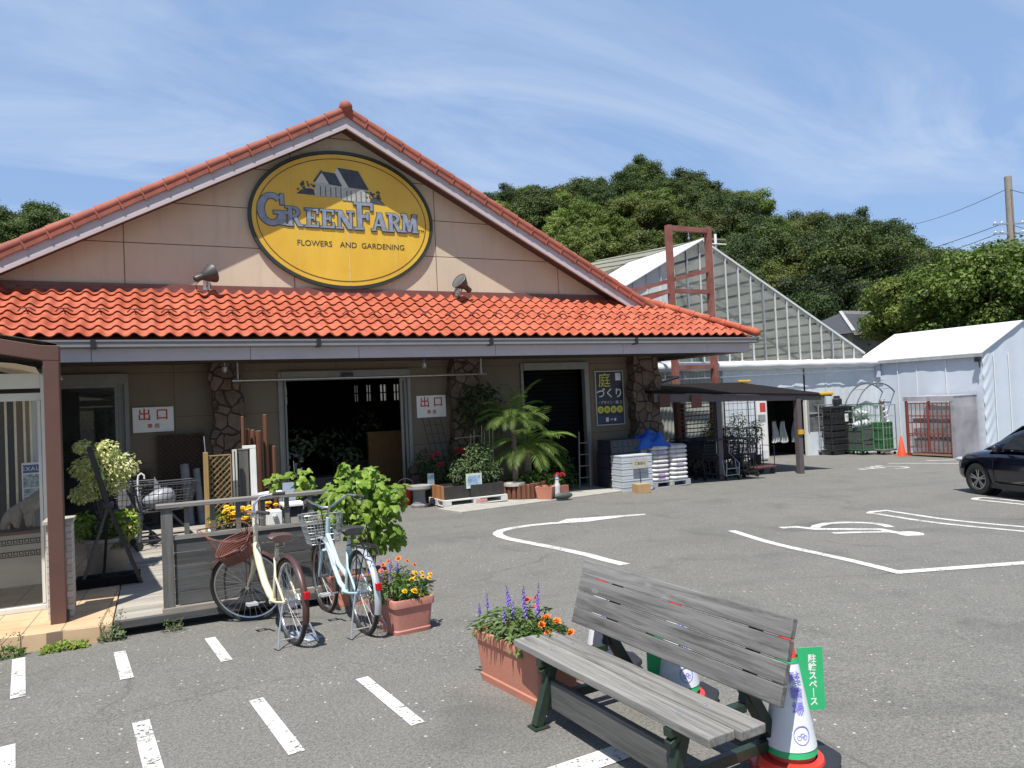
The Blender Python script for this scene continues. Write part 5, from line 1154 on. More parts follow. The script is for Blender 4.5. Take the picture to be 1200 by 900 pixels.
        def sup(z, k): return [MT @ Vector((.11+(.135+.02*k)*(abs(cos(a))**.6)*(1 if cos(a) > 0 else -1), (.125+.03*k)*(abs(sin(a))**.6)*(1 if sin(a) > 0 else -1), z)) for a in [2*pi*i/28 for i in range(28)]]
        lv = [sup(.02*j, j/7) for j in range(8)]
        for j in range(8):
            for i in range(28):
                if j < 7: b.tube([lv[j][i], lv[j+1][i]], .0055, 4)
            b.tube(lv[j], .0065 if j in (0,7) else .005, 4, closed=True)
        b.add([p for l_ in (lv[0], lv[5]) for p in l_], [tuple(range(28))]+[(i,(i+1)%28,28+(i+1)%28,28+i) for i in range(28)])
        for i in range(2, 13, 1): b.tube([lv[0][i], lv[0][-i]], .005, 4)
        for i in range(-6, 7, 1):
            b.tube([lv[0][(7+i) % 28], lv[0][(21-i) % 28]], .005, 4)
        lp = [Vector((1.17+.22*cos(a), .03+.22*sin(a), .91+.06*cos(a)+.03*sin(2*a))) for a in [2*pi*i/28 for i in range(28)]]; b.tube(lp, .006, 5, closed=True)
        lp2 = [Vector((1.16+.19*cos(a), .0+.18*sin(a), .87+.05*cos(a))) for a in [2*pi*i/20 for i in range(20)]]; b.tube(lp2[2:14], .004, 4)
        for i, k in ((0,0),(5,5),(10,11),(16,16),(20,20)): b.tube([lp[i], lv[7][k]], .004, 4)
    b.tube([Vector((.93,0,.80)), Vector((.975,0,.80))], .01, 6); b.tube([Vector((1.03,-.05,.655)), Vector((WB,-.06,R+.02))], .005, 5); b.tube([Vector((1.03,.05,.655)), Vector((WB,.06,R+.02))], .005, 5)
    bk = mk(b, 'front_basket', basket_m, st=True)
    # saddle
    b = MB(); prof = [(-.13,.085,.0),(-.11,.105,.012),(-.04,.10,.016),(.03,.06,.010),(.09,.032,.006),(.14,.022,.002),(.155,.012,-.008)]; n = 12; vs = []
    for (x, w, zz) in prof:
        for k in range(n): a = 2*pi*k/n; vs.append((.28+x, w*cos(a), .84+zz+(.022 if sin(a) > 0 else .042)*sin(a)))
    b.add(vs, [(i*n+k, i*n+(k+1)%n, (i+1)*n+(k+1)%n, (i+1)*n+k) for i in range(len(prof)-1) for k in range(n)]+[tuple(range(n)), tuple(range((len(prof)-1)*n, len(prof)*n))]); sd_ = mk(b, 'saddle', saddle_m, smooth=True)
    b = MB(); b.tube([ST, (.275,0,.80)], .0125, 8); b.tube([(.20,-.035,.80),(.22,-.035,.765),(.22,.035,.765),(.20,.035,.80)], .008, 6); mk(b, 'seat_post', m_chrome, sd_, smooth=True)
    # rack, stand, chain case, cranks
    if rack:
        b = MB(); zz = .735; b.tube([(.20,-.05,zz-.02),(.05,-.065,zz),(-.22,-.065,zz),(-.29,-.04,zz),(-.29,.04,zz),(-.22,.065,zz),(.05,.065,zz),(.20,.05,zz-.02)], .007, 6)
        for x in (-.2,-.1,0,.1): b.tube([(x,-.065,zz),(x,.065,zz)], .005, 5)
        for s in (-.065,.065): b.tube([(-.1,s,zz),(-.02,s*1.05,R+.02)], .006, 5); b.tube([(-.26,s*.8,zz),(-.03,s*1.05,R+.02)], .005, 5)
        b.tube([(-.29,-.04,zz),(-.31,-.05,zz-.06),(-.31,.05,zz-.06),(-.29,.04,zz)], .006, 5); mk(b, 'rear_rack', m_black if not bent else m_steel, smooth=True)
    b = MB()
    for s in (-.085,.085): b.tube([(0,s*.8,R-.01),(-.07,s*1.5,.13),(-.14,s*1.9,.014),(-.05,s*2.0,.012)], .008, 6)
    b.tube([(-.10,-.145,.07),(-.10,.145,.07)], .007, 6); mk(b, 'kickstand', m_steel, smooth=True)
    b = MB(); b.prism([(.45+.115*cos(a), .285+.115*sin(a)) for a in [radians(-80+20*i) for i in range(9)]]+[(.30,.385),(.0,.39),(-.045,.345),(.0,.30),(.38,.18)], -.075, -.05, 'xz'); mk(b, 'chain_case', guard_m if not bent else m_steel, bevel=.008)
    for s, a in ((-1, 2.95), (1, 2.95+pi)):
        b = MB(); e = BB+Vector((.165*cos(a), s*.09, .165*sin(a))); b.bar(BB+Vector((0,s*.085,0)), e, .018, .014); c_ = mk(b, 'crank', m_chrome)
        b = MB(); pb = e+Vector((0,s*.055,0))
        b.box(pb.x-.045,pb.x+.045,pb.y-.042,pb.y-.026,pb.z-.012,pb.z+.012); b.box(pb.x-.045,pb.x+.045,pb.y+.026,pb.y+.042,pb.z-.012,pb.z+.012); b.box(pb.x-.045,pb.x-.032,pb.y-.026,pb.y+.026,pb.z-.01,pb.z+.01); b.box(pb.x+.032,pb.x+.045,pb.y-.026,pb.y+.026,pb.z-.01,pb.z+.01); b.tube([e, pb+Vector((0,s*.04,0))], .008, 6); mk(b, 'pedal', mat('pedal_grey', (.45,.45,.46), .4), c_)
    return t
b1r = PG(343.5, 754); b1f = PG(303, 731); b2r = PG(428, 742); b2f = PG(395, 722)
m_guardbr = mat('mudguard_brown', (.075,.035,.03), .4, .15); m_gsilv = mat('mudguard_silver', (.52,.56,.60), .35, .1, metal=.4)
bicycle('cream framed bicycle with a crushed copper brown basket and front wheel turned left', b1r, b1f, radians(58), mat('cream_enamel', (.66,.60,.42), .35, .08), mat('copper_basket', (.19,.07,.05), .6, .25), mat('brown_saddle', (.085,.05,.045), .5), m_guardbr, bent=True, rack=False)
bicycle('light blue framed bicycle with a silver wire basket and black saddle by the planter', b2r, b2r+Vector((-.09,1,0)), radians(3), mat('sky_blue_enamel', (.46,.62,.68), .3, .06), m_steel, mat('black_saddle', (.03,.03,.035), .6), m_gsilv, beam=False)
# fallen board under the cream bicycle
P = PG(356, 748); t = thing('fallen_board', 'blue-grey board lying on the asphalt behind the cream bicycle', 'board', (P.x, P.y+.02, gz(P.x, P.y)+.006), radians(-60))
b = MB(); b.box(-.17,.17,-.07,.07,0,.012); b.build('board', mat('board_bluegrey', (.28,.33,.40), .4, .1), t, bevel=.003); b = MB(); b.box(-.16,.16,-.069,-.055,.0122,.0135); b.build('edge_band', m_wht, t)
# ================================================================== PLANTERS AND FLOWERS
lf_salvia = leafmat('salvia_leaf', (.07,.12,.035), (.16,.22,.08), scale=9); lf_mari = leafmat('marigold_leaf', (.035,.085,.018), (.08,.15,.03), scale=9)
def spike(b, s, base, h, rng, mi=0):
    base = Vector(base); d = Vector((rng.gauss(0,.09), rng.gauss(0,.09), 1)).normalized()
    for i in range(26):
        p = base+d*(h*i/26); a = i*2.4; o = Vector((cos(a), sin(a), .5)); b.leaf(p, o+Vector((0,0,.4)), .022*(1.15-.6*i/26), rng, .7, .1, tip=o, mi=mi)
    s.tube([base-d*.16, base+d*h], .0025, 4)
def salvia(label, loc, rz, w, d, n, spikes, rng, hgt=.17, group='blue salvias'):
    t = thing('salvia_plant', label, 'plant', loc, rz, group); b = MB()
    for _ in range(n):
        x, y = rng.uniform(-w,w), rng.uniform(-d,d); e = 1-(x/w)**2*.35-(y/d)**2*.35; z = rng.random()**.7*hgt*e
        out = Vector((x/w*.7+rng.gauss(0,.5), y/d*.7+rng.gauss(0,.5), .35+rng.gauss(0,.4))); b.leaf((x*1.12,y*1.2,z), Vector((0,0,1))+out*.4, rng.uniform(.05,.085), rng, .34, .1, tip=out)
    b.build('foliage', lf_salvia, t, fix=False); s = MB()
    for (x, y, z, h) in spikes: f = MB(); spike(f, s, (x,y,z), h, rng); f.build('flower_spike', fb_m, t, fix=False)
    s.build('stems', lf_salvia, t); return t
def marigold(label, loc, rz, pts, n, col, rng, r, hgt=.13, fr=.028, group='marigolds'):
    t = thing('marigold_plant', label, 'plant', loc, rz, group); b = MB()
    bush(b, rng, (0,0,hgt*.5), (r[0],r[1],hgt*.62), n, .05, .3); b.build('foliage', lf_mari, t, fix=False)
    for p in pts: f = MB(); flower(f, p, fr*rng.uniform(.85,1.2), rng, 9, 4, up=(rng.gauss(0,.3),-.35+rng.gauss(0,.2),.9)); f.build('blossom', col, t, fix=False)
    return t
rng = random.Random(77)
A, B_ = PG(563, 796), PG(631, 832); ax = (B_-A); ax.z = 0; ln = ax.length; ax.normalize(); pn = Vector((-ax.y, ax.x, 0)); ctr = (A+B_)/2+pn*.155
rz = atan2(ax.y, ax.x); pt1 = planterT('terracotta planter with blue and orange flowers at the end of the bench', (ctr.x, ctr.y, gz(ctr.x, ctr.y)), rz, ln/.9+.02, .35, .335)
zt_ = pt1.location.z+.30
salvia('blue salvia with a mass of grey green leaves in the planter at the bench', (ctr.x-ax.x*.09, ctr.y-ax.y*.09, zt_), rz, .26, .15, 620, [(-.26,-.06,.16,.09),(-.22,.08,.18,.06),(-.30,-.1,.12,.06),(-.16,.06,.20,.10),(-.02,.08,.22,.10),(.06,.02,.20,.12),(.10,.10,.22,.14),(.04,-.06,.16,.09),(.0,-.1,.13,.09),(.16,.06,.20,.10),(.20,.02,.19,.12),(.14,-.03,.18,.10),(-.10,.0,.2,.07)], rng, .19)
marigold('orange marigold beside the bench seat in the foreground planter', (ctr.x+ax.x*.24, ctr.y+ax.y*.24, zt_), rz, [(-.10,.08,.16),(-.03,-.02,.15),(.02,.06,.17),(.04,-.03,.12),(.07,.05,.13),(.09,-.02,.09),(.0,-.09,.09),(.10,.08,.07),(-.05,.12,.13),(-.07,.03,.17),(.08,.12,.10)], 420, fo_m, rng, (.15,.15), .16, .030)
marigold('red orange marigold among the salvia spikes in the foreground planter', (ctr.x+pn.x*.10, ctr.y+pn.y*.10, zt_+.05), rz, [(-.10,.0,.17),(-.03,.02,.19),(.03,-.02,.16)], 90, mat('scarlet_petal', (.72,.10,.012), .6, .15, 30), rng, (.12,.06), .16, .028)
c0_, c1_, c2_ = PG(466, 747), PG(508, 738), PG(441, 738); ex_ = (c1_-c0_); ex_.z = 0; wd = ex_.length; ex_.normalize(); ey_ = Vector((-ex_.y, ex_.x, 0)); ctr = (c0_+c1_)/2+ey_*.33
pt2 = planterT('pinkish terracotta planter with yellow marigolds beside the light blue bicycle', (ctr.x, ctr.y, gz(ctr.x, ctr.y)), atan2(ey_.y, ey_.x), .66, wd/.86, .30, m=mat('terracotta_pink', (.46,.19,.15), .8, .12, 5, .15, 50, dirt=(.36,.2,.17), dirtamt=.5))
zt_ = pt2.location.z+.265; L0 = lambda fx, fy: (ctr.x+ex_.x*fx+ey_.x*fy, ctr.y+ex_.y*fx+ey_.y*fy, zt_)
salvia('blue salvia with thin flower spikes in the planter beside the light blue bicycle', L0(-.04,.08), atan2(ex_.y, ex_.x), .17, .26, 430, [(-.1,.1,.18,.07),(-.02,.14,.2,.08),(.05,.1,.2,.08),(-.08,-.02,.17,.08),(.0,.0,.18,.08),(.08,.03,.18,.07),(-.14,-.1,.12,.06),(-.05,-.12,.13,.07),(.12,.1,.17,.07),(-.12,.2,.17,.07)], rng, .19)
marigold('bright yellow marigold at the near end of the planter by the blue bicycle', L0(.04,-.20), atan2(ex_.y, ex_.x), [(-.12,-.12,.11),(-.04,-.13,.10),(.03,-.11,.05),(.02,-.02,.17),(.10,.0,.17),(.14,-.04,.16),(.17,.0,.18),(.05,.05,.2),(-.02,-.04,.17),(.12,.06,.19)], 420, fy_m, rng, (.17,.14), .17, .030)
marigold('orange marigold at the far end of the planter by the blue bicycle', L0(.06,.16), atan2(ex_.y, ex_.x), [(-.12,.02,.24),(-.05,.06,.25),(.05,.08,.26),(.1,.02,.24),(.14,-.05,.21),(-.16,-.03,.2)], 180, fo_m, rng, (.14,.1), .2, .028)
# ================================================================== BENCH
BO = PZ(604, 750, .42); BO.z = 0
bench = thing('park_bench', 'weathered grey plank bench on dark green steel legs in the foreground', 'bench', BO, radians(-85.6))
W_BENCH = wood('bench_plank', (.205,.20,.188), 'x', contrast=.62, scale=9); W_BENCHD = wood('bench_back_plank', (.165,.162,.158), 'x', contrast=.65, scale=9)
BL_ = 1.585
for i in range(2):
    b = MB(); y0 = i*.155; b.box(-.02 if i == 0 else .0, BL_+(.0 if i == 0 else .03), y0, y0+.148, .378, .42); b.build('seat_plank', W_BENCH, bench, bevel=.005)
bk = [Vector((0,.425,.445)), Vector((0,.545,.815))]; dv = (bk[1]-bk[0]); Lb = dv.length; du = dv.normalized(); dn = Vector((0,-du.z,du.y))*-1
hb_ = (Lb-.021)/4
for i in range(4):
    s0 = i*(hb_+.007); p = bk[0]+du*(s0+hb_/2)+dn*.017; b = MB(); b.bar((-.03+.012*(3-i)*0, p.y, p.z), (BL_+.0, p.y, p.z), .033, hb_, up=tuple(du)); b.build('back_plank', W_BENCHD, bench, bevel=.005)
m_wood_end = W_BENCHD
for x in (.26, 1.33):
    b = MB(); P3 = lambda y, z, dx=0: (x+dx, y, z)
    b.bar(P3(-.03,.012), P3(.10,.365), .055, .05, up=(1,0,0)); b.build('front_leg', m_greenmetal, bench, bevel=.004)
    b = MB(); b.bar(P3(.74,.012), P3(.49,.44), .055, .07, up=(1,0,0)); b.build('rear_leg', m_greenmetal, bench, bevel=.004)
    b = MB(); b.bar(P3(.487,.37), P3(.60,.76), .055, .05, up=(1,0,0)); b.build('back_support', m_greenmetal, bench, bevel=.004)
    b = MB(); b.bar(P3(-.005,.355), P3(.47,.355), .05, .04); b.bar(P3(.0,.30), P3(.08,.34), .045,.03); b.build('seat_bearer', m_greenmetal, bench, bevel=.004)
    b = MB(); b.bar(P3(.03,.14), P3(.62,.14), .04, .05); b.box(x-.045,x+.045,-.07,.03,.0,.012); b.box(x-.045,x+.045,.70,.79,.0,.012); b.build('leg_tie', m_greenmetal, bench, bevel=.003)
W_LOW = wood('bench_stretcher_wood', (.10,.10,.095), 'x', contrast=.35)
b = MB(); b.box(.292, 1.298, .05, .085, .10, .26); b.build('stretcher', W_LOW, bench, bevel=.004)
b = MB(); b.box(.292, 1.298, .60, .635, .07, .19); b.build('stretcher', W_LOW, bench, bevel=.004)
for x in (.26, 1.33):
    for y in (.075,.23):
        b = MB(); b.lathe([(.012,.0),(.012,.003),(.006,.005)], 10, (x, y, .4205)); b.build('bolt', m_steel, bench)
# ================================================================== BICYCLE SPACE CONES
def cone(label, P, face, flagside, tall=.70, flag=True, zf=.29, group='cones marking the bicycle space'):
    z = gz(P[0], P[1]); t = thing('traffic_cone', label, 'traffic cone', (P[0], P[1], z), face, group)
    rb, rt, zb = .118, .026, .045; R_ = lambda zz: rb+(rt-rb)*(zz-zb)/(tall-zb)
    b = MB(); b.box(-.18,.18,-.18,.18,0,.03); b.lathe([(.165,.030),(.16,.05),(rb+.03,.085),(rb,.09)], 24, cap=False); b.lathe([(rb,.045),(rt,tall-.01),(rt*.7,tall),(0,tall)], 24, cap=False); b.build('cone_body', m_red, t, smooth=True)
    z0, z1 = .115, .56; b = MB(); n = 28; b.lathe([(R_(z0)+.012,z0+.03),(R_(z1)+.006,z1-.02)], n, cap=False); b.build('sleeve', mat('sleeve_white', (.72,.75,.80), .55, .04), t, smooth=True)
    g = MB(); g.lathe([(R_(z0)+.014,z0),(R_(z0+.03)+.0125,z0+.032)], n, cap=False); g.build('sleeve_band', m_green_p, t, smooth=True); g = MB(); g.lathe([(R_(z1-.02)+.0075,z1-.022),(R_(z1)+.0065,z1)], n, cap=False); g.build('sleeve_band', m_green_p, t, smooth=True)
    def warp(a_off, zc):
        def f(co):
            zz = zc+co.y; r = R_(zz)+.0135+co.z; a = -pi/2+a_off+co.x/(R_(zz)+.012); return Vector((r*cos(a), r*sin(a), zz))
        return f
    for k, ch in enumerate('駐輪場'): text(ch, .062, m_blue_ink, t, None, 'sleeve_writing', .0004, .001, warp=warp(.25, .47-.068*k))
    cc_ = MB(); r_ = .038; nn = 24; pts = []
    for i in range(nn): a = 2*pi*i/nn; pts.append(warp(.25, .22)(Vector((r_*cos(a), r_*1.1*sin(a), .001))))
    cc_.tube(pts, .0028, 4, closed=True)
    for s in (-.014,.014): cc_.tube([warp(.25,.21)(Vector((s+.010*cos(2*pi*i/12), .010*sin(2*pi*i/12), .001))) for i in range(12)], .0016, 4, closed=True)
    cc_.tube([warp(.25,.21)(Vector((x,y,.001))) for x, y in ((-.014,0),(-.005,.018),(.010,.018),(.014,0),(.002,0),(-.005,.018))], .0016, 4); cc_.build('bicycle_mark', m_blue_ink, t)
    if flag:
        b = MB(); M = Matrix.Rotation(flagside, 4, 'Z'); w, h = .125, .30
        b.box(.055, .055+w, -.004, 0, zf, zf+h, M=M); b.build('flag_board', m_green_p, t)
        Mx = M @ Matrix.Translation((.055+w*.56, -.0045, zf+h*.47)) @ Matrix.Rotation(pi/2, 4, 'X'); text('\n'.join('駐輪スペース'.replace('ー','｜')), .042, m_wht, t, Mx, 'flag_writing', .0004, .0008, linesp=.98)
    w_ = MB(); w_.lathe([(.15,.0),(.195,.0),(.20,.02),(.195,.04),(.155,.04)], 8, (.05,.04,.031)); w_.build('cone_weight', m_dark, t, bevel=.008); return t
vf = atan2(-.5, -.85)+pi/2
P3_ = PZ(927, 880, .1); cone('red cone with white sleeve and green flag standing behind the right end of the bench', (P3_.x, P3_.y), radians(-30), radians(8))
P2_ = PZ(790, 688, .70); cone('red cone with white sleeve behind the middle of the bench', (P2_.x, P2_.y), radians(-25), radians(172), zf=.17)
P1_ = PZ(704, 664, .70); cone('red cone behind the left end of the bench next to the flower planter', (P1_.x, P1_.y), radians(-35), radians(172), flag=False)
# ================================================================== WEEDS along the kerb, litter leaves
def weed(label, u, v, n, r, h, m, size, asp, y_off=0, tall=0):
    P = PG(u, v); y_off -= .03; t = thing('weed_clump', label, 'weeds', (P.x, P.y+y_off, gz(P.x, P.y+y_off)), 0, 'weeds along the porch kerb'); b = MB(); rg = random.Random(int(u))
    for _ in range(n):
        x, y = rg.uniform(-r, r), rg.uniform(-.06,.06); e = 1-.5*abs(x/r); z = rg.random()*h*e; b.leaf((x,y,z), (rg.gauss(0,.5), -.4+rg.gauss(0,.3), .7), size*rg.uniform(.6,1.2), rg, asp, .1, tip=(rg.gauss(0,.6), rg.gauss(-.2,.5), .5+rg.random()*.6))
    b.build('leaves', m, t, fix=False)
    if tall:
        s = MB()
        for i in range(tall): x = rg.uniform(-r*.8, r*.8); s.tube([(x,0,0),(x+rg.gauss(0,.03),-.01,h*1.4),(x+rg.gauss(0,.06),-.02,h*2.4)], [.003,.002,.001], 4)
        for i in range(tall*7): x = rg.uniform(-r, r); s.leaf((x,-.01,rg.uniform(h,h*2.2)), (rg.gauss(0,1),-1,.3), .03, rg, .3)
        s.build('stalks', lf_grey, t, fix=False)
weed('bright lime weeds growing at the porch kerb below the brown post', 76, 761, 300, .17, .07, lf_lime, .035, .7)
weed('dark scrubby weeds at the corner between porch kerb and deck', 132, 750, 160, .10, .12, lf_grey, .045, .4, 0, 5)
weed('dry tall weeds at the left picture edge along the porch kerb', 12, 770, 170, .10, .09, lf_mid, .045, .35, 0, 4)
weed('small wispy dry weeds under the fence post', 203, 738, 60, .08, .05, lf_grey, .05, .2, -.03, 4)
weed('thin stalks of weed growing behind the cream bicycle wheel', 282, 716, 30, .06, .06, lf_lime, .05, .3, .1, 5)
# ================================================================== FRONT OF THE SHOP, RIGHT OF THE DOORS
def box_at(name, label, cat, u0, v0, u1, v1, y, depth, m, part='box', group=None, bevel=.008, gnd=None):
    """a box-like thing whose front spans these sight lines at distance y"""
    A, B_ = PY(u0, v0, y), PY(u1, v1, y); x = (A.x+B_.x)/2; zb = gz(x, y) if gnd is None else gnd; w = B_.x-A.x; h = A.z-zb
    t = thing(name, label, cat, (x, y, zb), 0, group); return t, w, h
p = [PG(513,598), PG(541,602), PG(735,576), PG(690,570)]
cx_ = sum(q.x for q in p)/4; cy_ = sum(q.y for q in p)/4
t = thing('kerb_slab', 'long thin pale slab on the asphalt under the white pallet and palm planter', 'slab', (cx_, cy_, gz(cx_, cy_)-.03))
b = MB(); b.v = [(q.x-cx_, q.y-cy_, gz(q.x, q.y)-gz(cx_, cy_)+z) for z in (0, .065) for q in p]; b.f = [(3,2,1,0),(4,5,6,7),(0,1,5,4),(1,2,6,5),(2,3,7,6),(3,0,4,7)]; b.mi = [0]*6
b.build('slab', mat('slab_pale', (.36,.35,.32), .8, .12), t, bevel=.006)
SZ = lambda x, y: gz(x, y)+.036
# white pallet with two black planter boxes
PA, PB = PG(514,593), PG(598,588); yp = (PA.y+PB.y)/2; xm = (PG(538,598).x+PB.x)/2-.15; Wp = 1.35
t = thing('white_pallet', 'white plastic pallet carrying black planter boxes by the middle door', 'pallet', (xm, yp+.0, SZ(xm, yp)), radians(3))
b = MB(); b.box(-Wp/2,Wp/2,-.3,.5,.10,.125)
b.box(-Wp/2,Wp/2,-.3,.5,0,.02)
for x in (-Wp/2, -.07, Wp/2-.14):
    for y in (-.3,.05,.38): b.box(x,x+.14,y,y+.12,.0205,.0995)
b.build('pallet', mat('pallet_white', (.58,.58,.55), .6, .08), t, bevel=.004)
PZ0 = SZ(xm, yp)+.126
b = MB(); b.box(-.02,.22,-.3035,-.3005,.03,.09); b.build('sticker', mat('sticker_pink', (.55,.25,.24), .6), t)
for k, (dx, w) in enumerate(((-.37,.52),(.27,.72))):
    t = thing('planter_box', ('shorter left' if k == 0 else 'longer right')+' black wooden planter box on the white pallet', 'planter', (xm+dx, yp+.08, PZ0), radians(3), 'black planter boxes')
    b = MB(); h = .24; b.box(-w/2,w/2,-.30,-.27,0,h); b.box(-w/2,w/2,.27,.30,0,h); b.box(-w/2,-w/2+.03,-.27,.27,0,h); b.box(w/2-.03,w/2,-.27,.27,0,h); b.build('box', mat('charred_wood', (.03,.028,.026), .8, .3, 10), t)
    b = MB(); b.box(-w/2+.03,w/2-.03,-.27,.27,h-.05,h-.04); b.build('soil', m_soil, t)
    if k == 0: b = MB(); b.box(-w/2-.03,-w/2-.001,-.26,.26,.0,h+.02); b.build('end_board', wood('orange_board', (.35,.16,.07), 'z', knots=False), t)
lf_rose = leafmat('rose_leaf', (.075,.125,.05), (.18,.24,.115), scale=6)
rng = random.Random(91)
def shrub(name, label, cat, loc, blobs, m, size, asp=.55, group=None, stems=4, flowers=None, fr=.04, sh=.5):
    t = thing(name, label, cat, loc, 0, group); b = MB()
    for (x, y, z, rx, rz, n) in blobs: bush(b, rng, (x,y,z), (rx,rx*.8,rz), n, size, asp, sh)
    b.build('foliage', m, t, fix=False); zc = max(bb[2] for bb in blobs)
    s = MB()
    for i in range(stems): bb = blobs[i % len(blobs)]; s.tube([(rng.uniform(-.06,.06),0,0),(bb[0]*.5,bb[1]*.5,bb[2]*.5),(bb[0],bb[1],bb[2])], [.014,.010,.005], 5)
    if stems: s.build('stem', mat('shrub_stem', (.12,.09,.05), .9), t)
    if flowers:
        for (x, y, z) in flowers[1]: f = MB(); flower(f, (x,y,z), fr*rng.uniform(.8,1.2), rng, 8, 3, up=(rng.gauss(0,.3),-.6,.6)); f.build('blossom', flowers[0], t, fix=False)
    return t
shrub('rose_bush', 'large grey green rose bush growing in the black planter boxes', 'shrub', (xm+.18, yp+.1, PZ0+.2), [(0,0,.35,.36,.34,900),(-.28,0,.28,.28,.27,500),(.32,.05,.22,.27,.22,420),(.18,.1,.62,.22,.22,330),(-.05,0,.62,.16,.2,180)], lf_rose, .075, .5)
q = PY(520, 560, YW-.75); shrub('red_rose_bush', 'dark rose bush with red blooms in front of the middle stone pillar', 'shrub', (q.x, YW-.75, gz(q.x, YW-.75)), [(-.1,0,.55,.42,.4,800),(.28,0,.45,.32,.35,420),(.3,.0,1.0,.2,.2,120),(-.35,.1,.85,.24,.28,200)], lf_dark, .07, .5, flowers=(mat('rose_red', (.42,.02,.03), .6, .2), [(.22,-.25,1.02),(.32,-.25,1.02),(.27,-.25,1.06),(.38,-.22,1.0),(-.2,-.3,.78),(-.12,-.3,.8),(-.32,-.25,.95),(-.18,-.2,1.0)]), fr=.06)
# iron rose trellis
A, B_ = PY(496,490,YW-.25), PY(514,522,YW-.25); t = thing('iron_trellis', 'thin black iron trellis leaning under the right exit sign', 'trellis', (A.x, YW-.3, gz(A.x, YW-.3))); b = MB(); h = A.z-t.location.z
for k in range(4): x = k*.13; b.tube([(x+.30,-.1,0),(x+.0,.1,h)], .007, 5)
for k in range(7): f = .25+.11*k; b.tube([(.30*(1-f),-.1+.2*f,h*f),(.39+.30*(1-f),-.1+.2*f,h*f)], .005, 5)
b.build('bars', m_black, t)
for k, (u0, v0, u1, v1, y, lab) in enumerate(((546,555.5,565,571,yp-.22,'larger card with a blue picture staked before the rose bush'),(501,555,509,569,YW-1.1,'smaller card with a pale picture on a thin stake near the stone pedestal'))):
    A, B_ = PY(u0,v0,y), PY(u1,v1,y); w, h = B_.x-A.x, A.z-B_.z; x = (A.x+B_.x)/2; z0 = gz(x,y)+(.036 if k == 0 else 0); t = thing('plant_card', lab, 'card', (x, y, z0), 0, 'cards among the plants')
    b = MB(); b.box(-w/2,w/2,0,.012,B_.z-z0,A.z-z0); b.build('card', mat('card_mint', (.5,.58,.5), .5), t); b = MB(); b.box(-w*.4,w*.4,-.003,-.0005,B_.z-z0+h*.2,A.z-z0-h*.14); b.build('picture', photo_m('card_picture'+str(k), 6, (.10,.17,.30), (.42,.55,.68)), t); b = MB(); b.tube([(0,.018,0),(0,.018,B_.z-z0+h*.7)], .007, 6); b.build('stake', m_black, t)
A, B_ = PY(478,570,YW-1.3), PY(504,589,YW-1.3); x = (A.x+B_.x)/2; t = thing('stone_pedestal', 'grey fluted stone pedestal with a flat top left of the rose bushes', 'pedestal', (x, YW-1.3, gz(x, YW-1.3))); h = A.z-t.location.z; w = (B_.x-A.x)/2
b = MB(); b.lathe([(w*.75,0),(w*.78,.05),(w*.62,.08),(w*.55,h*.5),(w*.58,h-.1),(w*.7,h-.07)], 10); b.build('column', mat('pedestal_grey', (.20,.20,.195), .8, .15), t); b = MB(); b.lathe([(w*1.05,h-.0695),(w*1.12,h-.05),(w*1.12,h),(w*.9,h-.004),(0,h-.01)], 24); b.build('top', mat('pedestal_top', (.28,.28,.27), .8, .15), t)
A, B_ = PY(471,568,YW-.8), PY(479,590,YW-.8); x = (A.x+B_.x)/2; t = thing('red_bucket', 'red plastic bucket in shade behind the stone pedestal', 'bucket', (x, YW-.8, gz(x, YW-.8))); h = A.z-t.location.z; b = MB(); b.lathe([(.11,0),(.15,h),(.16,h),(.145,h-.01),(.11,.02),(0,.02)], 18); b.build('bucket', m_red, t, smooth=True); b = MB(); b.tube([(.155*cos(a),-.02,h+.12*sin(a)) for a in [pi*i/10 for i in range(11)]], .005, 5); b.build('handle', m_steel, t)
# round log-edged planter, palms
RC = PG(615, 585); RC = Vector((RC.x, RC.y+.25, SZ(RC.x, RC.y))); t = thing('log_planter', 'round planter edged with reddish brown logs under the palms', 'planter', RC); rr_ = .53; b = MB()
for k in range(34): a = 2*pi*k/34; b.lathe([(.047,0),(.047,.29),(.03,.30),(0,.30)], 8, (rr_*cos(a), rr_*sin(a), rng.uniform(0,.015)))
b.build('log_edge', wood('log_edge_wood', (.17,.075,.045), 'z', contrast=.4, knots=False), t); b = MB(); b.lathe([(.49,.24),(0,.27)], 24, cap=False); b.build('soil', m_soil, t); b = MB(); b.lathe([(.24,.275),(.24,.325),(0,.33)], 16, (-.25,-.28,0)); b.build('stone_disc', mat('pedestal_pale', (.42,.41,.38), .8), t)
lf_palm = leafmat('palm_leaf', (.10,.18,.04), (.24,.33,.09), trans=.3, scale=3)
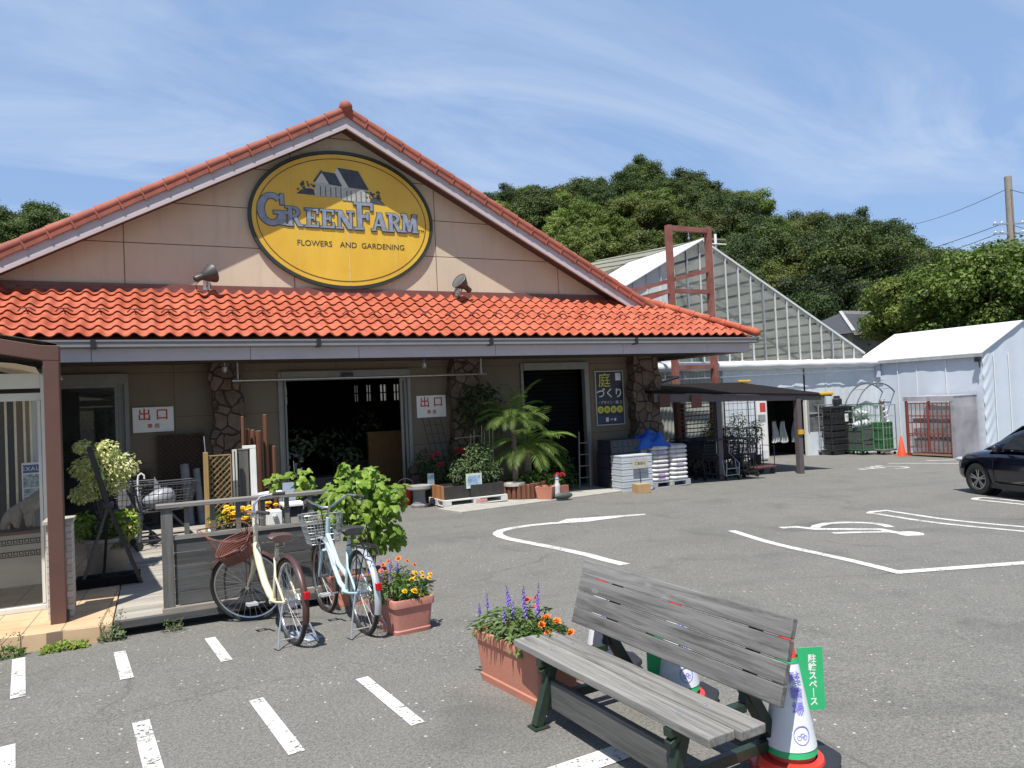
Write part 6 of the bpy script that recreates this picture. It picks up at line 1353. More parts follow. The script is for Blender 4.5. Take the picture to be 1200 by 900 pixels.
def palm(label, u, v0, v1, dy, n, L, tr, loc_z, seed):
    rg = random.Random(seed); y = RC.y+dy; A, B_ = PY(u[0], v0, y), PY(u[1], v1, y); t = thing('palm', label, 'palm', (A.x, y, loc_z), 0, 'small palms'); h = B_.z-loc_z; dx = B_.x-A.x
    b = MB(); m_ = 16
    b.tube([(dx*i/m_, 0, h*i/m_) for i in range(m_+1)], [tr*(1.1-.25*i/m_+(.12 if i % 2 else 0)) for i in range(m_+1)], 10); b.build('trunk', mat('palm_trunk', (.18,.14,.10), .95, .4, 14, .5, 40), t, smooth=True)
    bb = MB()
    for i in range(40): a = rg.random()*6.28; z = h-rg.random()*.35; bb.leaf((dx+tr*cos(a), tr*sin(a), z-.02), (cos(a),sin(a),.3), .13, rg, .35, .05, tip=(cos(a)*.6,sin(a)*.6,.9))
    bb.build('leaf_bases', mat('palm_fibre', (.12,.055,.03), .95, .4), t, fix=False)
    for i in range(n):
        a = 2*pi*i/n*1.0+rg.uniform(-.2,.2)+i*.6; el = rg.uniform(.5,1.4) if i > n*.3 else rg.uniform(.1,.6); l = L*rg.uniform(.8,1.1); f = MB(); pts = []
        o = Vector((dx,0,h)); d = Vector((cos(a)*cos(el), sin(a)*cos(el), sin(el))); p = o.copy(); k_ = 14
        for j in range(k_+1): pts.append(p.copy()); d = (d+Vector((0,0,-.085*(1+j*.05)))).normalized(); p = p+d*l/k_
        f.tube(pts, [.008*(1-.8*j/k_)+.001 for j in range(k_+1)], 4)
        for j in range(2, k_+1):
            for q_ in (0,.5):
                c = pts[j-1].lerp(pts[j], q_); dd = (pts[j]-pts[j-1]).normalized(); sd = dd.cross(Vector((0,0,1)));
                if sd.length < .05: sd = Vector((1,0,0))
                sd.normalize(); upv = sd.cross(dd); ll = l*.27*sin(pi*min(1,(j+q_)/(k_+2)))**.7+.03
                for s in (-1, 1): tp = (dd*.75+sd*s*.8+Vector((0,0,-.25+rg.gauss(0,.12)))).normalized(); f.leaf(c, upv+sd*s*.3, ll, rg, .052, .008, tip=tp)
        f.build('frond', lf_palm, t, fix=False)
    return t
palm('taller palm with a bare trunk in the round log planter', (605,601), 574, 492, -.05, 30, .98, .055, RC.z+.27, 3)
palm('shorter palm with a thick red brown trunk in the round log planter', (619,617), 566, 527, .1, 32, 1.12, .085, RC.z+.27, 8)
shrub('ground_plants', 'low broad green plants at the foot of the palms', 'plant', (RC.x+.15, RC.y-.05, RC.z+.26), [(.0,0,.1,.3,.14,170),(.25,-.1,.12,.2,.16,110),(-.1,.2,.1,.2,.12,60)], lf_mid, .11, .5, stems=0)
q = PY(655, 555, RC.y+.5); shrub('dark_shrub', 'dark leafy shrub in the shade right of the palms by the shutter', 'shrub', (q.x-.05, RC.y+.5, gz(q.x, RC.y+.5)), [(0,0,.55,.42,.4,420),(.2,0,.25,.3,.25,160),(-.3,0,.4,.3,.35,160)], lf_dark, .11, .4)
q = PY(560, 470, YW-.45); shrub('shade_tree', 'dark loosely leafed potted tree in shade at the middle stone pillar', 'shrub', (q.x, YW-.5, gz(q.x, YW-.5)), [(0,0,2.0,.55,.35,260),(.3,0,1.7,.4,.35,120),(-.35,0,1.75,.3,.4,90),(.1,0,2.25,.4,.15,90)], lf_dark, .13, .35, stems=5)
# bamboo canes among roses
t = thing('garden_canes', 'thin pale canes standing in the rose bed', 'canes', (xm+.1, yp+.25, PZ0+.19)); b = MB()
for k, u in enumerate((553,557,566,569,575,579)): x = PY(u, 540, yp+.25).x-xm-.1; b.tube([(x-.03,0,0),(x,0,1.02+.08*(k % 3))], .007, 5)
b.tube([(-.28,0,.95),(.3,0,.97)], .006, 5); b.build('canes', mat('cane', (.30,.28,.18), .7), t)
A = PG(640, 588); t = thing('terracotta_box', 'small square terracotta box beside the log planter', 'planter', (A.x+.12, A.y+.2, SZ(A.x, A.y))); b = MB(); b.lathe([(.2,0),(.25,.22),(.26,.25),(.2,.25),(.18,.2),(0,.2)], 4); b.build('box', M_TERRA, t); b = MB(); b.lathe([(.185,.205),(0,.21)], 4, cap=False); b.build('soil', m_soil, t)
A = PG(655, 586); t = thing('terracotta_trough', 'small brick red trough with flowers at the right end of the slab', 'planter', (A.x+.05, A.y+.2, SZ(A.x, A.y))); b = MB(); b.box(-.22,.24,-.12,.12,0,.24); b.build('trough', mat('brick_red', (.30,.11,.08), .8, .2), t, bevel=.01); b = MB(); b.box(-.20,.22,-.10,.10,.2405,.246); b.build('soil', m_soil, t)
TB = t.location.copy()
t = thing('trough_flowers', 'red flowers with green leaves in the brick red trough', 'flowers', (TB.x, TB.y, TB.z+.247)); b = MB(); bush(b, rng, (0,0,.1), (.2,.1,.12), 160, .06, .5); b.build('foliage', lf_mid, t, fix=False)
for k in range(5): f = MB(); flower(f, (.02+.05*k-.05, -.06, .2+.03*(k % 2)), .045, rng, 7, 3, up=(0,-.6,.6)); f.build('blossom', fr_m, t, fix=False)
t = thing('garden_ornament', 'small white garden figure standing before the brick red trough', 'ornament', (TB.x-.08, TB.y-.21, SZ(TB.x, TB.y-.2)-.0)); b = MB(); b.lathe([(.06,0),(.07,.05),(.055,.2),(.06,.28),(.035,.33),(.045,.37),(.04,.42),(.0,.46)], 14); b.build('figure', mat('ornament_white', (.55,.57,.6), .5), t, smooth=True); b = MB(); b.lathe([(.048,.385),(.03,.45),(0,.5)], 12, cap=False); b.build('cap', mat('ornament_blue', (.08,.12,.2), .5), t)
t = thing('stone_slab', 'dark flat stone lying against the terracotta boxes', 'stone', (TB.x-.02, TB.y-.30, SZ(TB.x, TB.y-.3))); b = MB(); b.sphere((.02,0,.06), (.2,.07,.07), 14, 8); b.v = [(x+.02*sin(9*z+4*x), y, max(z, 0)) for x, y, z in b.v]; b.build('stone', mat('wet_stone', (.07,.08,.07), .6, .3), t, smooth=True)
# white ladder leaning in the shutter bay
m_lad = mat('ladder_grey', (.20,.20,.20), .5)
t = thing('step_ladder', 'small white ladder leaning beside the shutter frame', 'ladder', (W(684,560).x, YW-.25, gz(W(684,560).x, YW-.2))); b = MB(); top_ = 1.3
for s in (-.35, -.06): b.bar((s,-.15,0),(s+.25,.2,top_), .03, .02)
b.build('rails', m_lad, t)
for k in range(1, 5): f = k/5; b = MB(); b.bar((-.35+.25*f,-.15+.35*f,top_*f),(-.06+.25*f,-.15+.35*f,top_*f), .025, .02); b.build('rung', m_lad, t)
# stacks right of the shutter
t, w, h = box_at('crate_stack', 'tall stack of dark blue plastic trays beside the right stone pillar', 'crates', 707, 516, 742, 570, YW-.75, .6, None)
mcr = mat('crate_navy', (.028,.035,.05), .5, .15); n = 12; m0 = None
bpy.data.objects.remove(t)
A, B_ = PY(707,516,YW-.75), PY(742,516,YW-.75); x = (A.x+B_.x)/2; zb = gz(x, YW-.75); hh = (A.z-zb)/7; w = (B_.x-A.x)
for k in range(7):
    t = thing('plastic_crate', ['lowest','second','third','fourth','fifth','sixth','topmost'][k]+' dark navy crate in the stack by the right stone pillar', 'crate', (x+.01*(k % 2), YW-.75, zb+k*hh), 0, 'dark crates beside the pillar')
    b = MB(); e = .012; b.box(-w/2+e,w/2-e,-.28,.28,0,hh-.03); b.box(-w/2,w/2,-.29,.29,hh-.03,hh-.002)
    for j in range(6): xx_ = -w/2+.06+j*(w-.12)/5; b.box(xx_-.008,xx_+.008,-.287,-.2805,.01,hh-.031)
    b.build('crate', mcr, t, bevel=.004)
A, B_ = PY(722,534,YW-1.25), PY(757,534,YW-1.25); x = (A.x+B_.x)/2; zb = gz(x, YW-1.25); hh = (A.z-zb)/6; w = B_.x-A.x; m_sty = mat('styrofoam', (.44,.48,.52), .8, .05)
for k in range(6):
    t = thing('foam_box', ['lowest','second lowest','third','fourth','second highest','topmost'][k]+' white foam box in the stack before the dark crates', 'box', (x, YW-1.25, zb+k*hh), 0, 'white foam boxes'); b = MB(); b.box(-w/2,w/2,-.22,.22,0,hh*.72); b.build('tray', m_sty, t, bevel=.012); b = MB(); b.box(-w/2-.006,w/2+.006,-.226,.226,hh*.721,hh-.002); b.build('lid', m_sty, t, bevel=.006)
A, B_ = PY(741,538,YW-1.55), PY(759,548,YW-1.55); t = thing('notice_card', 'small beige notice card on a stick before the white foam boxes', 'card', ((A.x+B_.x)/2, YW-1.55, gz(A.x, YW-1.55))); z0 = t.location.z; w = (B_.x-A.x)/2; b = MB(); b.box(-w,w,0,.01,B_.z-z0,A.z-z0); b.build('card', mat('card_beige', (.42,.40,.34), .6), t); b = MB(); b.tube([(0,.015,0),(0,.015,A.z-z0-.05)], .008, 6); b.build('stake', m_black, t); text('ご自由に', .075, m_ink, t, face_xz(0,-.002,(A.z+B_.z)/2-z0))
A, B_ = PY(744,565,YW-1.75), PY(759,574,YW-1.75); x = (A.x+B_.x)/2; t = thing('cardboard_carton', 'small brown cardboard carton on the asphalt by the foam boxes', 'box', (x, YW-1.75, gz(x, YW-1.75))); w = (B_.x-A.x)/2; b = MB(); b.box(-w,w,-.12,.12,0,.2); b.build('carton', mat('cardboard', (.42,.27,.14), .8, .1), t, bevel=.005); b = MB(); b.box(-w-.001,w+.001,-.02,.02,.2005,.203); b.build('tape', m_beige, t)
# pallet of bagged soil with a wrapped side and a blue sheet
PL, PR_ = PG(768,572), PG(814,569); yb_ = PL.y+.05; x0, x1 = PL.x-.02, PR_.x+.0; w = x1-x0; xm2 = (x0+x1)/2; zg = gz(xm2, yb_); m_pal = mat('pallet_grey', (.30,.33,.37), .6, .08)
t = thing('grey_pallet', 'grey pallet under the stacked soil bags', 'pallet', (xm2, yb_, zg)); b = MB(); b.box(-w/2,w/2,0,1.0,.11,.14); b.box(-w/2,w/2,0,1.0,0,.015)
for xx_ in (-w/2, -.07, w/2-.14):
    for yy_ in (0,.45,.88): b.box(xx_,xx_+.14,yy_,yy_+.12,.0155,.1095)
b.build('pallet', m_pal, t, bevel=.004); b = MB(); b.box(-.05,.0,-.004,-.0005,.02,.12); b.build('label', mat('tag_yellow', (.5,.45,.15), .5), t)
topz = PY(790, 521, yb_+.05).z; nb_ = 8; bh_ = (topz-zg-.142)/nb_
m_bag = mat('soil_bag', (.62,.60,.60), .35, .28, 7, .3, 10, dirt=(.35,.32,.36), dirtamt=.35, rnd=.08); labs = ['bottom','second','third','fourth','fifth','sixth','seventh','topmost']
gbag = None
for k in range(nb_):
    for s in range(2):
        b = MB(); ww = w/2-.01; n = 10; vs = []; m_ = 8
        t = thing('soil_bag', labs[k]+(' left' if s == 0 else ' right')+' plump pale bag in the pile on the grey pallet', 'bag', (xm2+(-w/4 if s == 0 else w/4), yb_+.30, zg+.142+k*bh_), 0, 'soil bags on the grey pallet')
        if gbag is None:
            b.sphere((0,0,0), (1,1,1), 16, 10)
            b.v = [(ww/2*(abs(x)**.35)*(1 if x > 0 else -1), .30*(abs(y)**.45)*(1 if y > 0 else -1), bh_/2*.99+bh_/2*1.22*z*(1-.3*abs(x)**5)+.006*sin(17*x+9*y)) for x, y, z in b.v]; gbag = b.build('bag', m_bag, t, smooth=True); g2 = MB(); g2.box(-ww*.2,ww*.15,-.304,-.301,bh_*.25,bh_*.75); gl_ = g2.build('print', mat('bag_print', (.40,.30,.5), .5), t)
        else:
            for o in ((gbag, gl_) if (k*2+s) % 5 == 2 else (gbag,)): c = o.copy(); C.objects.link(c); c.parent = t
t = thing('shrink_wrap', 'dull grey wrapped load on the left of the pale soil bags', 'load', (x0-.28, yb_+.35, gz(x0-.28, yb_))); b = MB(); b.box(-.22,.25,-.25,.5,.12,topz-zg-.05); b.build('wrapped_load', mat('film_grey', (.22,.22,.23), .3, .25, 8, .3, 10), t, bevel=.04); b = MB(); b.box(-.24,.26,-.27,.5,0,.118); b.build('base', m_dark, t)
b = MB(); n = 16
A, B_ = PY(742,515,yb_+.3), PY(776,507,yb_+.3); t = thing('blue_sheet', 'crumpled blue tarpaulin heaped on the wrapped load', 'tarpaulin', ((A.x+B_.x)/2, yb_+.35, topz-.05)); w = (B_.x-A.x)*.62; h = B_.z-topz+.16
for j in range(n+1):
    for i in range(n+1): u_, v_ = i/n*2-1, j/n*2-1; e = max(0, 1-abs(u_)**3)*max(0, 1-abs(v_)**3); b.v.append((u_*w, v_*.32, e*h*(.72+.16*sin(4*u_+2*v_)+.12*sin(8*u_-5*v_+1)+.05*sin(15*v_+3*u_))+.01))
for j in range(n):
    for i in range(n): b.f.append((j*(n+1)+i, j*(n+1)+i+1, (j+1)*(n+1)+i+1, (j+1)*(n+1)+i)); b.mi.append(0)
b.build('sheet', mat('tarp_blue', (.015,.09,.42), .4, .15), t, fix=False)
A = PY(786, 524, yb_+.0); t = thing('pink_bag', 'pink bag lying on top of the pale bag pile', 'bag', (A.x, yb_+.35, topz+.012)); b = MB(); b.sphere((0,0,.035), (.22,.14,.035), 14, 8); b.build('bag', mat('bag_pink', (.55,.12,.2), .5), t, smooth=True); b = MB(); b.box(-.06,.06,-.03,.03,.068,.0705); b.build('print', m_wht, t)
# ================================================================== CART SHELTER
Cf = PG(941, 555); cyf = Cf.y; rA, rC = PY(762,457,cyf), PY(973,462,cyf); rB = PX(866, 448, rC.x+.0)
xL, xR, zF = rA.x, rC.x, (rC.z)
sh = thing('cart_shelter', 'dark brown cantilever roof shelter over the shopping carts beside the shop', 'shelter', (Cf.x, cyf, gz(Cf.x, cyf))); SOx = Vector(sh.location)
def R_(p): return (p[0]-SOx.x, p[1]-SOx.y, p[2]-SOx.z)
yBk = min(rB.y, cyf+3.6); zBk = rB.z; zL = rA.z
b = MB(); vs = []
for (x, y, z) in ((xL,cyf-.05,zL-.03),(xR,cyf-.05,zF),(xR,yBk,zBk),(xL,yBk,zBk+.05)): vs.append(R_((x,y,z))); 
b.add(vs+[(x,y,z-.05) for x,y,z in vs], [(0,1,2,3),(7,6,5,4),(0,4,5,1),(1,5,6,2),(2,6,7,3),(3,7,4,0)]); b.build('roof', mat('shelter_bronze', (.016,.013,.013), .9, .1, spec=.1), sh)
m_bronze = mat('shelter_frame', (.105,.085,.09), .45, .08)
pxs = [Cf.x-.03, PY(843,500,cyf).x]
b = MB(); b.add([R_(q) for q in ((xL+.1,cyf,zL-.09),(xR-.35,cyf,zF-.03),(xR-.35,cyf,zF-.14),(PY(836,470,cyf).x,cyf,zL-.36),(xL+.1,cyf,zL-.30))]+[R_(q) for q in ((xL+.1,cyf+.1,zL-.09),(xR-.35,cyf+.1,zF-.03),(xR-.35,cyf+.1,zF-.14),(PY(836,470,cyf).x,cyf+.1,zL-.36),(xL+.1,cyf+.1,zL-.30))], [(0,1,2,3,4),(9,8,7,6,5)]+[(i,5+i,5+(i+1)%5,(i+1)%5) for i in range(5)]); b.build('front_beam', m_bronze, sh)
for k, x in enumerate(pxs):
    b = MB(); q = (x-SOx.x, .05); zb = gz(x, cyf)-SOx.z; ztp = zF-SOx.z-.05 if k == 0 else zL-.36-SOx.z; b.box(q[0]-.075,q[0]+.075,-.02,.12,zb,ztp); b.build('post', m_bronze, sh, bevel=.004)
    b = MB(); b.bar((q[0],.05,ztp+.03),(q[0],yBk-SOx.y-.1,zBk-SOx.z-.13), .10, .12); b.build('side_beam', m_bronze, sh)
my = mat('guard_yellow', (.62,.36,.02), .5, .1)
for (x, y, z) in ((xR-.18, cyf-.06, zF+.015), (xR-.02, yBk-.3, zBk+.01)): b = MB(); b.box(-.26,.20,-.04,.05,-.03,.05, M=Matrix.Translation(R_((x,y,z)))); b.build('corner_guard', my, sh, bevel=.02)
for u, c in ((779, 'dark red'),(816, 'rust red')):
    A = PY(u, 469, cyf-.03); b = MB(); b.box(-.16,.16,-.008,.004,-.17,.13, M=Matrix.Translation(R_(A))); b.build('hanging_sign', mat('plate_'+c.replace(' ','_'), (.10,.035,.03) if u < 800 else (.17,.05,.045), .6), sh)
b = MB(); A = R_((Cf.x-.03, cyf-.035, PY(940,506,cyf).z)); b.box(A[0]-.08,A[0]+.08,A[1]-.02,A[1]+.03,A[2]-.06,A[2]+.06); b.build('yellow_band', my, sh)
# rows of carts
CARTM = mat('cart_dark', (.035,.037,.045), .35, .2, metal=.5); m_cartfront = mat('cart_chrome', (.45,.46,.48), .3, .1, metal=.9)
base = make_cart('row', 'shopping carts nested under the shelter')
k = 0; spots = []
for row in range(3):
    for j in range(5): spots.append((PG(826,562).x+.05+row*.62, PG(826,562).y+.15+j*.34, row, j))
rowlab = ['nearest the soil bags','in the middle row','next to the wire cages']; jl = ['foremost','second','third','fourth','rearmost']
for (x, y, row, j) in spots:
    c = base if k == 0 else copy_tree(base); c.location = (x, y, gz(x, y)); c.rotation_euler = (0,0,radians(92+row)); c['label'] = jl[j]+' dark shopping cart of the nested row '+rowlab[row]; k += 1
    c['group'] = 'shopping carts nested under the shelter'
# one bare chrome nose of the front cart, wire cage boxes and a flat truck
def wirecage(name, label, cat, loc, w, d, h, m, rz=0, nv=8, nh=5, legs=.12, group=None, deckm=None, sides=(0,1,2,3), r=.006):
    t = thing(name, label, cat, loc, rz, group); b = MB(); P = [(-w/2,-d/2),(w/2,-d/2),(w/2,d/2),(-w/2,d/2)]
    for (x, y) in P: b.tube([(x,y,legs),(x,y,h)], r*2, 6)
    for i in sides:
        a_, c_ = P[i], P[(i+1)%4]; b.tube([(a_[0],a_[1],h),(c_[0],c_[1],h)], r*1.8, 6); b.tube([(a_[0],a_[1],legs+.03),(c_[0],c_[1],legs+.03)], r*1.8, 6)
    b.build('frame', m, t)
    g = MB()
    for i in sides:
        a_, c_ = P[i], P[(i+1)%4]
        for j in range(1, nv): q = (a_[0]+(c_[0]-a_[0])*j/nv, a_[1]+(c_[1]-a_[1])*j/nv); g.tube([(q[0],q[1],legs),(q[0],q[1],h)], r*.7, 4)
        for j in range(1, nh): z = legs+(h-legs)*j/nh; g.tube([(a_[0],a_[1],z),(c_[0],c_[1],z)], r*.7, 4)
    g.build('mesh_side', m, t)
    k = MB(); k.box(-w/2,w/2,-d/2,d/2,legs-.02,legs+.02); k.build('deck', deckm or m, t)
    w0 = None
    for (x, y) in P:
        if w0 is None: q = MB(); q.tube([(0,-.018,0),(0,.018,0)], .05, 12); w0 = q.build('castor', m_rubber, t, loc=(x*.85,y*.85,.05))
        else: c = w0.copy(); C.objects.link(c); c.parent = t; c.location = (x*.85,y*.85,.05)
    return t
for i, u in enumerate((872, 890)):
    P = PG(u, 556); wirecage('cage_trolley', ('left' if i == 0 else 'right')+' black wire trolley at the right end of the cart rows', 'trolley', (P.x, P.y+.55, gz(P.x, P.y+.5)), .5, .9, PY(870,503,P.y).z-P.z, CARTM, 0, 5, 4, group='black wire trolleys')
P = PG(905, 556); t = thing('flat_truck', 'low platform truck with a dark red deck and black rear rail by the carts', 'platform truck', (P.x-.1, P.y+.35, P.z)); b = MB(); b.box(-.45,.35,-.28,.28,.17,.22); b.build('deck', mat('deck_maroon', (.10,.035,.03), .6), t, bevel=.01); b = MB(); b.tube([(-.43,-.25,.2),(-.45,-.25,.85),(-.45,.25,.85),(-.43,.25,.2)], .014, 6); b.tube([(.30,-.25,.2),(.31,-.25,.75),(.31,.25,.75),(.30,.25,.2)], .012, 6); b.build('rail', m_black, t)
for (x, y) in ((-.35,-.2),(.27,-.2),(-.35,.2),(.27,.2)): b = MB(); b.tube([(x,y-.02,.07),(x,y+.02,.07)], .07, 12); b.tube([(x,y,.07),(x,y,.17)], .015, 6); b.build('castor', m_rubber, t)
t = thing('chrome_cart', 'bright chrome shopping cart nose standing out from the dark row', 'shopping cart', (0,0,0)); P = PG(866,563); t.location = (P.x-.1, P.y+.1, gz(P.x, P.y+.1)); b = MB()
for s in (-.2,.2): b.tube([(s,0,.12),(s,-.03,.42),(s*1.0,.32,.66),(s,.3,.95),(s,.75,1.02)], .013, 8); b.tube([(s,0,.12),(s,.7,.16)], .013, 8); b.tube([(s,.12,.5),(s,.05,.12)], .008, 6)
b.tube([(-.2,0,.14),(.2,0,.14)], .012, 8); b.tube([(-.2,-.01,.3),(.2,-.01,.3)], .012, 8); b.build('frame', m_cartfront, t, smooth=True)
for s in (-.2,.2): b = MB(); b.tube([(s-.015,0,.055),(s+.015,0,.055)], .055, 12); b.build('wheel', m_rubber, t)
b = MB(); b.tube([(-.22,.75,1.02),(.22,.75,1.02)], .016, 8); b.build('handle', m_dark, t)
# behind the carts: rack of rods, grid panel, plants, notice
yk = 17.4; A, B_ = PY(797,473,yk), PY(838,512,yk); t = thing('rod_rack', 'rack of long pale rods stacked horizontally behind the carts', 'rack', ((A.x+B_.x)/2, yk, gz(A.x, yk))); w = (B_.x-A.x)/2; b = MB()
for x in (-w+.08, w-.1): b = MB(); b.box(x-.02,x+.02,-.05,.05,0,A.z-t.location.z); b.build('upright', mat('rust_upright', (.16,.06,.05), .6), t)
for k in range(8): z = A.z-t.location.z-.02-k*.12; b = MB(); b.tube([(-w-.05,-.08,z),(w+.05,-.08,z+.015*(k%2))], .018, 6); b.build('rod', m_steel if k % 3 else mat('rod_red', (.25,.08,.06), .6), t)
b = MB(); b.box(-w-.1,w+.3,.1,.5,0,.75); b.build('dark_bench', m_dark, t)
yk = 17.9; A, B_ = PY(847,466,yk), PY(885,512,yk); x = (A.x+B_.x)/2; wirecage('grid_panel', 'black wire grid display panel behind the carts', 'display', (x, yk+.1, gz(x, yk)), B_.x-A.x, .3, A.z-gz(x, yk), m_black, 0, 7, 9, .3, sides=(0,), r=.009)
for (u, v, r, lab) in ((832, 505, .32, 'left light green shrub'),(863, 500, .42, 'middle light green shrub before the black grid panel'),(884, 507, .34, 'right light green shrub beside the dark doorway')):
    yq = 17.2 if u > 840 else 16.9; q = PY(u, v, yq); z0 = gz(q.x, yq); t = shrub('stall_shrub', lab+' standing behind the cart rows', 'shrub', (q.x, yq, z0+.32), [(0,0,q.z-z0-.35,r,r*1.0,300),(-.15,0,q.z-z0-.5,r*.8,r*.7,140),(.1,0,q.z-z0-.1,r*.55,r*.6,110)], leafmat('stall_leaf'+str(u), (.10,.16,.06), (.24,.30,.13)), .075, .45, group='shrubs behind the carts')
    t = thing('shrub_pot', 'dark nursery pot of the '+lab.split(' before')[0].split(' beside')[0], 'pot', (q.x, yq, z0), 0, 'nursery pots'); b = MB(); b.lathe([(.13,0),(.18,.33),(.19,.34),(.17,.33),(.0,.31)], 16); b.build('pot', m_dark, t); b = MB(); b.lathe([(.165,.325),(.0,.335)], 16, cap=False); b.build('soil', m_soil, t)
yk = 18.3; A, B_ = PY(886,468,yk), PY(899,506,yk); t = thing('notice_board', 'pale notice board with a red patch beside the dark doorway', 'board', ((A.x+B_.x)/2, yk, gz(A.x, yk))); z0 = t.location.z; w = (B_.x-A.x)/2; b = MB(); b.box(-w,w,0,.03,B_.z-z0-.6,A.z-z0); b.build('board', m_wht, t); b = MB(); b.box(-w*.3,w*.9,-.004,-.0005,A.z-z0-.42,A.z-z0-.12); b.build('red_patch', m_redink, t); b = MB(); b.box(-w*.8,w*.8,-.004,-.0005,A.z-z0-.75,A.z-z0-.5); b.build('grey_patch', mat('patch_grey', (.25,.28,.30), .5), t); b = MB(); b.box(-w*.1,w*.1,.0305,.05,0,A.z-z0-.5); b.build('leg', m_black, t)
# ================================================================== GREENHOUSE, SHEETED WALLS, TENT
YB = 19.5
tx = PG(1121,536).x+1.0                       # left wall of the tent
m_sheet = mat('white_sheet', (.60,.65,.70), .55, .05, 1.5, .25, 2.5, dirt=(.45,.48,.48), dirtamt=.35)
m_sheetroof = mat('white_roof_sheet', (.66,.67,.68), .5, .04, 1.2, .15, 3)
apx = PY(822,281,YB); rgt = PY(1000,405,YB); sill = PY(900,424,YB).z
gh = thing('greenhouse', 'large glass greenhouse with a steep gable, white left roof and white sheeted base wall', 'greenhouse', (apx.x, YB, gz(apx.x, YB))); GO = Vector(gh.location)
def gb_(mb, name, m, parent=None, **k):
    mb.v = [(x-GO.x, y-GO.y, z-GO.z) for x, y, z in mb.v]; return mb.build(name, m, parent or gh, **k)
slp = (apx.z-rgt.z)/(rgt.x-apx.x); xr = apx.x+(apx.z-sill-.25)/slp; xl = apx.x-(xr-apx.x); DEP = 20
# base wall: dull corrugated sheets to the left, pale sheeting right, dark doorway
dl, dr, dt = PY(897,470,YB).x, PY(942,470,YB).x, PY(915,464,YB).z
zb = gz(apx.x, YB)-.4; xmid = PY(846,440,YB).x
def corr(x0, x1, z0, z1):
    b = MB(); n = int((x1-x0)/.03); vs = []
    for i in range(n+1): x = x0+(x1-x0)*i/n; y = YB+.012*sin(2*pi*i/5.); vs += [(x,y,z0),(x,y,z1)]
    b.add(vs, [(2*i,2*i+2,2*i+3,2*i+1) for i in range(n)]); return b
gb_(corr(xl+.5, xmid, zb, sill-.1), 'corrugated_wall', mat('corrugated_dull', (.34,.36,.33), .6, .15, 2, dirt=(.16,.16,.13), dirtamt=.6), fix=False)
def cloth(x0, x1, z0, z1, y, amp=.02, seed=0):
    b = MB(); nx = max(4, int((x1-x0)/.08)); nz = 18; vs = []
    for j in range(nz+1):
        for i in range(nx+1):
            x = x0+(x1-x0)*i/nx; z = z0+(z1-z0)*j/nz; vs.append((x, y-amp*(.6*sin(3.1*x+seed)+.4*sin(9*x+2.2*z+seed)+.3*sin(17*x-4*z)), z))
    b.add(vs, [(j*(nx+1)+i, j*(nx+1)+i+1, (j+1)*(nx+1)+i+1, (j+1)*(nx+1)+i) for j in range(nz) for i in range(nx)]); return b
gb_(cloth(xmid, dl, zb, sill-.1, YB-.02, .012), 'sheet_panel', m_sheet, smooth=True, fix=False)
gb_(cloth(dl, dr, dt, sill-.1, YB-.02, .012, 1), 'sheet_panel', m_sheet, smooth=True, fix=False)
wl, wr, wt, wb_ = PY(945,470,YB).x, PY(966,470,YB).x, PY(955,464,YB).z, PY(955,506,YB).z
gb_(cloth(wr+.04, tx+.02, zb, sill-.1, YB-.02, .014, 2), 'sheet_panel', m_sheet, smooth=True, fix=False)
gb_(cloth(dr+.08, wr+.04, wt, sill-.1, YB-.02, .008, 3), 'sheet_panel', m_sheet, smooth=True, fix=False); gb_(cloth(dr+.08, wr+.04, zb, wb_, YB-.02, .008, 4), 'sheet_panel', m_sheet, smooth=True, fix=False)
b = MB(); b.box(dr,dr+.08,YB-.05,YB+.05,zb,dt); b.box(dl-.06,dl,YB-.05,YB+.05,zb,dt); b.box(dl,dr,YB-.05,YB+.05,dt,dt+.06); gb_(b, 'doorway_frame', m_cream)
b = MB(); b.box(wl+.02,wl+.06,YB-.04,YB+.03,wb_,wt); b.box(wr-.0,wr+.04,YB-.04,YB+.03,wb_,wt); b.box(wl+.06,wr,YB-.04,YB+.03,(wt+wb_)/2,(wt+wb_)/2+.05); wf = gb_(b, 'side_window', m_alu)
b = MB(); b.add([(wl+.06,YB,wb_),(wr,YB,wb_),(wr,YB,wt),(wl+.06,YB,wt)], [(0,1,2,3)]); b.v = [(x-GO.x, y-GO.y, z-GO.z) for x, y, z in b.v]; b.build('pane', glassmat('dusty_glass', (.6,.7,.75), .25, .05, .6), wf)
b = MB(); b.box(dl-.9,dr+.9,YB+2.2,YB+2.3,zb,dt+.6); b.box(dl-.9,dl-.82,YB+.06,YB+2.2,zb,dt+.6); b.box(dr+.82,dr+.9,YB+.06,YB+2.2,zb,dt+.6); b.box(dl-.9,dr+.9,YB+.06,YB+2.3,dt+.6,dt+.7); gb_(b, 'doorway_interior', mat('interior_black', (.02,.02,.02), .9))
# rolled white gutter sheet along the sill
b = MB(); b.tube([(xl+.3+(tx-xl-.3)*i/30., YB-.12-.015*sin(i*1.7), sill-.12+.012*sin(i*2.3)) for i in range(31)], [.15+.02*sin(i*3.1) for i in range(31)], 12); gb_(b, 'gutter_roll', m_sheetroof, smooth=True)
b = MB(); b.tube([(PY(765,447,YB).x,YB-.2,sill-.52),(xmid+3.4,YB-.2,sill-.45)], .022, 6); b.tube([(xmid+3.4,YB-.2,sill-.45),(tx-.3,YB-.2,sill-.38)], .018, 6)
for i in range(12): x = xl+4+i*.8; b.tube([(x,YB-.2,sill-.48),(x,YB-.16,sill-.25)], .01, 5)
gb_(b, 'curtain_rail', m_steel)
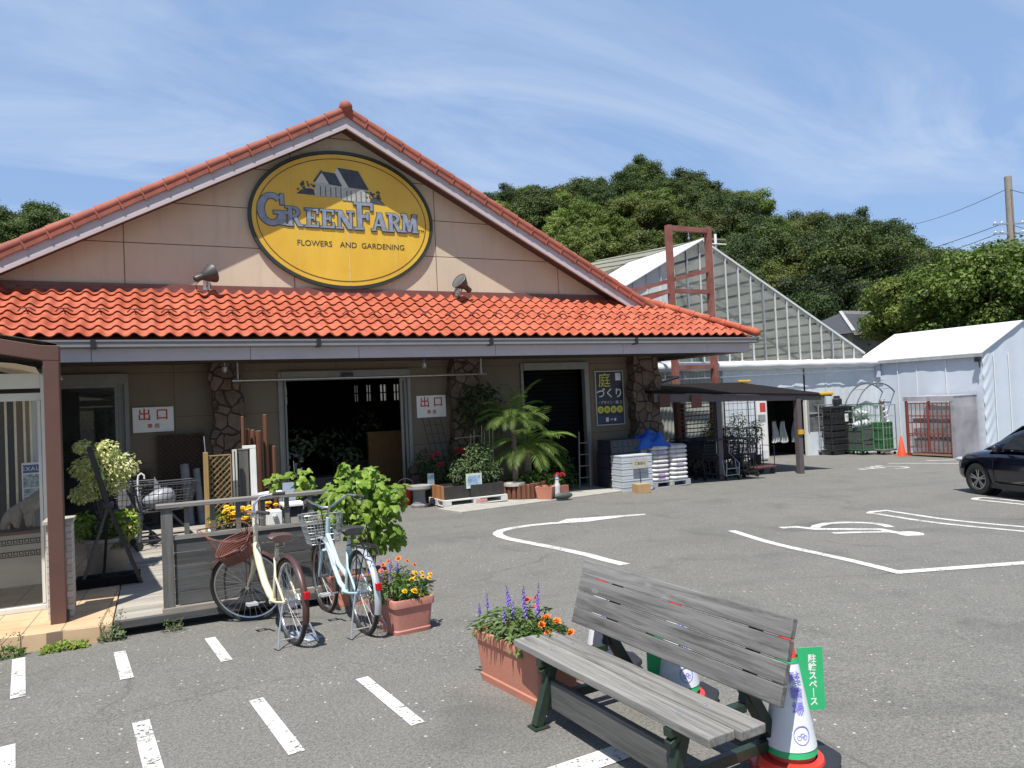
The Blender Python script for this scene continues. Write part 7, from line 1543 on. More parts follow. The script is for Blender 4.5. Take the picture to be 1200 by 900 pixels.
# glass gable with mullions
xg0 = PY(790,300,YB).x
b = MB(); b.add([(xg0,YB+.02,sill),(xr,YB+.02,sill),(xr,YB+.02,sill+.22),(apx.x,YB+.02,apx.z-.05),(xg0,YB+.02,apx.z-.05-slp*(apx.x-xg0))], [(0,1,2,3,4)])
gb_(b, 'gable_glass', glassmat('greenhouse_glass', (.90,.93,.90), .22, .03, .5), fix=False)
b = MB(); b.add([(xl,YB+.02,sill),(xg0,YB+.02,sill),(xg0,YB+.02,apx.z-.05-slp*(apx.x-xg0)),(xl,YB+.02,sill+.22)], [(0,1,2,3)]); gb_(b, 'gable_white_panel', mat('white_polycarbonate', (.55,.60,.62), .4, .08, 1.5), fix=False)
m_mull = mat('mullion_white', (.60,.62,.62), .4, .08)
x = xl+.3; i = 0
while x < xr-.05:
    zt = apx.z-.05-slp*abs(x-apx.x); w = .013 if i % 6 else .028
    b = MB(); b.box(x-w,x+w,YB-.03,YB+.05,sill,zt); gb_(b, 'mullion', m_mull if i % 6 else m_steel); x += .545; i += 1
b = MB()
for s in (-1, 1): b.bar((apx.x,YB-.02,apx.z),(apx.x+s*(xr-apx.x),YB-.02,sill+.24), .06, .07)
b.bar((xl,YB-.02,sill),(xr,YB-.02,sill), .08, .09); gb_(b, 'gable_frame', m_mull)
b = MB(); b.tube([(xl+1,YB+.05,sill+.62),(xr-.8,YB+.05,sill+.62)], .015, 5)
for k in (.33,.6): b.tube([(apx.x-(xr-apx.x)*(1-k),YB+.05,sill+.2+(apx.z-sill)*k*.98),(apx.x+(xr-apx.x)*(1-k),YB+.05,sill+.2+(apx.z-sill)*k*.98)], .012, 5)
gb_(b, 'gable_rail', m_steel)
def slope(s, m, name, y0, y1, fx=1.0, dz=0.):
    b = MB(); e = (xr-apx.x)*fx; q = [(apx.x,y0,apx.z+dz),(apx.x+s*e,y0,apx.z+dz-slp*e),(apx.x+s*e,y1,apx.z+dz-slp*e),(apx.x,y1,apx.z+dz)]
    b.add(q+[(x,y,z-.03) for x,y,z in q], [(0,1,2,3),(7,6,5,4),(0,4,5,1),(1,5,6,2),(2,6,7,3),(3,7,4,0)]); return gb_(b, name, m)
m_shade, _t, _b, _N, _L = nt('shaded_roof_glass'); _c = ramp(_t, noise(_t, coords(_t), .7, 5, .6), [(.3, (.40,.395,.36)), (.7, (.56,.55,.51))]); _L.new(_c, _b.inputs['Base Color']); _b.inputs['Roughness'].default_value = .5
_tr = _N.new('ShaderNodeBsdfTranslucent'); _L.new(_c, _tr.inputs['Color']); _ms = _N.new('ShaderNodeMixShader'); _ms.inputs[0].default_value = .72; _L.new(_b.outputs[0], _ms.inputs[1]); _L.new(_tr.outputs[0], _ms.inputs[2]); _L.new(_ms.outputs[0], _N['Material Output'].inputs['Surface'])
slope(1, m_shade, 'roof_slope', YB+.06, YB+DEP); slope(-1, m_sheetroof, 'roof_slope', YB-.15, YB+4.2, .98, .03)
b = MB()
for k in range(1, 13):
    f = k/13; e = (xr-apx.x)*f
    b.box(apx.x+e-.03,apx.x+e+.03,YB+.1,YB+DEP,apx.z-slp*e-.13,apx.z-slp*e-.05)
gb_(b, 'roof_purlins', mat('purlin_dark', (.07,.07,.06), .7))
for k in range(1, 7):
    b = MB(); y = YB+k*3.; b.bar((apx.x,y,apx.z-.15),(xr,y,sill+.12), .06,.10); b.bar((apx.x,y,apx.z-.15),(xl,y,sill+.12), .06,.10); b.bar((xl,y,sill+.1),(xr,y,sill+.1), .06,.08); gb_(b, 'roof_truss', m_steel)
b = MB(); b.box(xl,xr,YB+DEP,YB+DEP+.05,zb,sill+.2); b.box(xr-.02,xr+.03,YB+.1,YB+DEP,zb,sill+.2); gb_(b, 'rear_wall', m_shade)
# hanging work clothes inside the doorway
q = PY(915, 505, YB+.9); rng = random.Random(5)
for i, u in enumerate((908, 918, 932)):
    q = PY(u, 502, YB+.5); t = thing('hanging_cloth', ['left pale garment','middle pale garment','right greyish garment'][i]+' hanging in the dark doorway of the sheeted wall', 'cloth', (q.x, YB+.5, q.z-.5), 0, 'garments in the doorway'); b = MB(); n = 10; vs = []
    for j in range(n+1):
        for k in range(n+1): f = k/n; vs.append(((j/n-.5)*(.16+.22*(1-f))+.03*sin(5*f+i), .05*sin(j*1.9+i)*(1-f*.4), f*.75+.03*sin(j*2.3)*(1-f)))
    b.add(vs, [(j*(n+1)+k, j*(n+1)+k+1, (j+1)*(n+1)+k+1, (j+1)*(n+1)+k) for j in range(n) for k in range(n)]); b.build('garment', mat('garment'+str(i), (.42,.43,.42) if i < 2 else (.22,.24,.25), .9), t, smooth=True, fix=False); b = MB(); b.tube([(-.1,0,.76),(0,0,.82),(.1,0,.76)], .008, 5); b.build('hanger', m_black, t)
# olive sheeted roof behind
r0 = PY(826,280,24.5); r1x = PY(700,305,44)
t = thing('rear_greenhouse', 'olive grey sheeted greenhouse roof rising behind the white greenhouse roof', 'greenhouse', (r0.x, 24.5, 0)); m_ol = mat('olive_roof', (.22,.215,.16), .7, .15, .7, dirt=(.13,.125,.09), dirtamt=.5, stretch=(1,.2,1))
zr = r0.z; b = MB(); r1 = r1x-Vector((r0.x,24.5,0)); q = [(0,0,zr),(-9,0,zr-3.6),(r1.x-9,r1.y,r1.z-3.6),tuple(r1)]; b.add(q+[(x,y,z-.06) for x,y,z in q], [(0,1,2,3),(7,6,5,4),(0,4,5,1),(1,5,6,2),(2,6,7,3),(3,7,4,0)]); b.build('roof', m_ol, t)
b = MB()
for k in range(9): f = .5+k*1.0; b.bar((-f,0,zr-f*.4+.02),(r1.x-f,r1.y,r1.z-f*.4+.02), .05, .04)
b.build('batten', mat('batten_dark', (.10,.09,.06), .7), t)
b = MB(); b.box(-.2,1.05,-.1,8,zr-.03,zr+.03); b.build('ridge_flap', m_ol, t)
b = MB(); b.box(-8.8,-.1,.3,.4,-.6,zr-3.7); b.build('wall', m_shade, t)
q = PY(850, 292, 21); t = thing('roof_aerial', 'small aerial on a short mast at the greenhouse ridge', 'aerial', (q.x, 21.5, apx.z-slp*(q.x-apx.x))); h = PY(850,287,21.5).z-t.location.z; b = MB(); b.tube([(0,0,-.05),(0,0,h)], .03, 6); b.build('mast', m_steel, t); b = MB(); b.tube([(-.55,0,h),(.5,0,h+.02)], .022, 6); b.tube([(-.3,0,h),(-.3,0,h+.3)], .06, 8); b.tube([(-.0,0,h),(-.0,0,h+.38)], .05, 8); b.build('crossbar', m_wht, t)
# red steel tower
yt = 17.9; cA, cB = PY(783,264,yt), PY(829,266,yt); t = thing('steel_tower', 'rust red steel portal frame rising between the shop roof and the greenhouse', 'steel frame', (cA.x, yt, gz(cA.x, yt))); m_rs = mat('red_oxide_steel', (.22,.075,.055), .6, .2, 3, dirt=(.32,.2,.17), dirtamt=.5); z0 = t.location.z; w = cB.x-cA.x; h = cA.z-z0; hb2 = cB.z-z0
for x, hh in ((0,h),(w,hb2)): b = MB(); b.box(x-.075,x+.075,-.09,.09,0,hh); b.build('column', m_rs, t)
b = MB(); b.box(.0755,w-.0755,-.07,.07,h-.16,h-.01); b.build('top_beam', m_rs, t)
z1 = PY(806,341,yt).z-z0; z2 = PY(826,316,yt).z-z0; z3 = PY(806,430,yt).z-z0
b = MB(); b.box(.0755,w-.0755,-.05,.05,z1-.07,z1+.05); b.build('cross_beam', m_rs, t); b = MB(); b.box(.0755,w-.0755,-.05,.05,z3-.07,z3+.05); b.build('cross_beam', m_rs, t)
b = MB(); b.bar((0,.09,z1),(0,1.5,z1), .1, .12); b.build('side_beam', m_rs, t); b = MB(); b.bar((w,.09,z2),(w,1.5,z2), .1, .12); b.build('side_beam', m_rs, t); b = MB(); b.bar((w,.0,z2),(-1.5,.35,z2-.75), .08, .12); b.build('brace', m_rs, t); b = MB(); b.bar((0,.0,z1),(-1.1,.25,z1-.35), .08, .12); b.build('brace', m_rs, t)
b = MB(); b.tube([(w*.5,0,h-.16),(w*.5,0,h-.34)], .02, 6); b.sphere((w*.5,0,h-.36), .04, 8, 6); b.build('pulley', m_steel, t)
b = MB(); q0, q1 = PY(760,452,yt-.6), PY(795,442,yt-.6); b.tube([q0-Vector(t.location), q1-Vector(t.location)], .04, 6); b.tube([q1-Vector(t.location), q1-Vector(t.location)+Vector((0,.5,.05))], .04, 6); b.build('drain_pipe', m_black, t)
# white tent storehouse
ty0 = PX(1150,411,tx).y; ze = PX(1150,411,tx).z; ty1 = PX(1004,419,tx).y; rd = PY(1196,376,ty0); hw_ = rd.x-tx; zb = gz(tx, ty0)-.1
t = thing('tent_storehouse', 'white sheeted tent storehouse with a pitched roof behind the parking bays', 'tent', (tx, ty0, zb)); 
def TB_(b, nm, m, **k): b.v = [(x-tx, y-ty0, z-zb) for x, y, z in b.v]; return b.build(nm, m, t, **k)
m_tent = mat('tent_sheet', (.56,.62,.70), .6, .04, 1.2, .2, 2.5)
b = MB(); ny, nz = 90, 26
for j in range(nz+1):
    for i in range(ny+1):
        y = ty0+(ty1-ty0)*i/ny; z = zb+(ze-zb)*j/nz; e = i/ny
        tie = sum(math.exp(-((y-yc)/.5)**2) for yc in (ty0, ty1-.1))*sin(26*(z-.25*(abs(y-ty0) if e < .5 else abs(y-ty1)))) ; b.v.append((tx-.012*sin(2.2*y+.4)-.006*sin(9*y+3*z)-.012*tie, y, z))
b.f = [(j*(ny+1)+i, (j+1)*(ny+1)+i, (j+1)*(ny+1)+i+1, j*(ny+1)+i+1) for j in range(nz) for i in range(ny)]; b.mi = [0]*len(b.f); TB_(b, 'side_wall', m_tent, smooth=True, fix=False)
b = MB(); nx, nz = 90, 30
for j in range(nz+1):
    for i in range(nx+1):
        x = tx+2*hw_*i/nx; top = ze+(rd.z-ze)*(1-abs(x-rd.x)/hw_); z = zb+(top-zb)*j/nz; f = math.exp(-((x-tx)/.45)**2)
        b.v.append((x, ty0-.02*sin(6*(x-tx))*(.4+.6*f)-.02*f*sin(14*(z-1.2*(x-tx))), z))
b.f = [(j*(nx+1)+i, j*(nx+1)+i+1, (j+1)*(nx+1)+i+1, (j+1)*(nx+1)+i) for j in range(nz) for i in range(nx)]; b.mi = [0]*len(b.f); TB_(b, 'gable_end', m_tent, smooth=True, fix=False)
b = MB()
for s in (0, 1):
    xe = tx-.12 if s == 0 else tx+2*hw_+.12; zz = ze-.12*(rd.z-ze)/hw_; q = [(xe,ty0-.08,zz),(rd.x,ty0-.08,rd.z+.02),(rd.x,ty1,rd.z+.02),(xe,ty1,zz)]; b.add(q+[(x,y,z-.035) for x,y,z in q], [(0,1,2,3),(7,6,5,4),(0,4,5,1),(1,5,6,2),(2,6,7,3),(3,7,4,0)])
TB_(b, 'roof', m_sheetroof)
b = MB(); b.box(tx-.13,tx-.09,ty0-.08,ty1,ze-.19,ze-.10); TB_(b, 'eave_band', mat('band_grey', (.35,.36,.38), .5))
for y in (ty0+1.25, ty0+2.35, ty0+3.1): b = MB(); b.box(tx-.032,tx-.02,y-.012,y+.012,zb,ze-.15); TB_(b, 'lacing_seam', m_wht)
for x in (tx+.55, tx+1.35): b = MB(); b.box(x-.012,x+.012,ty0-.06,ty0-.045,zb,ze-.05); TB_(b, 'lacing_seam', m_wht)
v0, v1 = PX(1017,427,tx), PX(1033,442,tx); b = MB(); b.box(tx-.045,tx-.03,v1.y,v0.y,v1.z,v0.z); fr_ = TB_(b, 'vent_flap', m_tent, bevel=.006); b = MB(); b.box(tx-.06,tx-.03,v1.y-.1,v0.y+.2,v1.z-.14,v1.z-.11); TB_(b, 'flap_rod', m_steel)
b = MB(); b.box(tx-.22,tx-.1,ty0-.05,ty0+.12,ze-.36,ze-.2); b.tube([(tx-.16,ty0,ze-.36),(tx-.16,ty0-.02,ze-.55)], .02, 6); TB_(b, 'corner_fitting', m_black)
# mesh covered cage store against the tent, red steel frame
ca, cb_ = PG(1121,537), PG(1063,534); cxm = ca.x; y0, y1 = ca.y, cb_.y; zb = gz(cxm, y0); hC = PX(1121,464,cxm).z-zb; dX = tx-.12-cxm
t = thing('cage_store', 'red steel framed storage cage draped in grey netting beside the white tent', 'cage', (cxm, y0, zb)); m_rf = mat('red_frame', (.22,.055,.045), .6, .2); L_ = y1-y0
def net(name, col, dens):
    m, tt, bs, N, L = nt(name); bs.inputs['Roughness'].default_value = .8; f = noise(tt, coords(tt), 1.6, 5, .6, .4); cc = ramp(tt, f, [(.3, tuple(c*.7 for c in col)), (.7, tuple(c*1.25 for c in col))]); L.new(cc, bs.inputs['Base Color']); tp = N.new('ShaderNodeBsdfTransparent'); ms = N.new('ShaderNodeMixShader'); ms.inputs['Fac'].default_value = dens; L.new(tp.outputs[0], ms.inputs[1]); L.new(bs.outputs[0], ms.inputs[2]); L.new(ms.outputs[0], N['Material Output'].inputs['Surface']); return m
m_net = net('grey_netting', (.33,.32,.35), .85); m_net2 = net('torn_netting', (.36,.34,.34), .45)
b = MB(); b.add([(0,.0,0),(dX,0,0),(dX,0,hC),(0,0,hC)], [(0,1,2,3)]); b.add([(-.03,-.03,hC+.01),(dX,-.03,hC+.03),(dX,L_+.05,hC+.03),(-.03,L_+.05,hC+.01)], [(0,1,2,3)]); b.add([(-.03,-.03,hC-.16),(-.03,L_+.05,hC-.14),(-.03,L_+.05,hC+.01),(-.03,-.03,hC+.01)], [(0,1,2,3)]); b.add([(-.025,-.02,0),(-.025,.10,0),(-.025,.10,hC-.16),(-.025,-.02,hC-.16)], [(0,1,2,3)]); b.build('netting_cover', m_net, t, fix=False)
b = MB(); b.add([(.05,.08,.15),(.05,L_-.05,.15),(.05,L_-.05,hC-.2),(.05,.08,hC-.2)], [(0,1,2,3)]); b.build('torn_cover', m_net2, t, fix=False)
b = MB()
for y in (.10, L_*.52, L_-.08): b.box(-.02,.02,y-.03,y+.03,.04,hC-.17)
for z in (.10, hC*.38, hC*.68, hC-.22): b.box(-.018,.018,.10,L_-.08,z-.018,z+.018)
for k in range(1, 10): y = .1+(L_-.18)*k/10; b.box(-.008,.008,y-.008,y+.008,.1,hC-.2)
b.build('gate_frame', m_rf, t)
b = MB(); 
for (x, y) in ((dX-.05,.05),(dX-.05,L_-.05),(0.06,L_)): b.box(x-.03,x+.03,y-.03,y+.03,0,hC)
b.box(.06,dX,.06,L_,.28,.31); b.box(.06,dX,.06,L_,.68,.71); b.box(.06,dX,.06,L_,1.12,1.15); b.build('shelves', m_rf, t); b = MB(); b.box(-.04,.3,.15,L_-.2,.05,.10); b.build('plank', wood('pallet_plank', (.35,.25,.14), 'y', knots=False), t)
rng = random.Random(14)
for k in range(9):
    y = .25+(k % 3)*(L_-.45)/2.2; z = (.311,.711,1.151)[k//3]; c = t.location; q = thing('stored_box', ['left','middle','right'][2-(k % 3)]+' pale box on the '+['lowest','middle','top'][k//3]+' shelf of the netted cage', 'box', (c.x+.4, c.y+y, c.z+z), 0, 'boxes in the netted cage'); b = MB(); hh = rng.uniform(.18,.32) if k < 6 else .12; b.box(-.2,.2,-.19,.19,0,hh); b.build('carton', mat('stored'+str(k), (.5,.48,.45) if k % 2 else (.35,.33,.3), .8), q, bevel=.01); b = MB(); b.box(-.2015,-.2005,-.03,.03,.0,hh); b.build('tape', m_beige, q)
# far traffic cone
P = PG(1057,534.5); t = thing('traffic_cone', 'plain orange red traffic cone beside the netted cage', 'traffic cone', P); b = MB(); b.box(-.18,.18,-.18,.18,0,.03); b.build('base', mat('cone_orange', (.72,.09,.03), .5, .05), t); b = MB(); b.lathe([(.14,.03),(.028,.69),(.02,.70),(0,.70)], 20); b.build('cone_body', mat('cone_orange2', (.72,.085,.03), .5, .05), t, smooth=True)
# roll cages with black trays and grey goods
gm = mat('green_cage_steel', (.03,.12,.04), .5, .15)
def cg(u, w, vtop, lab, m, nv=7, sides=(0,1,3), depth=.8):
    P = PG(u, 533); y = P.y+.1; h = PY(u, vtop, y).z-gz(P.x, y); return wirecage('roll_cage', lab, 'roll cage', (P.x, y+depth/2, gz(P.x, y)), w, depth, h, m, 0, nv, 4, .16, 'roll cages by the white tent', None, sides, .010), h, Vector((P.x, y+depth/2, gz(P.x, y)))
ppm = FPX/PG(1000,533).dot(_f)
t1, h1, p1_ = cg(973, 24/ppm, 474, 'empty-looking grey roll cage at the left of the white tent', m_steel, 4)
t2, h2, p2_ = cg(993, 40/ppm, 477, 'roll cage packed with black nursery trays', m_black, 5); t3, h3, p3_ = cg(1026, 32/ppm, 473, 'green roll cage with grey goods under the arch', gm, 6); t4, h4, p4_ = cg(1047, 22/ppm, 474, 'tall grey roll cage holding a green panel under the arch', m_steel, 4)
rng = random.Random(2)
for k in range(7):
    z = .185+k*(h2-.1)/7; q = thing('nursery_tray', ['lowest','second','third','fourth','fifth','sixth','topmost'][k]+' black tray bundle in the packed roll cage', 'tray', (p2_.x+rng.uniform(-.03,.03), p2_.y-.02, p2_.z+z), 0, 'black nursery trays'); b = MB(); hh = (h2-.1)/7; w = 34/ppm/2; b.box(-w,w,-.36,.36,0,hh*.86); b.build('tray', m_dark, q, bevel=.02); b = MB()
    for j in range(9): x = -w+.05+j*(2*w-.1)/8; b.box(x-.02,x+.02,-.372,-.3605,.01,hh*.8)
    b.build('cells', m_black, q)
q = thing('white_label', 'small white paper sheet on the black trays', 'sheet', (p2_.x+.18, p2_.y-.405, p2_.z+h2*.78)); b = MB(); b.box(-.09,.09,0,.003,-.14,.14); b.build('paper', m_wht, q); b = MB(); b.box(-.06,.06,-.002,-.0005,.06,.07); b.box(-.06,.05,-.002,-.0005,.02,.03); b.build('writing', mat('faint_ink', (.35,.35,.35), .6), q)
q = thing('plastic_drum', 'black plastic drum standing on the packed black trays', 'drum', (p2_.x+.2, p2_.y, p2_.z+.185+h2-.1)); b = MB(); b.lathe([(.16,0),(.17,.05),(.17,.2),(.1,.26),(.1,.3),(0,.3)], 14); b.build('drum', m_black, q, smooth=True); b = MB(); b.lathe([(.11,.301),(.11,.33),(0,.33)], 12); b.build('lid', m_dark, q)
q = thing('grey_crate', 'grey block of stacked goods in the lower half of the green roll cage', 'goods', (p3_.x, p3_.y-.05, p3_.z+.185)); b = MB(); w = 29/ppm/2; b.box(-w,w,-.33,.33,0,h3*.42); b.build('stack', mat('goods_grey', (.07,.075,.078), .7, .3, 14), q, bevel=.02); b = MB(); b.box(-w*.3,w*.7,-.335,-.3305,h3*.2,h3*.225); b.box(-w*.8,w*.9,-.335,-.3305,h3*.1,h3*.115); b.build('strap', m_black, q)
for k in range(5): q = thing('clear_bag', ['left','middle','right','upper','topmost'][k]+' crumpled clear bag in the upper half of the green roll cage', 'bag', (p3_.x-.3+.25*(k % 3), p3_.y-.1, p3_.z+.19+h3*.42+.0+(.34 if k > 2 else .0)), 0, 'clear bags in the roll cage'); b = MB(); b.sphere((0,0,.16), (.2,.2,.16), 14, 10); b.v = [(x*(1+.2*sin(13*z+k)), y*(1+.2*sin(11*x)), z*(1+.15*sin(14*x+k))) for x, y, z in b.v]; b.build('bag', mat('clear_bag'+str(k), (.45,.48,.48), .25, .3, 9), q, smooth=True); b = MB(); b.lathe([(.02,.31),(.05,.36),(0,.36)], 8); b.build('knot', m_wht, q)
q = thing('green_panel', 'dark green sheet standing in the right roll cage behind the orange cone', 'panel', (p4_.x, p4_.y-.1, p4_.z+.185)); b = MB(); w = 20/ppm/2; b.box(-w,w,-.2,.2,0,h4*.55); b.build('panel', mat('panel_green', (.02,.11,.03), .6, .2), q, bevel=.015); b = MB(); b.box(-w,w,-.203,-.2005,h4*.5,h4*.53); b.build('edge', gm, q)
# arch
aL, aR = PG(994,529), PG(1052,529); ya = p3_.y+.2; xa0, xa1 = PY(996,500,ya).x, PY(1052,500,ya).x; zt = PY(1024,449,ya).z; r_ = (xa1-xa0)/2; za = gz(xa0, ya); m_hoop = mat('hoop_grey', (.12,.13,.14), .4, .1, metal=.4); t = thing('garden_arch', 'grey tubular garden arch spanning the roll cages before the white tent', 'arch', ((xa0+xa1)/2, ya, za))
for dy in (-.25, .25): b = MB(); zc = zt-za-r_; b.tube([(-r_,dy,0),(-r_,dy,zc)]+[(-r_*cos(pi*i/16),dy,zc+r_*sin(pi*i/16)) for i in range(1,16)]+[(r_,dy,zc),(r_,dy,0)], .025, 8); b.build('hoop', m_hoop, t, smooth=True)
b = MB()
for i in range(2, 15, 3): a = pi*i/16; b.tube([(-r_*cos(a),-.25,zc+r_*sin(a)),(-r_*cos(a),.25,zc+r_*sin(a))], .012, 6)
for z in (.5,1.0,1.5): 
    for s in (-1,1): b.tube([(s*r_,-.25,z),(s*r_,.25,z)], .012, 6)
b.build('cross_bars', m_steel, t)
q = PG(1056,531); q.y += .5; t = thing('sign_pole', 'tall striped panel of planks leaning between arch and netted cage', 'planks', (q.x, q.y, gz(q.x, q.y))); h = PY(1056,468,q.y).z-t.location.z; b = MB(); b.bar((-.12,0,0),(-.05,.2,h), .08,.04); b.bar((.05,0,0),(.08,.2,h), .08,.04); b.build('planks', mat('plank_mauve', (.20,.12,.11), .7), t); b = MB()
for k in range(6): b.bar((-.1,-.03+.03*k,.9+.2*k),(.1,-.03+.03*k,.98+.2*k), .04,.03)
b.build('stripes', m_wht, t)
# ================================================================== PARKED CAR
def car():
    P = PG(1148, 579.5); hd = Vector((.27,.963)); hd.normalize(); S = .90
    t = thing('parked_car', 'dark navy car parked at the right edge with its front wheel by the bay line', 'car', (0,0,0)); ang = atan2(hd.y, hd.x)
    FA, RA, TW, R = 3.35, .70, .76, .345       # axle positions from the tail, half track, wheel radius
    # front-left wheel (left = +y local) contact at P
    loc = Vector((P.x, P.y))-Matrix.Rotation(ang, 2)@Vector((FA*S, (TW+.06)*S)); t.location = (loc.x, loc.y, gz(P.x, P.y)); t.rotation_euler = (0,0,ang); t.scale = (S,S,S)
    mp = mat('navy_paint', (.0035,.005,.012), .18, .05, coat=1.0); mg = mat('car_glass', (.02,.025,.03), .05, .05, spec=.8); mtrim = mat('car_trim', (.02,.02,.021), .55)
    # stations: x, half width, sill z, belt z, top z (hood/deck)
    st = [(0,.70,.42,.72,.80),(.06,.80,.34,.90,1.0),(.35,.87,.24,.97,1.03),(.9,.90,.22,.98,1.04),(1.6,.905,.22,.97,1.03),(2.4,.905,.22,.95,1.02),(2.95,.90,.22,.93,1.03),(3.3,.895,.23,.91,1.005),(3.7,.875,.25,.86,.955),(3.95,.80,.30,.78,.875),(4.1,.66,.36,.68,.78),(4.17,.42,.42,.60,.70)]
    b = MB(); n = 14
    for (x, w, zs, zb, zt) in st:
        h = zb-zs; half = [(0,zs),(w*.86,zs),(w*.97,zs+h*.12),(w,zs+h*.42),(w*.985,zs+h*.75),(w*.93,zb),(w*.72,zt-.012),(0,zt)]
        ring = [(y, z) for y, z in half]+[(-y, z) for y, z in half[-2:0:-1]]
        for y, z in ring: b.v.append((x, y, z))
    m_ = 14
    for i in range(len(st)-1):
        for k in range(m_): b.f.append((i*m_+k, i*m_+(k+1)%m_, (i+1)*m_+(k+1)%m_, (i+1)*m_+k)); b.mi.append(0)
    b.f += [tuple(range(m_)), tuple(range((len(st)-1)*m_, len(st)*m_))]; b.mi += [0,0]
    o = b.build('body', mp, t); sub = o.modifiers.new('s', 'SUBSURF'); sub.levels = 2; sub.render_levels = 2
    cut = MB()
    for x in (RA, FA):
        for s in (-1, 1): cut.tube([(x,s*.60,R+.01),(x,s*1.2,R+.01)], R+.055, 32)
    c = cut.build('cutter', mp, t); bo = o.modifiers.new('b', 'BOOLEAN'); bo.object = c; bo.operation = 'DIFFERENCE'; bo.solver = 'EXACT'
    bpy.context.view_layer.update(); dg = bpy.context.evaluated_depsgraph_get(); me = bpy.data.meshes.new_from_object(o.evaluated_get(dg)); o.modifiers.clear(); o.data = me; bpy.data.objects.remove(c)
    me.polygons.foreach_set('use_smooth', [True]*len(me.polygons)); me.set_sharp_from_angle(angle=radians(32))
    # cabin
    cb = MB(); cs = [(.12,.66,.99,1.0),(.45,.66,1.0,1.40),(.95,.64,1.0,1.56),(1.7,.63,1.0,1.60),(2.3,.62,1.0,1.54),(2.75,.63,1.0,1.28),(3.15,.66,.99,1.015)]
    for (x, w, z0, z1) in cs:
        wb = .83; f = (z1-1.0)/.6; wt = wb-(wb-.60)*f
        for y, z in ((wb,z0),(wt+.03,z1-.06*f),(wt*.8,z1),(0,z1+.012),(-wt*.8,z1),(-wt-.03,z1-.06*f),(-wb,z0)): cb.v.append((x,y,z))
    for i in range(len(cs)-1):
        for k in range(6): cb.f.append((i*7+k, i*7+k+1, (i+1)*7+k+1, (i+1)*7+k)); cb.mi.append(0)
    k_ = cb.build('cabin', mp, t); sb = k_.modifiers.new('s', 'SUBSURF'); sb.levels = 2; sb.render_levels = 2
    for p in k_.data.polygons: p.use_smooth = True
    def side(x, z, out=.006):
        f = (z-1.0)/.6; return .83-(.83-.60)*f+.012+out
    for s in (-1, 1):
        for poly in (((1.66,1.05),(2.72,1.04),(2.42,1.30),(2.1,1.44),(1.70,1.475)), ((.62,1.06),(1.58,1.05),(1.62,1.475),(1.05,1.455),(.75,1.33))):
            w_ = MB(); w_.v = [(x, s*side(x, z), z) for x, z in poly]+[(x, s*(side(x, z)-.04), z) for x, z in poly]; nn = len(poly); w_.f = [tuple(range(nn)), tuple(range(2*nn-1,nn-1,-1))]+[(i,nn+i,nn+(i+1)%nn,(i+1)%nn) for i in range(nn)]; w_.mi = [0]*len(w_.f); w_.build('side_window', mg, t)
        mr = MB(); mr.sphere((2.62,s*1.0,1.06), (.07,.13,.085), 14, 10); mi_ = mr.build('door_mirror', mp, t, smooth=True); a_ = MB(); a_.bar((2.62,s*.86,1.0),(2.62,s*.92,1.04), .06,.05); a_.build('mirror_arm', mtrim, mi_)
        h_ = MB(); h_.sphere((3.93,s*.70,.735), (.16,.12,.055), 14, 8); h_.build('headlight', mat('headlight_glass', (.35,.37,.4), .08, .1, spec=.8), t, smooth=True)
        hd_ = MB(); hd_.bar((1.75,s*.915,.86),(1.93,s*.915,.865), .03,.025); hd_.build('door_handle', mp, t); sk = MB(); sk.box(RA+.42,FA-.42,s*.89-.02,s*.89+.02,.20,.30); sk.build('sill_trim', mtrim, t)
        for xx_ in (1.62,2.86): g_ = MB(); g_.box(xx_-.003,xx_+.003,s*.905-.004,s*.905+.004,.34,.92); g_.build('door_gap', m_black, t)
    ws = MB(); ws.v = [(3.10,.70,1.045),(3.10,-.70,1.045),(2.40,-.56,1.525),(2.40,.56,1.525),(3.08,.70,1.03),(3.08,-.70,1.03),(2.38,-.56,1.505),(2.38,.56,1.505)]; ws.f = [(0,1,2,3),(7,6,5,4),(0,4,5,1),(1,5,6,2),(2,6,7,3),(3,7,4,0)]; ws.mi = [0]*6; ws.build('windscreen', mg, t)
    gr = MB(); gr.box(4.10,4.17,-.45,.45,.42,.58); gr.build('grille', mtrim, t, bevel=.02)
    lin = MB()
    for x in (RA, FA):
        for s in (-1, 1): lin.tube([(x,s*.55,R),(x,s*.62,R)], R+.05, 24)
    lin.build('wheel_arch_liner', m_black, t)
    ml = mat('alloy', (.42,.43,.45), .25, .1, metal=.9)
    for x in (RA, FA):
        for s in (-1, 1):
            w_ = MB(); M = Matrix.Translation((x,s*TW,R)) @ Matrix.Rotation(-s*pi/2, 4, 'X'); w_.lathe([(.225,-.10),(R-.02,-.10),(R,-.075),(R,.075),(R-.02,.10),(.24,.105),(.225,.09)], 40, M=M, cap=False); wo = w_.build('wheel', m_rubber, t, smooth=True)
            r_ = MB(); r_.lathe([(.226,-.09),(.226,.085),(.205,.088),(.20,.05),(.20,-.09)], 36, M=M, cap=False); r_.lathe([(.0,.075),(.04,.075),(.045,.055),(.045,.03)], 16, M=M, cap=False)
            for j in range(10): a = 2*pi*j/10+.15*(1 if j % 2 else -1); r_.bar(M@Vector((.035*cos(a),.035*sin(a),.06)), M@Vector((.21*cos(a),.21*sin(a),.072)), .030,.025, up=tuple((M.to_3x3()@Vector((0,0,1)))))
            r_.build('rim', ml, wo); d_ = MB(); d_.lathe([(0,-.02),(.2,-.02)], 20, M=M, cap=False); d_.build('brake_disc', m_black, wo)
car()
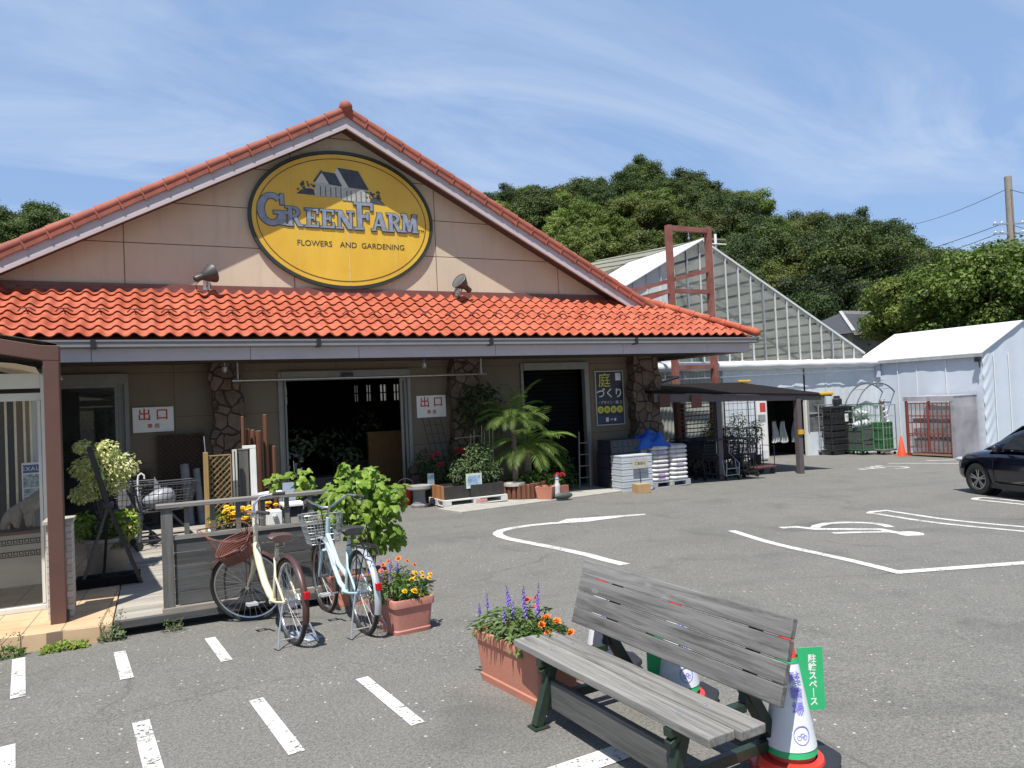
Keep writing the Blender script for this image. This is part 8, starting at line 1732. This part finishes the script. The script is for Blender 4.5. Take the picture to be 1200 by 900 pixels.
# ================================================================== HOUSE WITH GREY TILED ROOF
rl, rr2 = PY(985,367,34), PY(1040,368,34); el = PY(955,384,31); t = thing('tiled_house', 'house with a grey tiled hip roof behind greenhouse and tent', 'house', (rl.x, 34, 0)); zr = rl.z; ez = zr-1.6; b = MB()
o = (rl.x, 34, 0); hx0, hx1, hy0, hy1 = -3.0, 9.5, -3.4, 3.4
q = [(hx0,hy0,ez),(hx1,hy0,ez),(hx1,hy1,ez),(hx0,hy1,ez),(0,0,zr),(6.5,0,zr)]; b.add(q, [(0,1,5,4),(1,2,5),(2,3,4,5),(3,0,4),(3,2,1,0)]); m, tt, bs, N, L = nt('grey_roof_tile'); bs.inputs['Roughness'].default_value = .5; wv = N.new('ShaderNodeTexWave'); wv.inputs['Scale'].default_value = 3.2; wv.bands_direction = 'Z'; L.new(coords(tt), wv.inputs['Vector']); L.new(ramp(tt, wv.outputs['Fac'], [(.2, (.035,.035,.037)), (.8, (.075,.075,.08))]), bs.inputs['Base Color']); b.build('roof', m, t)
b = MB(); b.bar((0,0,zr+.05),(6.5,0,zr+.05), .22,.2); b.bar((0,0,zr+.05),(hx0,hy0,ez+.06), .2,.16); b.bar((6.5,0,zr+.05),(hx1,hy0,ez+.06), .2,.16); b.build('ridge_tiles', mat('ridge_pale', (.38,.38,.37), .6), t)
b = MB(); b.box(hx0+.6,hx1-.6,hy0+.6,hy1-.6,-1,ez-.01); b.build('wall', mat('house_wall', (.30,.31,.30), .8), t); b = MB(); b.box(hx0-.02,hx1+.02,hy0-.06,hy0-.02,ez-.14,ez+.02); b.build('eave_gutter', m_alu, t)
for x in (1.2, 4.2): b = MB(); b.box(x,x+1.6,hy0+.56,hy0+.598,ez-1.5,ez-.5); w_ = b.build('window', m_alu, t); b = MB(); b.box(x+.06,x+1.54,hy0+.545,hy0+.558,ez-1.44,ez-.56); b.build('pane', mat('window_dark', (.02,.025,.03), .1), w_)
# ================================================================== HILLS AND TREES
SKY = [(-400,270),(-250,262),(-120,250),(-40,236),(20,226),(45,224),(75,232),(110,262),(170,300),(300,330),(420,310),(500,262),(560,212),(600,196),(650,198),(690,196),(735,176),(770,178),(800,192),(840,200),(880,216),(920,226),(960,236),(1000,240),(1040,258),(1090,284),(1130,300),(1200,330),(1300,360),(1500,380)]
def skyv(u):
    for (a, va), (c, vc) in zip(SKY[:-1], SKY[1:]):
        if a <= u <= c: f = (u-a)/(c-a); f = f*f*(3-2*f); return va+(vc-va)*f
    return 400
RN, RF = 58., 104.
TREE_H = 6.8
def hill_polar(u):
    d = ray(u, skyv(u)); h = sqrt(d.x**2+d.y**2); return atan2(d.x, d.y), d.z/h
az = [hill_polar(u) for u in range(-400, 1501, 25)]
def crest(a):
    if a <= az[0][0]: return az[0][1]
    for (a0, e0), (a1, e1) in zip(az[:-1], az[1:]):
        if a0 <= a <= a1: return e0+(e1-e0)*(a-a0)/(a1-a0)
    return az[-1][1]
def hillz(a, r):
    top = EYE+RF*crest(a)-TREE_H
    if r < RN: return -1.2
    if r < RF: f = (r-RN)/(RF-RN); return -1.2+(top+1.2)*(f**.8)
    return top-(r-RF)*.25
b = MB(); NA, NR = 110, 26; a0, a1 = az[0][0]-.1, az[-1][0]+.15
for j in range(NR+1):
    r = RN-4+(170-RN+4)*(j/NR)**1.2
    for i in range(NA+1): a = a0+(a1-a0)*i/NA; b.v.append((r*sin(a), r*cos(a), hillz(a, r)+.5*sin(.21*r+9*a)))
b.f = [(j*(NA+1)+i, j*(NA+1)+i+1, (j+1)*(NA+1)+i+1, (j+1)*(NA+1)+i) for j in range(NR) for i in range(NA)]; b.mi = [0]*len(b.f)
tag(b.build('hill', mat('forest_floor', (.03,.045,.018), .95, .4, .4), smooth=True, fix=False), kind='structure')
def crown(rng, R, H, ncl, lpc, size, clr=.38, flat=1.0):
    """crown of leaf clumps: clump centres spread through a lumpy dome, leaves on the clump shells"""
    b = MB(); cs = []
    for i in range(ncl):
        d = Vector((rng.gauss(0,1), rng.gauss(0,1), rng.gauss(.25,.8))).normalized(); k = rng.uniform(.45,1.0); cs.append((Vector((d.x*R*k, d.y*R*k, d.z*H*k*(1 if d.z > 0 else .75))), R*clr*rng.uniform(.6,1.2)))
    for c, r in cs:
        for _ in range(int(lpc*(r/(R*clr))**2)):
            d = Vector((rng.gauss(0,1), rng.gauss(0,1), rng.gauss(.35,.9))).normalized(); p = c+Vector((d.x, d.y, d.z*.72*flat))*r*(rng.uniform(.5,1.08) if rng.random() < .8 else rng.uniform(1.0,1.45))
            nn = d+Vector((rng.gauss(0,.45), rng.gauss(0,.45), rng.gauss(.25,.4))); b.quad(p, nn, size*rng.uniform(.55,1.4), rng, rng.uniform(.45,.9))
    return b, cs
def treetrunk(h, cs, r, rng, n=7):
    b = MB(); b.tube([(0,0,-1.0),(.06,.03,h*.4),(0,0,h),(.05,0,h*1.35)], [r*1.25,r,r*.7,r*.3], 8)
    for c, _ in cs[:n]: b.tube([(0,0,h*rng.uniform(.6,1.0)), (c.x*.4,c.y*.4,h*1.05+c.z*.25), (c.x*1.02,c.y*1.02,h*1.35+c.z*1.02)], [r*.5,r*.3,r*.1], 6)
    return b
bark = mat('bark', (.20,.17,.14), .95, .3, 6)
kinds = []
def tk(name, col, col2, R, H, th, seed, ncl, lpc, size, clr, trans=.25):
    rg = random.Random(seed); m = leafmat('crown_'+name, col, col2, trans, .16, .32, .55, 4); b, cs = crown(rg, R, H, ncl, lpc, size, clr)
    b.v = [(x,y,z+th*1.35) for x,y,z in b.v]; t = thing('broadleaf_tree', 'x', 'tree', (0,0,-200)); cr = b.build('crown', m, t, fix=False); tr = treetrunk(th, cs, .22, rg).build('trunk', bark, t, smooth=True); kinds.append(t); return t
tk('evergreen', (0.045,0.076,0.020), (0.098,0.136,0.033), 4.0, 3.1, 3.2, 1, 56, 560, .25, .30)
tk('dark_oak', (0.028,0.052,0.016), (0.064,0.095,0.026), 4.4, 3.4, 3.4, 2, 58, 560, .25, .28)
tk('olive', (0.070,0.090,0.023), (0.135,0.155,0.041), 3.8, 2.8, 3.2, 3, 52, 560, .25, .30)
tk('fresh', (0.074,0.116,0.021), (0.148,0.198,0.041), 3.6, 3.0, 3.0, 4, 52, 540, .24, .30)
tk('bamboo', (0.139,0.185,0.043), (0.234,0.285,0.074), 2.2, 4.6, 4.2, 5, 80, 300, .22, .34)
tk('tall_round', (0.049,0.079,0.020), (0.105,0.139,0.034), 5.2, 3.8, 4.0, 6, 80, 520, .26, .25)
rng = random.Random(40); klab = ['mid green evergreen tree','very dark broadleaf tree','olive toned broadleaf tree','fresh green broadleaf tree','pale feathery bamboo clump','large round crowned tree']
first = [True]*6; count = 0
def plant(kind, a, r, s, label=None, dz=0, group='trees on the wooded hill'):
    global count
    o = kinds[kind] if first[kind] else copy_tree(kinds[kind]); first[kind] = False; count += 1
    o.location = (r*sin(a), r*cos(a), hillz(a, r)-.4+dz); o.rotation_euler = (0,0,rng.uniform(0,6.28)); o.scale = (s*rng.uniform(.9,1.1), s*rng.uniform(.9,1.1), s*rng.uniform(.88,1.12)); o['label'] = label or klab[kind]+' among many on the wooded hill'; o['group'] = group; o.name = ['evergreen_tree','oak_tree','olive_toned_tree','broadleaf_tree','bamboo_clump','round_crowned_tree'][kind]
    return o
def az_of(u): return hill_polar(u)[0]
ua, ub = az_of(520), az_of(1165); r = 62.
while r < RF+4:
    step = 3.5/r; a = ua+rng.uniform(0, step)
    while a < ub:
        f = (r-RN)/(RF-RN); am = (a-ua)/(ub-ua); w = [.34,.2,.2,.2,0,.06]
        if .08 < am < .36 and .15 < f < .72: w = [.08,.02,.06,.28,.5,.0]
        if am > .62: w = [.3,.32,.26,.06,0,.06]
        k = rng.choices(range(6), w)[0]; plant(k, a+rng.gauss(0,.18)*step, r+rng.uniform(-2,2), rng.uniform(.5,.86)); a += step*rng.uniform(.85,1.25)
    r += 4.0
r = 84.; ua, ub = az_of(-40), az_of(118)
while r < RF+4:
    step = 5.2/r; a = ua+rng.uniform(0, step)
    while a < ub: plant(rng.choices([0,1,2,3],[.35,.4,.15,.1])[0], a, r+rng.uniform(-2,2), rng.uniform(.6,.95), 'dark leafy tree on the small hill left of the shop gable', .8, 'trees on the left hill'); a += step*rng.uniform(.85,1.2)
    r += 5.5
# near trees behind the tent at the right
def big_tree(label, u, v, dist, R, H, seed, col, col2, ncl=90, lpc=420, size=.19, clr=.24):
    d = ray(u, v); h = sqrt(d.x**2+d.y**2); c = EYEP+d*(dist/h); g = gz(c.x, c.y); rg = random.Random(seed); b, cs = crown(rg, R, H, ncl, lpc, size, clr); t = thing('camphor_tree', label, 'tree', (c.x, c.y, g), 0, 'trees behind the white tent')
    b.v = [(x,y,z+c.z-g) for x,y,z in b.v]; b.build('crown', leafmat('crown_near'+str(seed), col, col2, .3, .5, .1, .5, 4), t, fix=False); th = (c.z-g)/1.35; treetrunk(th, cs, .28, rg, 12).build('trunk', bark, t, smooth=True)
big_tree('olive green round tree at the left of those behind the tent, over the house', 1078, 372, 47, 3.1, 2.6, 61, (.075,.105,.022), (.155,.19,.042))
big_tree('fresh green tree directly behind the tent ridge below the utility pole', 1150, 368, 44, 3.6, 3.2, 62, (.062,.105,.020), (.135,.19,.038))
big_tree('green tree at the right picture edge behind the tent', 1215, 352, 46, 4.0, 3.6, 63, (.058,.10,.02), (.13,.185,.036))
big_tree('tall darker tree between the pole and the hill', 1120, 345, 55, 3.4, 2.4, 64, (.040,.066,.016), (.09,.12,.028))
big_tree('darker tree below the hill crest left of the pole, behind the tiled house', 1052, 370, 58, 3.2, 2.6, 65, (.025,.045,.014), (.06,.085,.024))
# ---- utility pole with wires
D = 52.; d = ray(1181, 207); h = sqrt(d.x**2+d.y**2); top = EYEP+d*(D/h); g = gz(top.x, top.y); t = thing('utility_pole', 'grey concrete utility pole rising above the trees at the right', 'pole', (top.x, top.y, g)); hh = top.z-g
b = MB(); b.lathe([(.25,0),(.19,hh),(.0,hh)], 14); b.build('pole', mat('pole_concrete', (.28,.25,.21), .8, .12), t, smooth=True)
z1 = PY(1181,262,top.y).z-g; ar = _r0
for k, dz in enumerate((0,-.55,-1.05)): b = MB(); b.bar(tuple(ar*-1.0+Vector((0,0,z1+dz))), tuple(ar*.9+Vector((0,0,z1+dz))), .08,.08); b.build('crossarm', m_steel, t)
for s in (-.9,-.5,.7):
    for dz in (0,-.55): b = MB(); p = ar*s+Vector((0,0,z1+dz+.04)); b.lathe([(.03,0),(.06,.06),(.03,.12),(.05,.18),(0,.2)], 8, tuple(p)); b.build('insulator', m_wht, t)
b = MB(); b.tube([ar*.35+Vector((0,0,z1-1.2)), ar*.35+Vector((0,0,z1-1.9))], .22, 12); b.build('transformer', mat('transformer_grey', (.25,.26,.27), .5), t, smooth=True)
def wire(label, a, c, sag, r=.018):
    t = thing('power_line', label, 'wire', a, 0, 'wires from the utility pole'); b = MB(); n = 24; pts = []
    for i in range(n+1): f = i/n; p = Vector(a).lerp(Vector(c), f); p.z -= sag*4*f*(1-f); pts.append(p-Vector(a))
    b.tube(pts, r, 4); b.build('cable', m_black, t)
def dpt(u, v, D): d = ray(u, v); h = sqrt(d.x**2+d.y**2); return EYEP+d*(D/h)
wire('highest wire running left from the pole top over the hill edge', dpt(1179,222,D), dpt(1040,266,108), .6)
wire('upper of the two middle wires from the crossarm to the left', dpt(1175,262,D), dpt(860,332,66), .9); wire('second middle wire from the crossarm to the left', dpt(1174,272,D), dpt(860,345,66), .9); wire('lowest wire from the pole to the left before the hill', dpt(1175,281,D), dpt(860,356,66), .8)
wire('upper wire leaving the pole towards the right edge', dpt(1183,222,D), dpt(1330,232,40), .3); wire('middle wire leaving the pole towards the right edge', dpt(1187,264,D), dpt(1330,275,40), .3); wire('lower wire leaving the pole towards the right edge', dpt(1187,272,D), dpt(1330,288,40), .3)
bpy.context.view_layer.update()
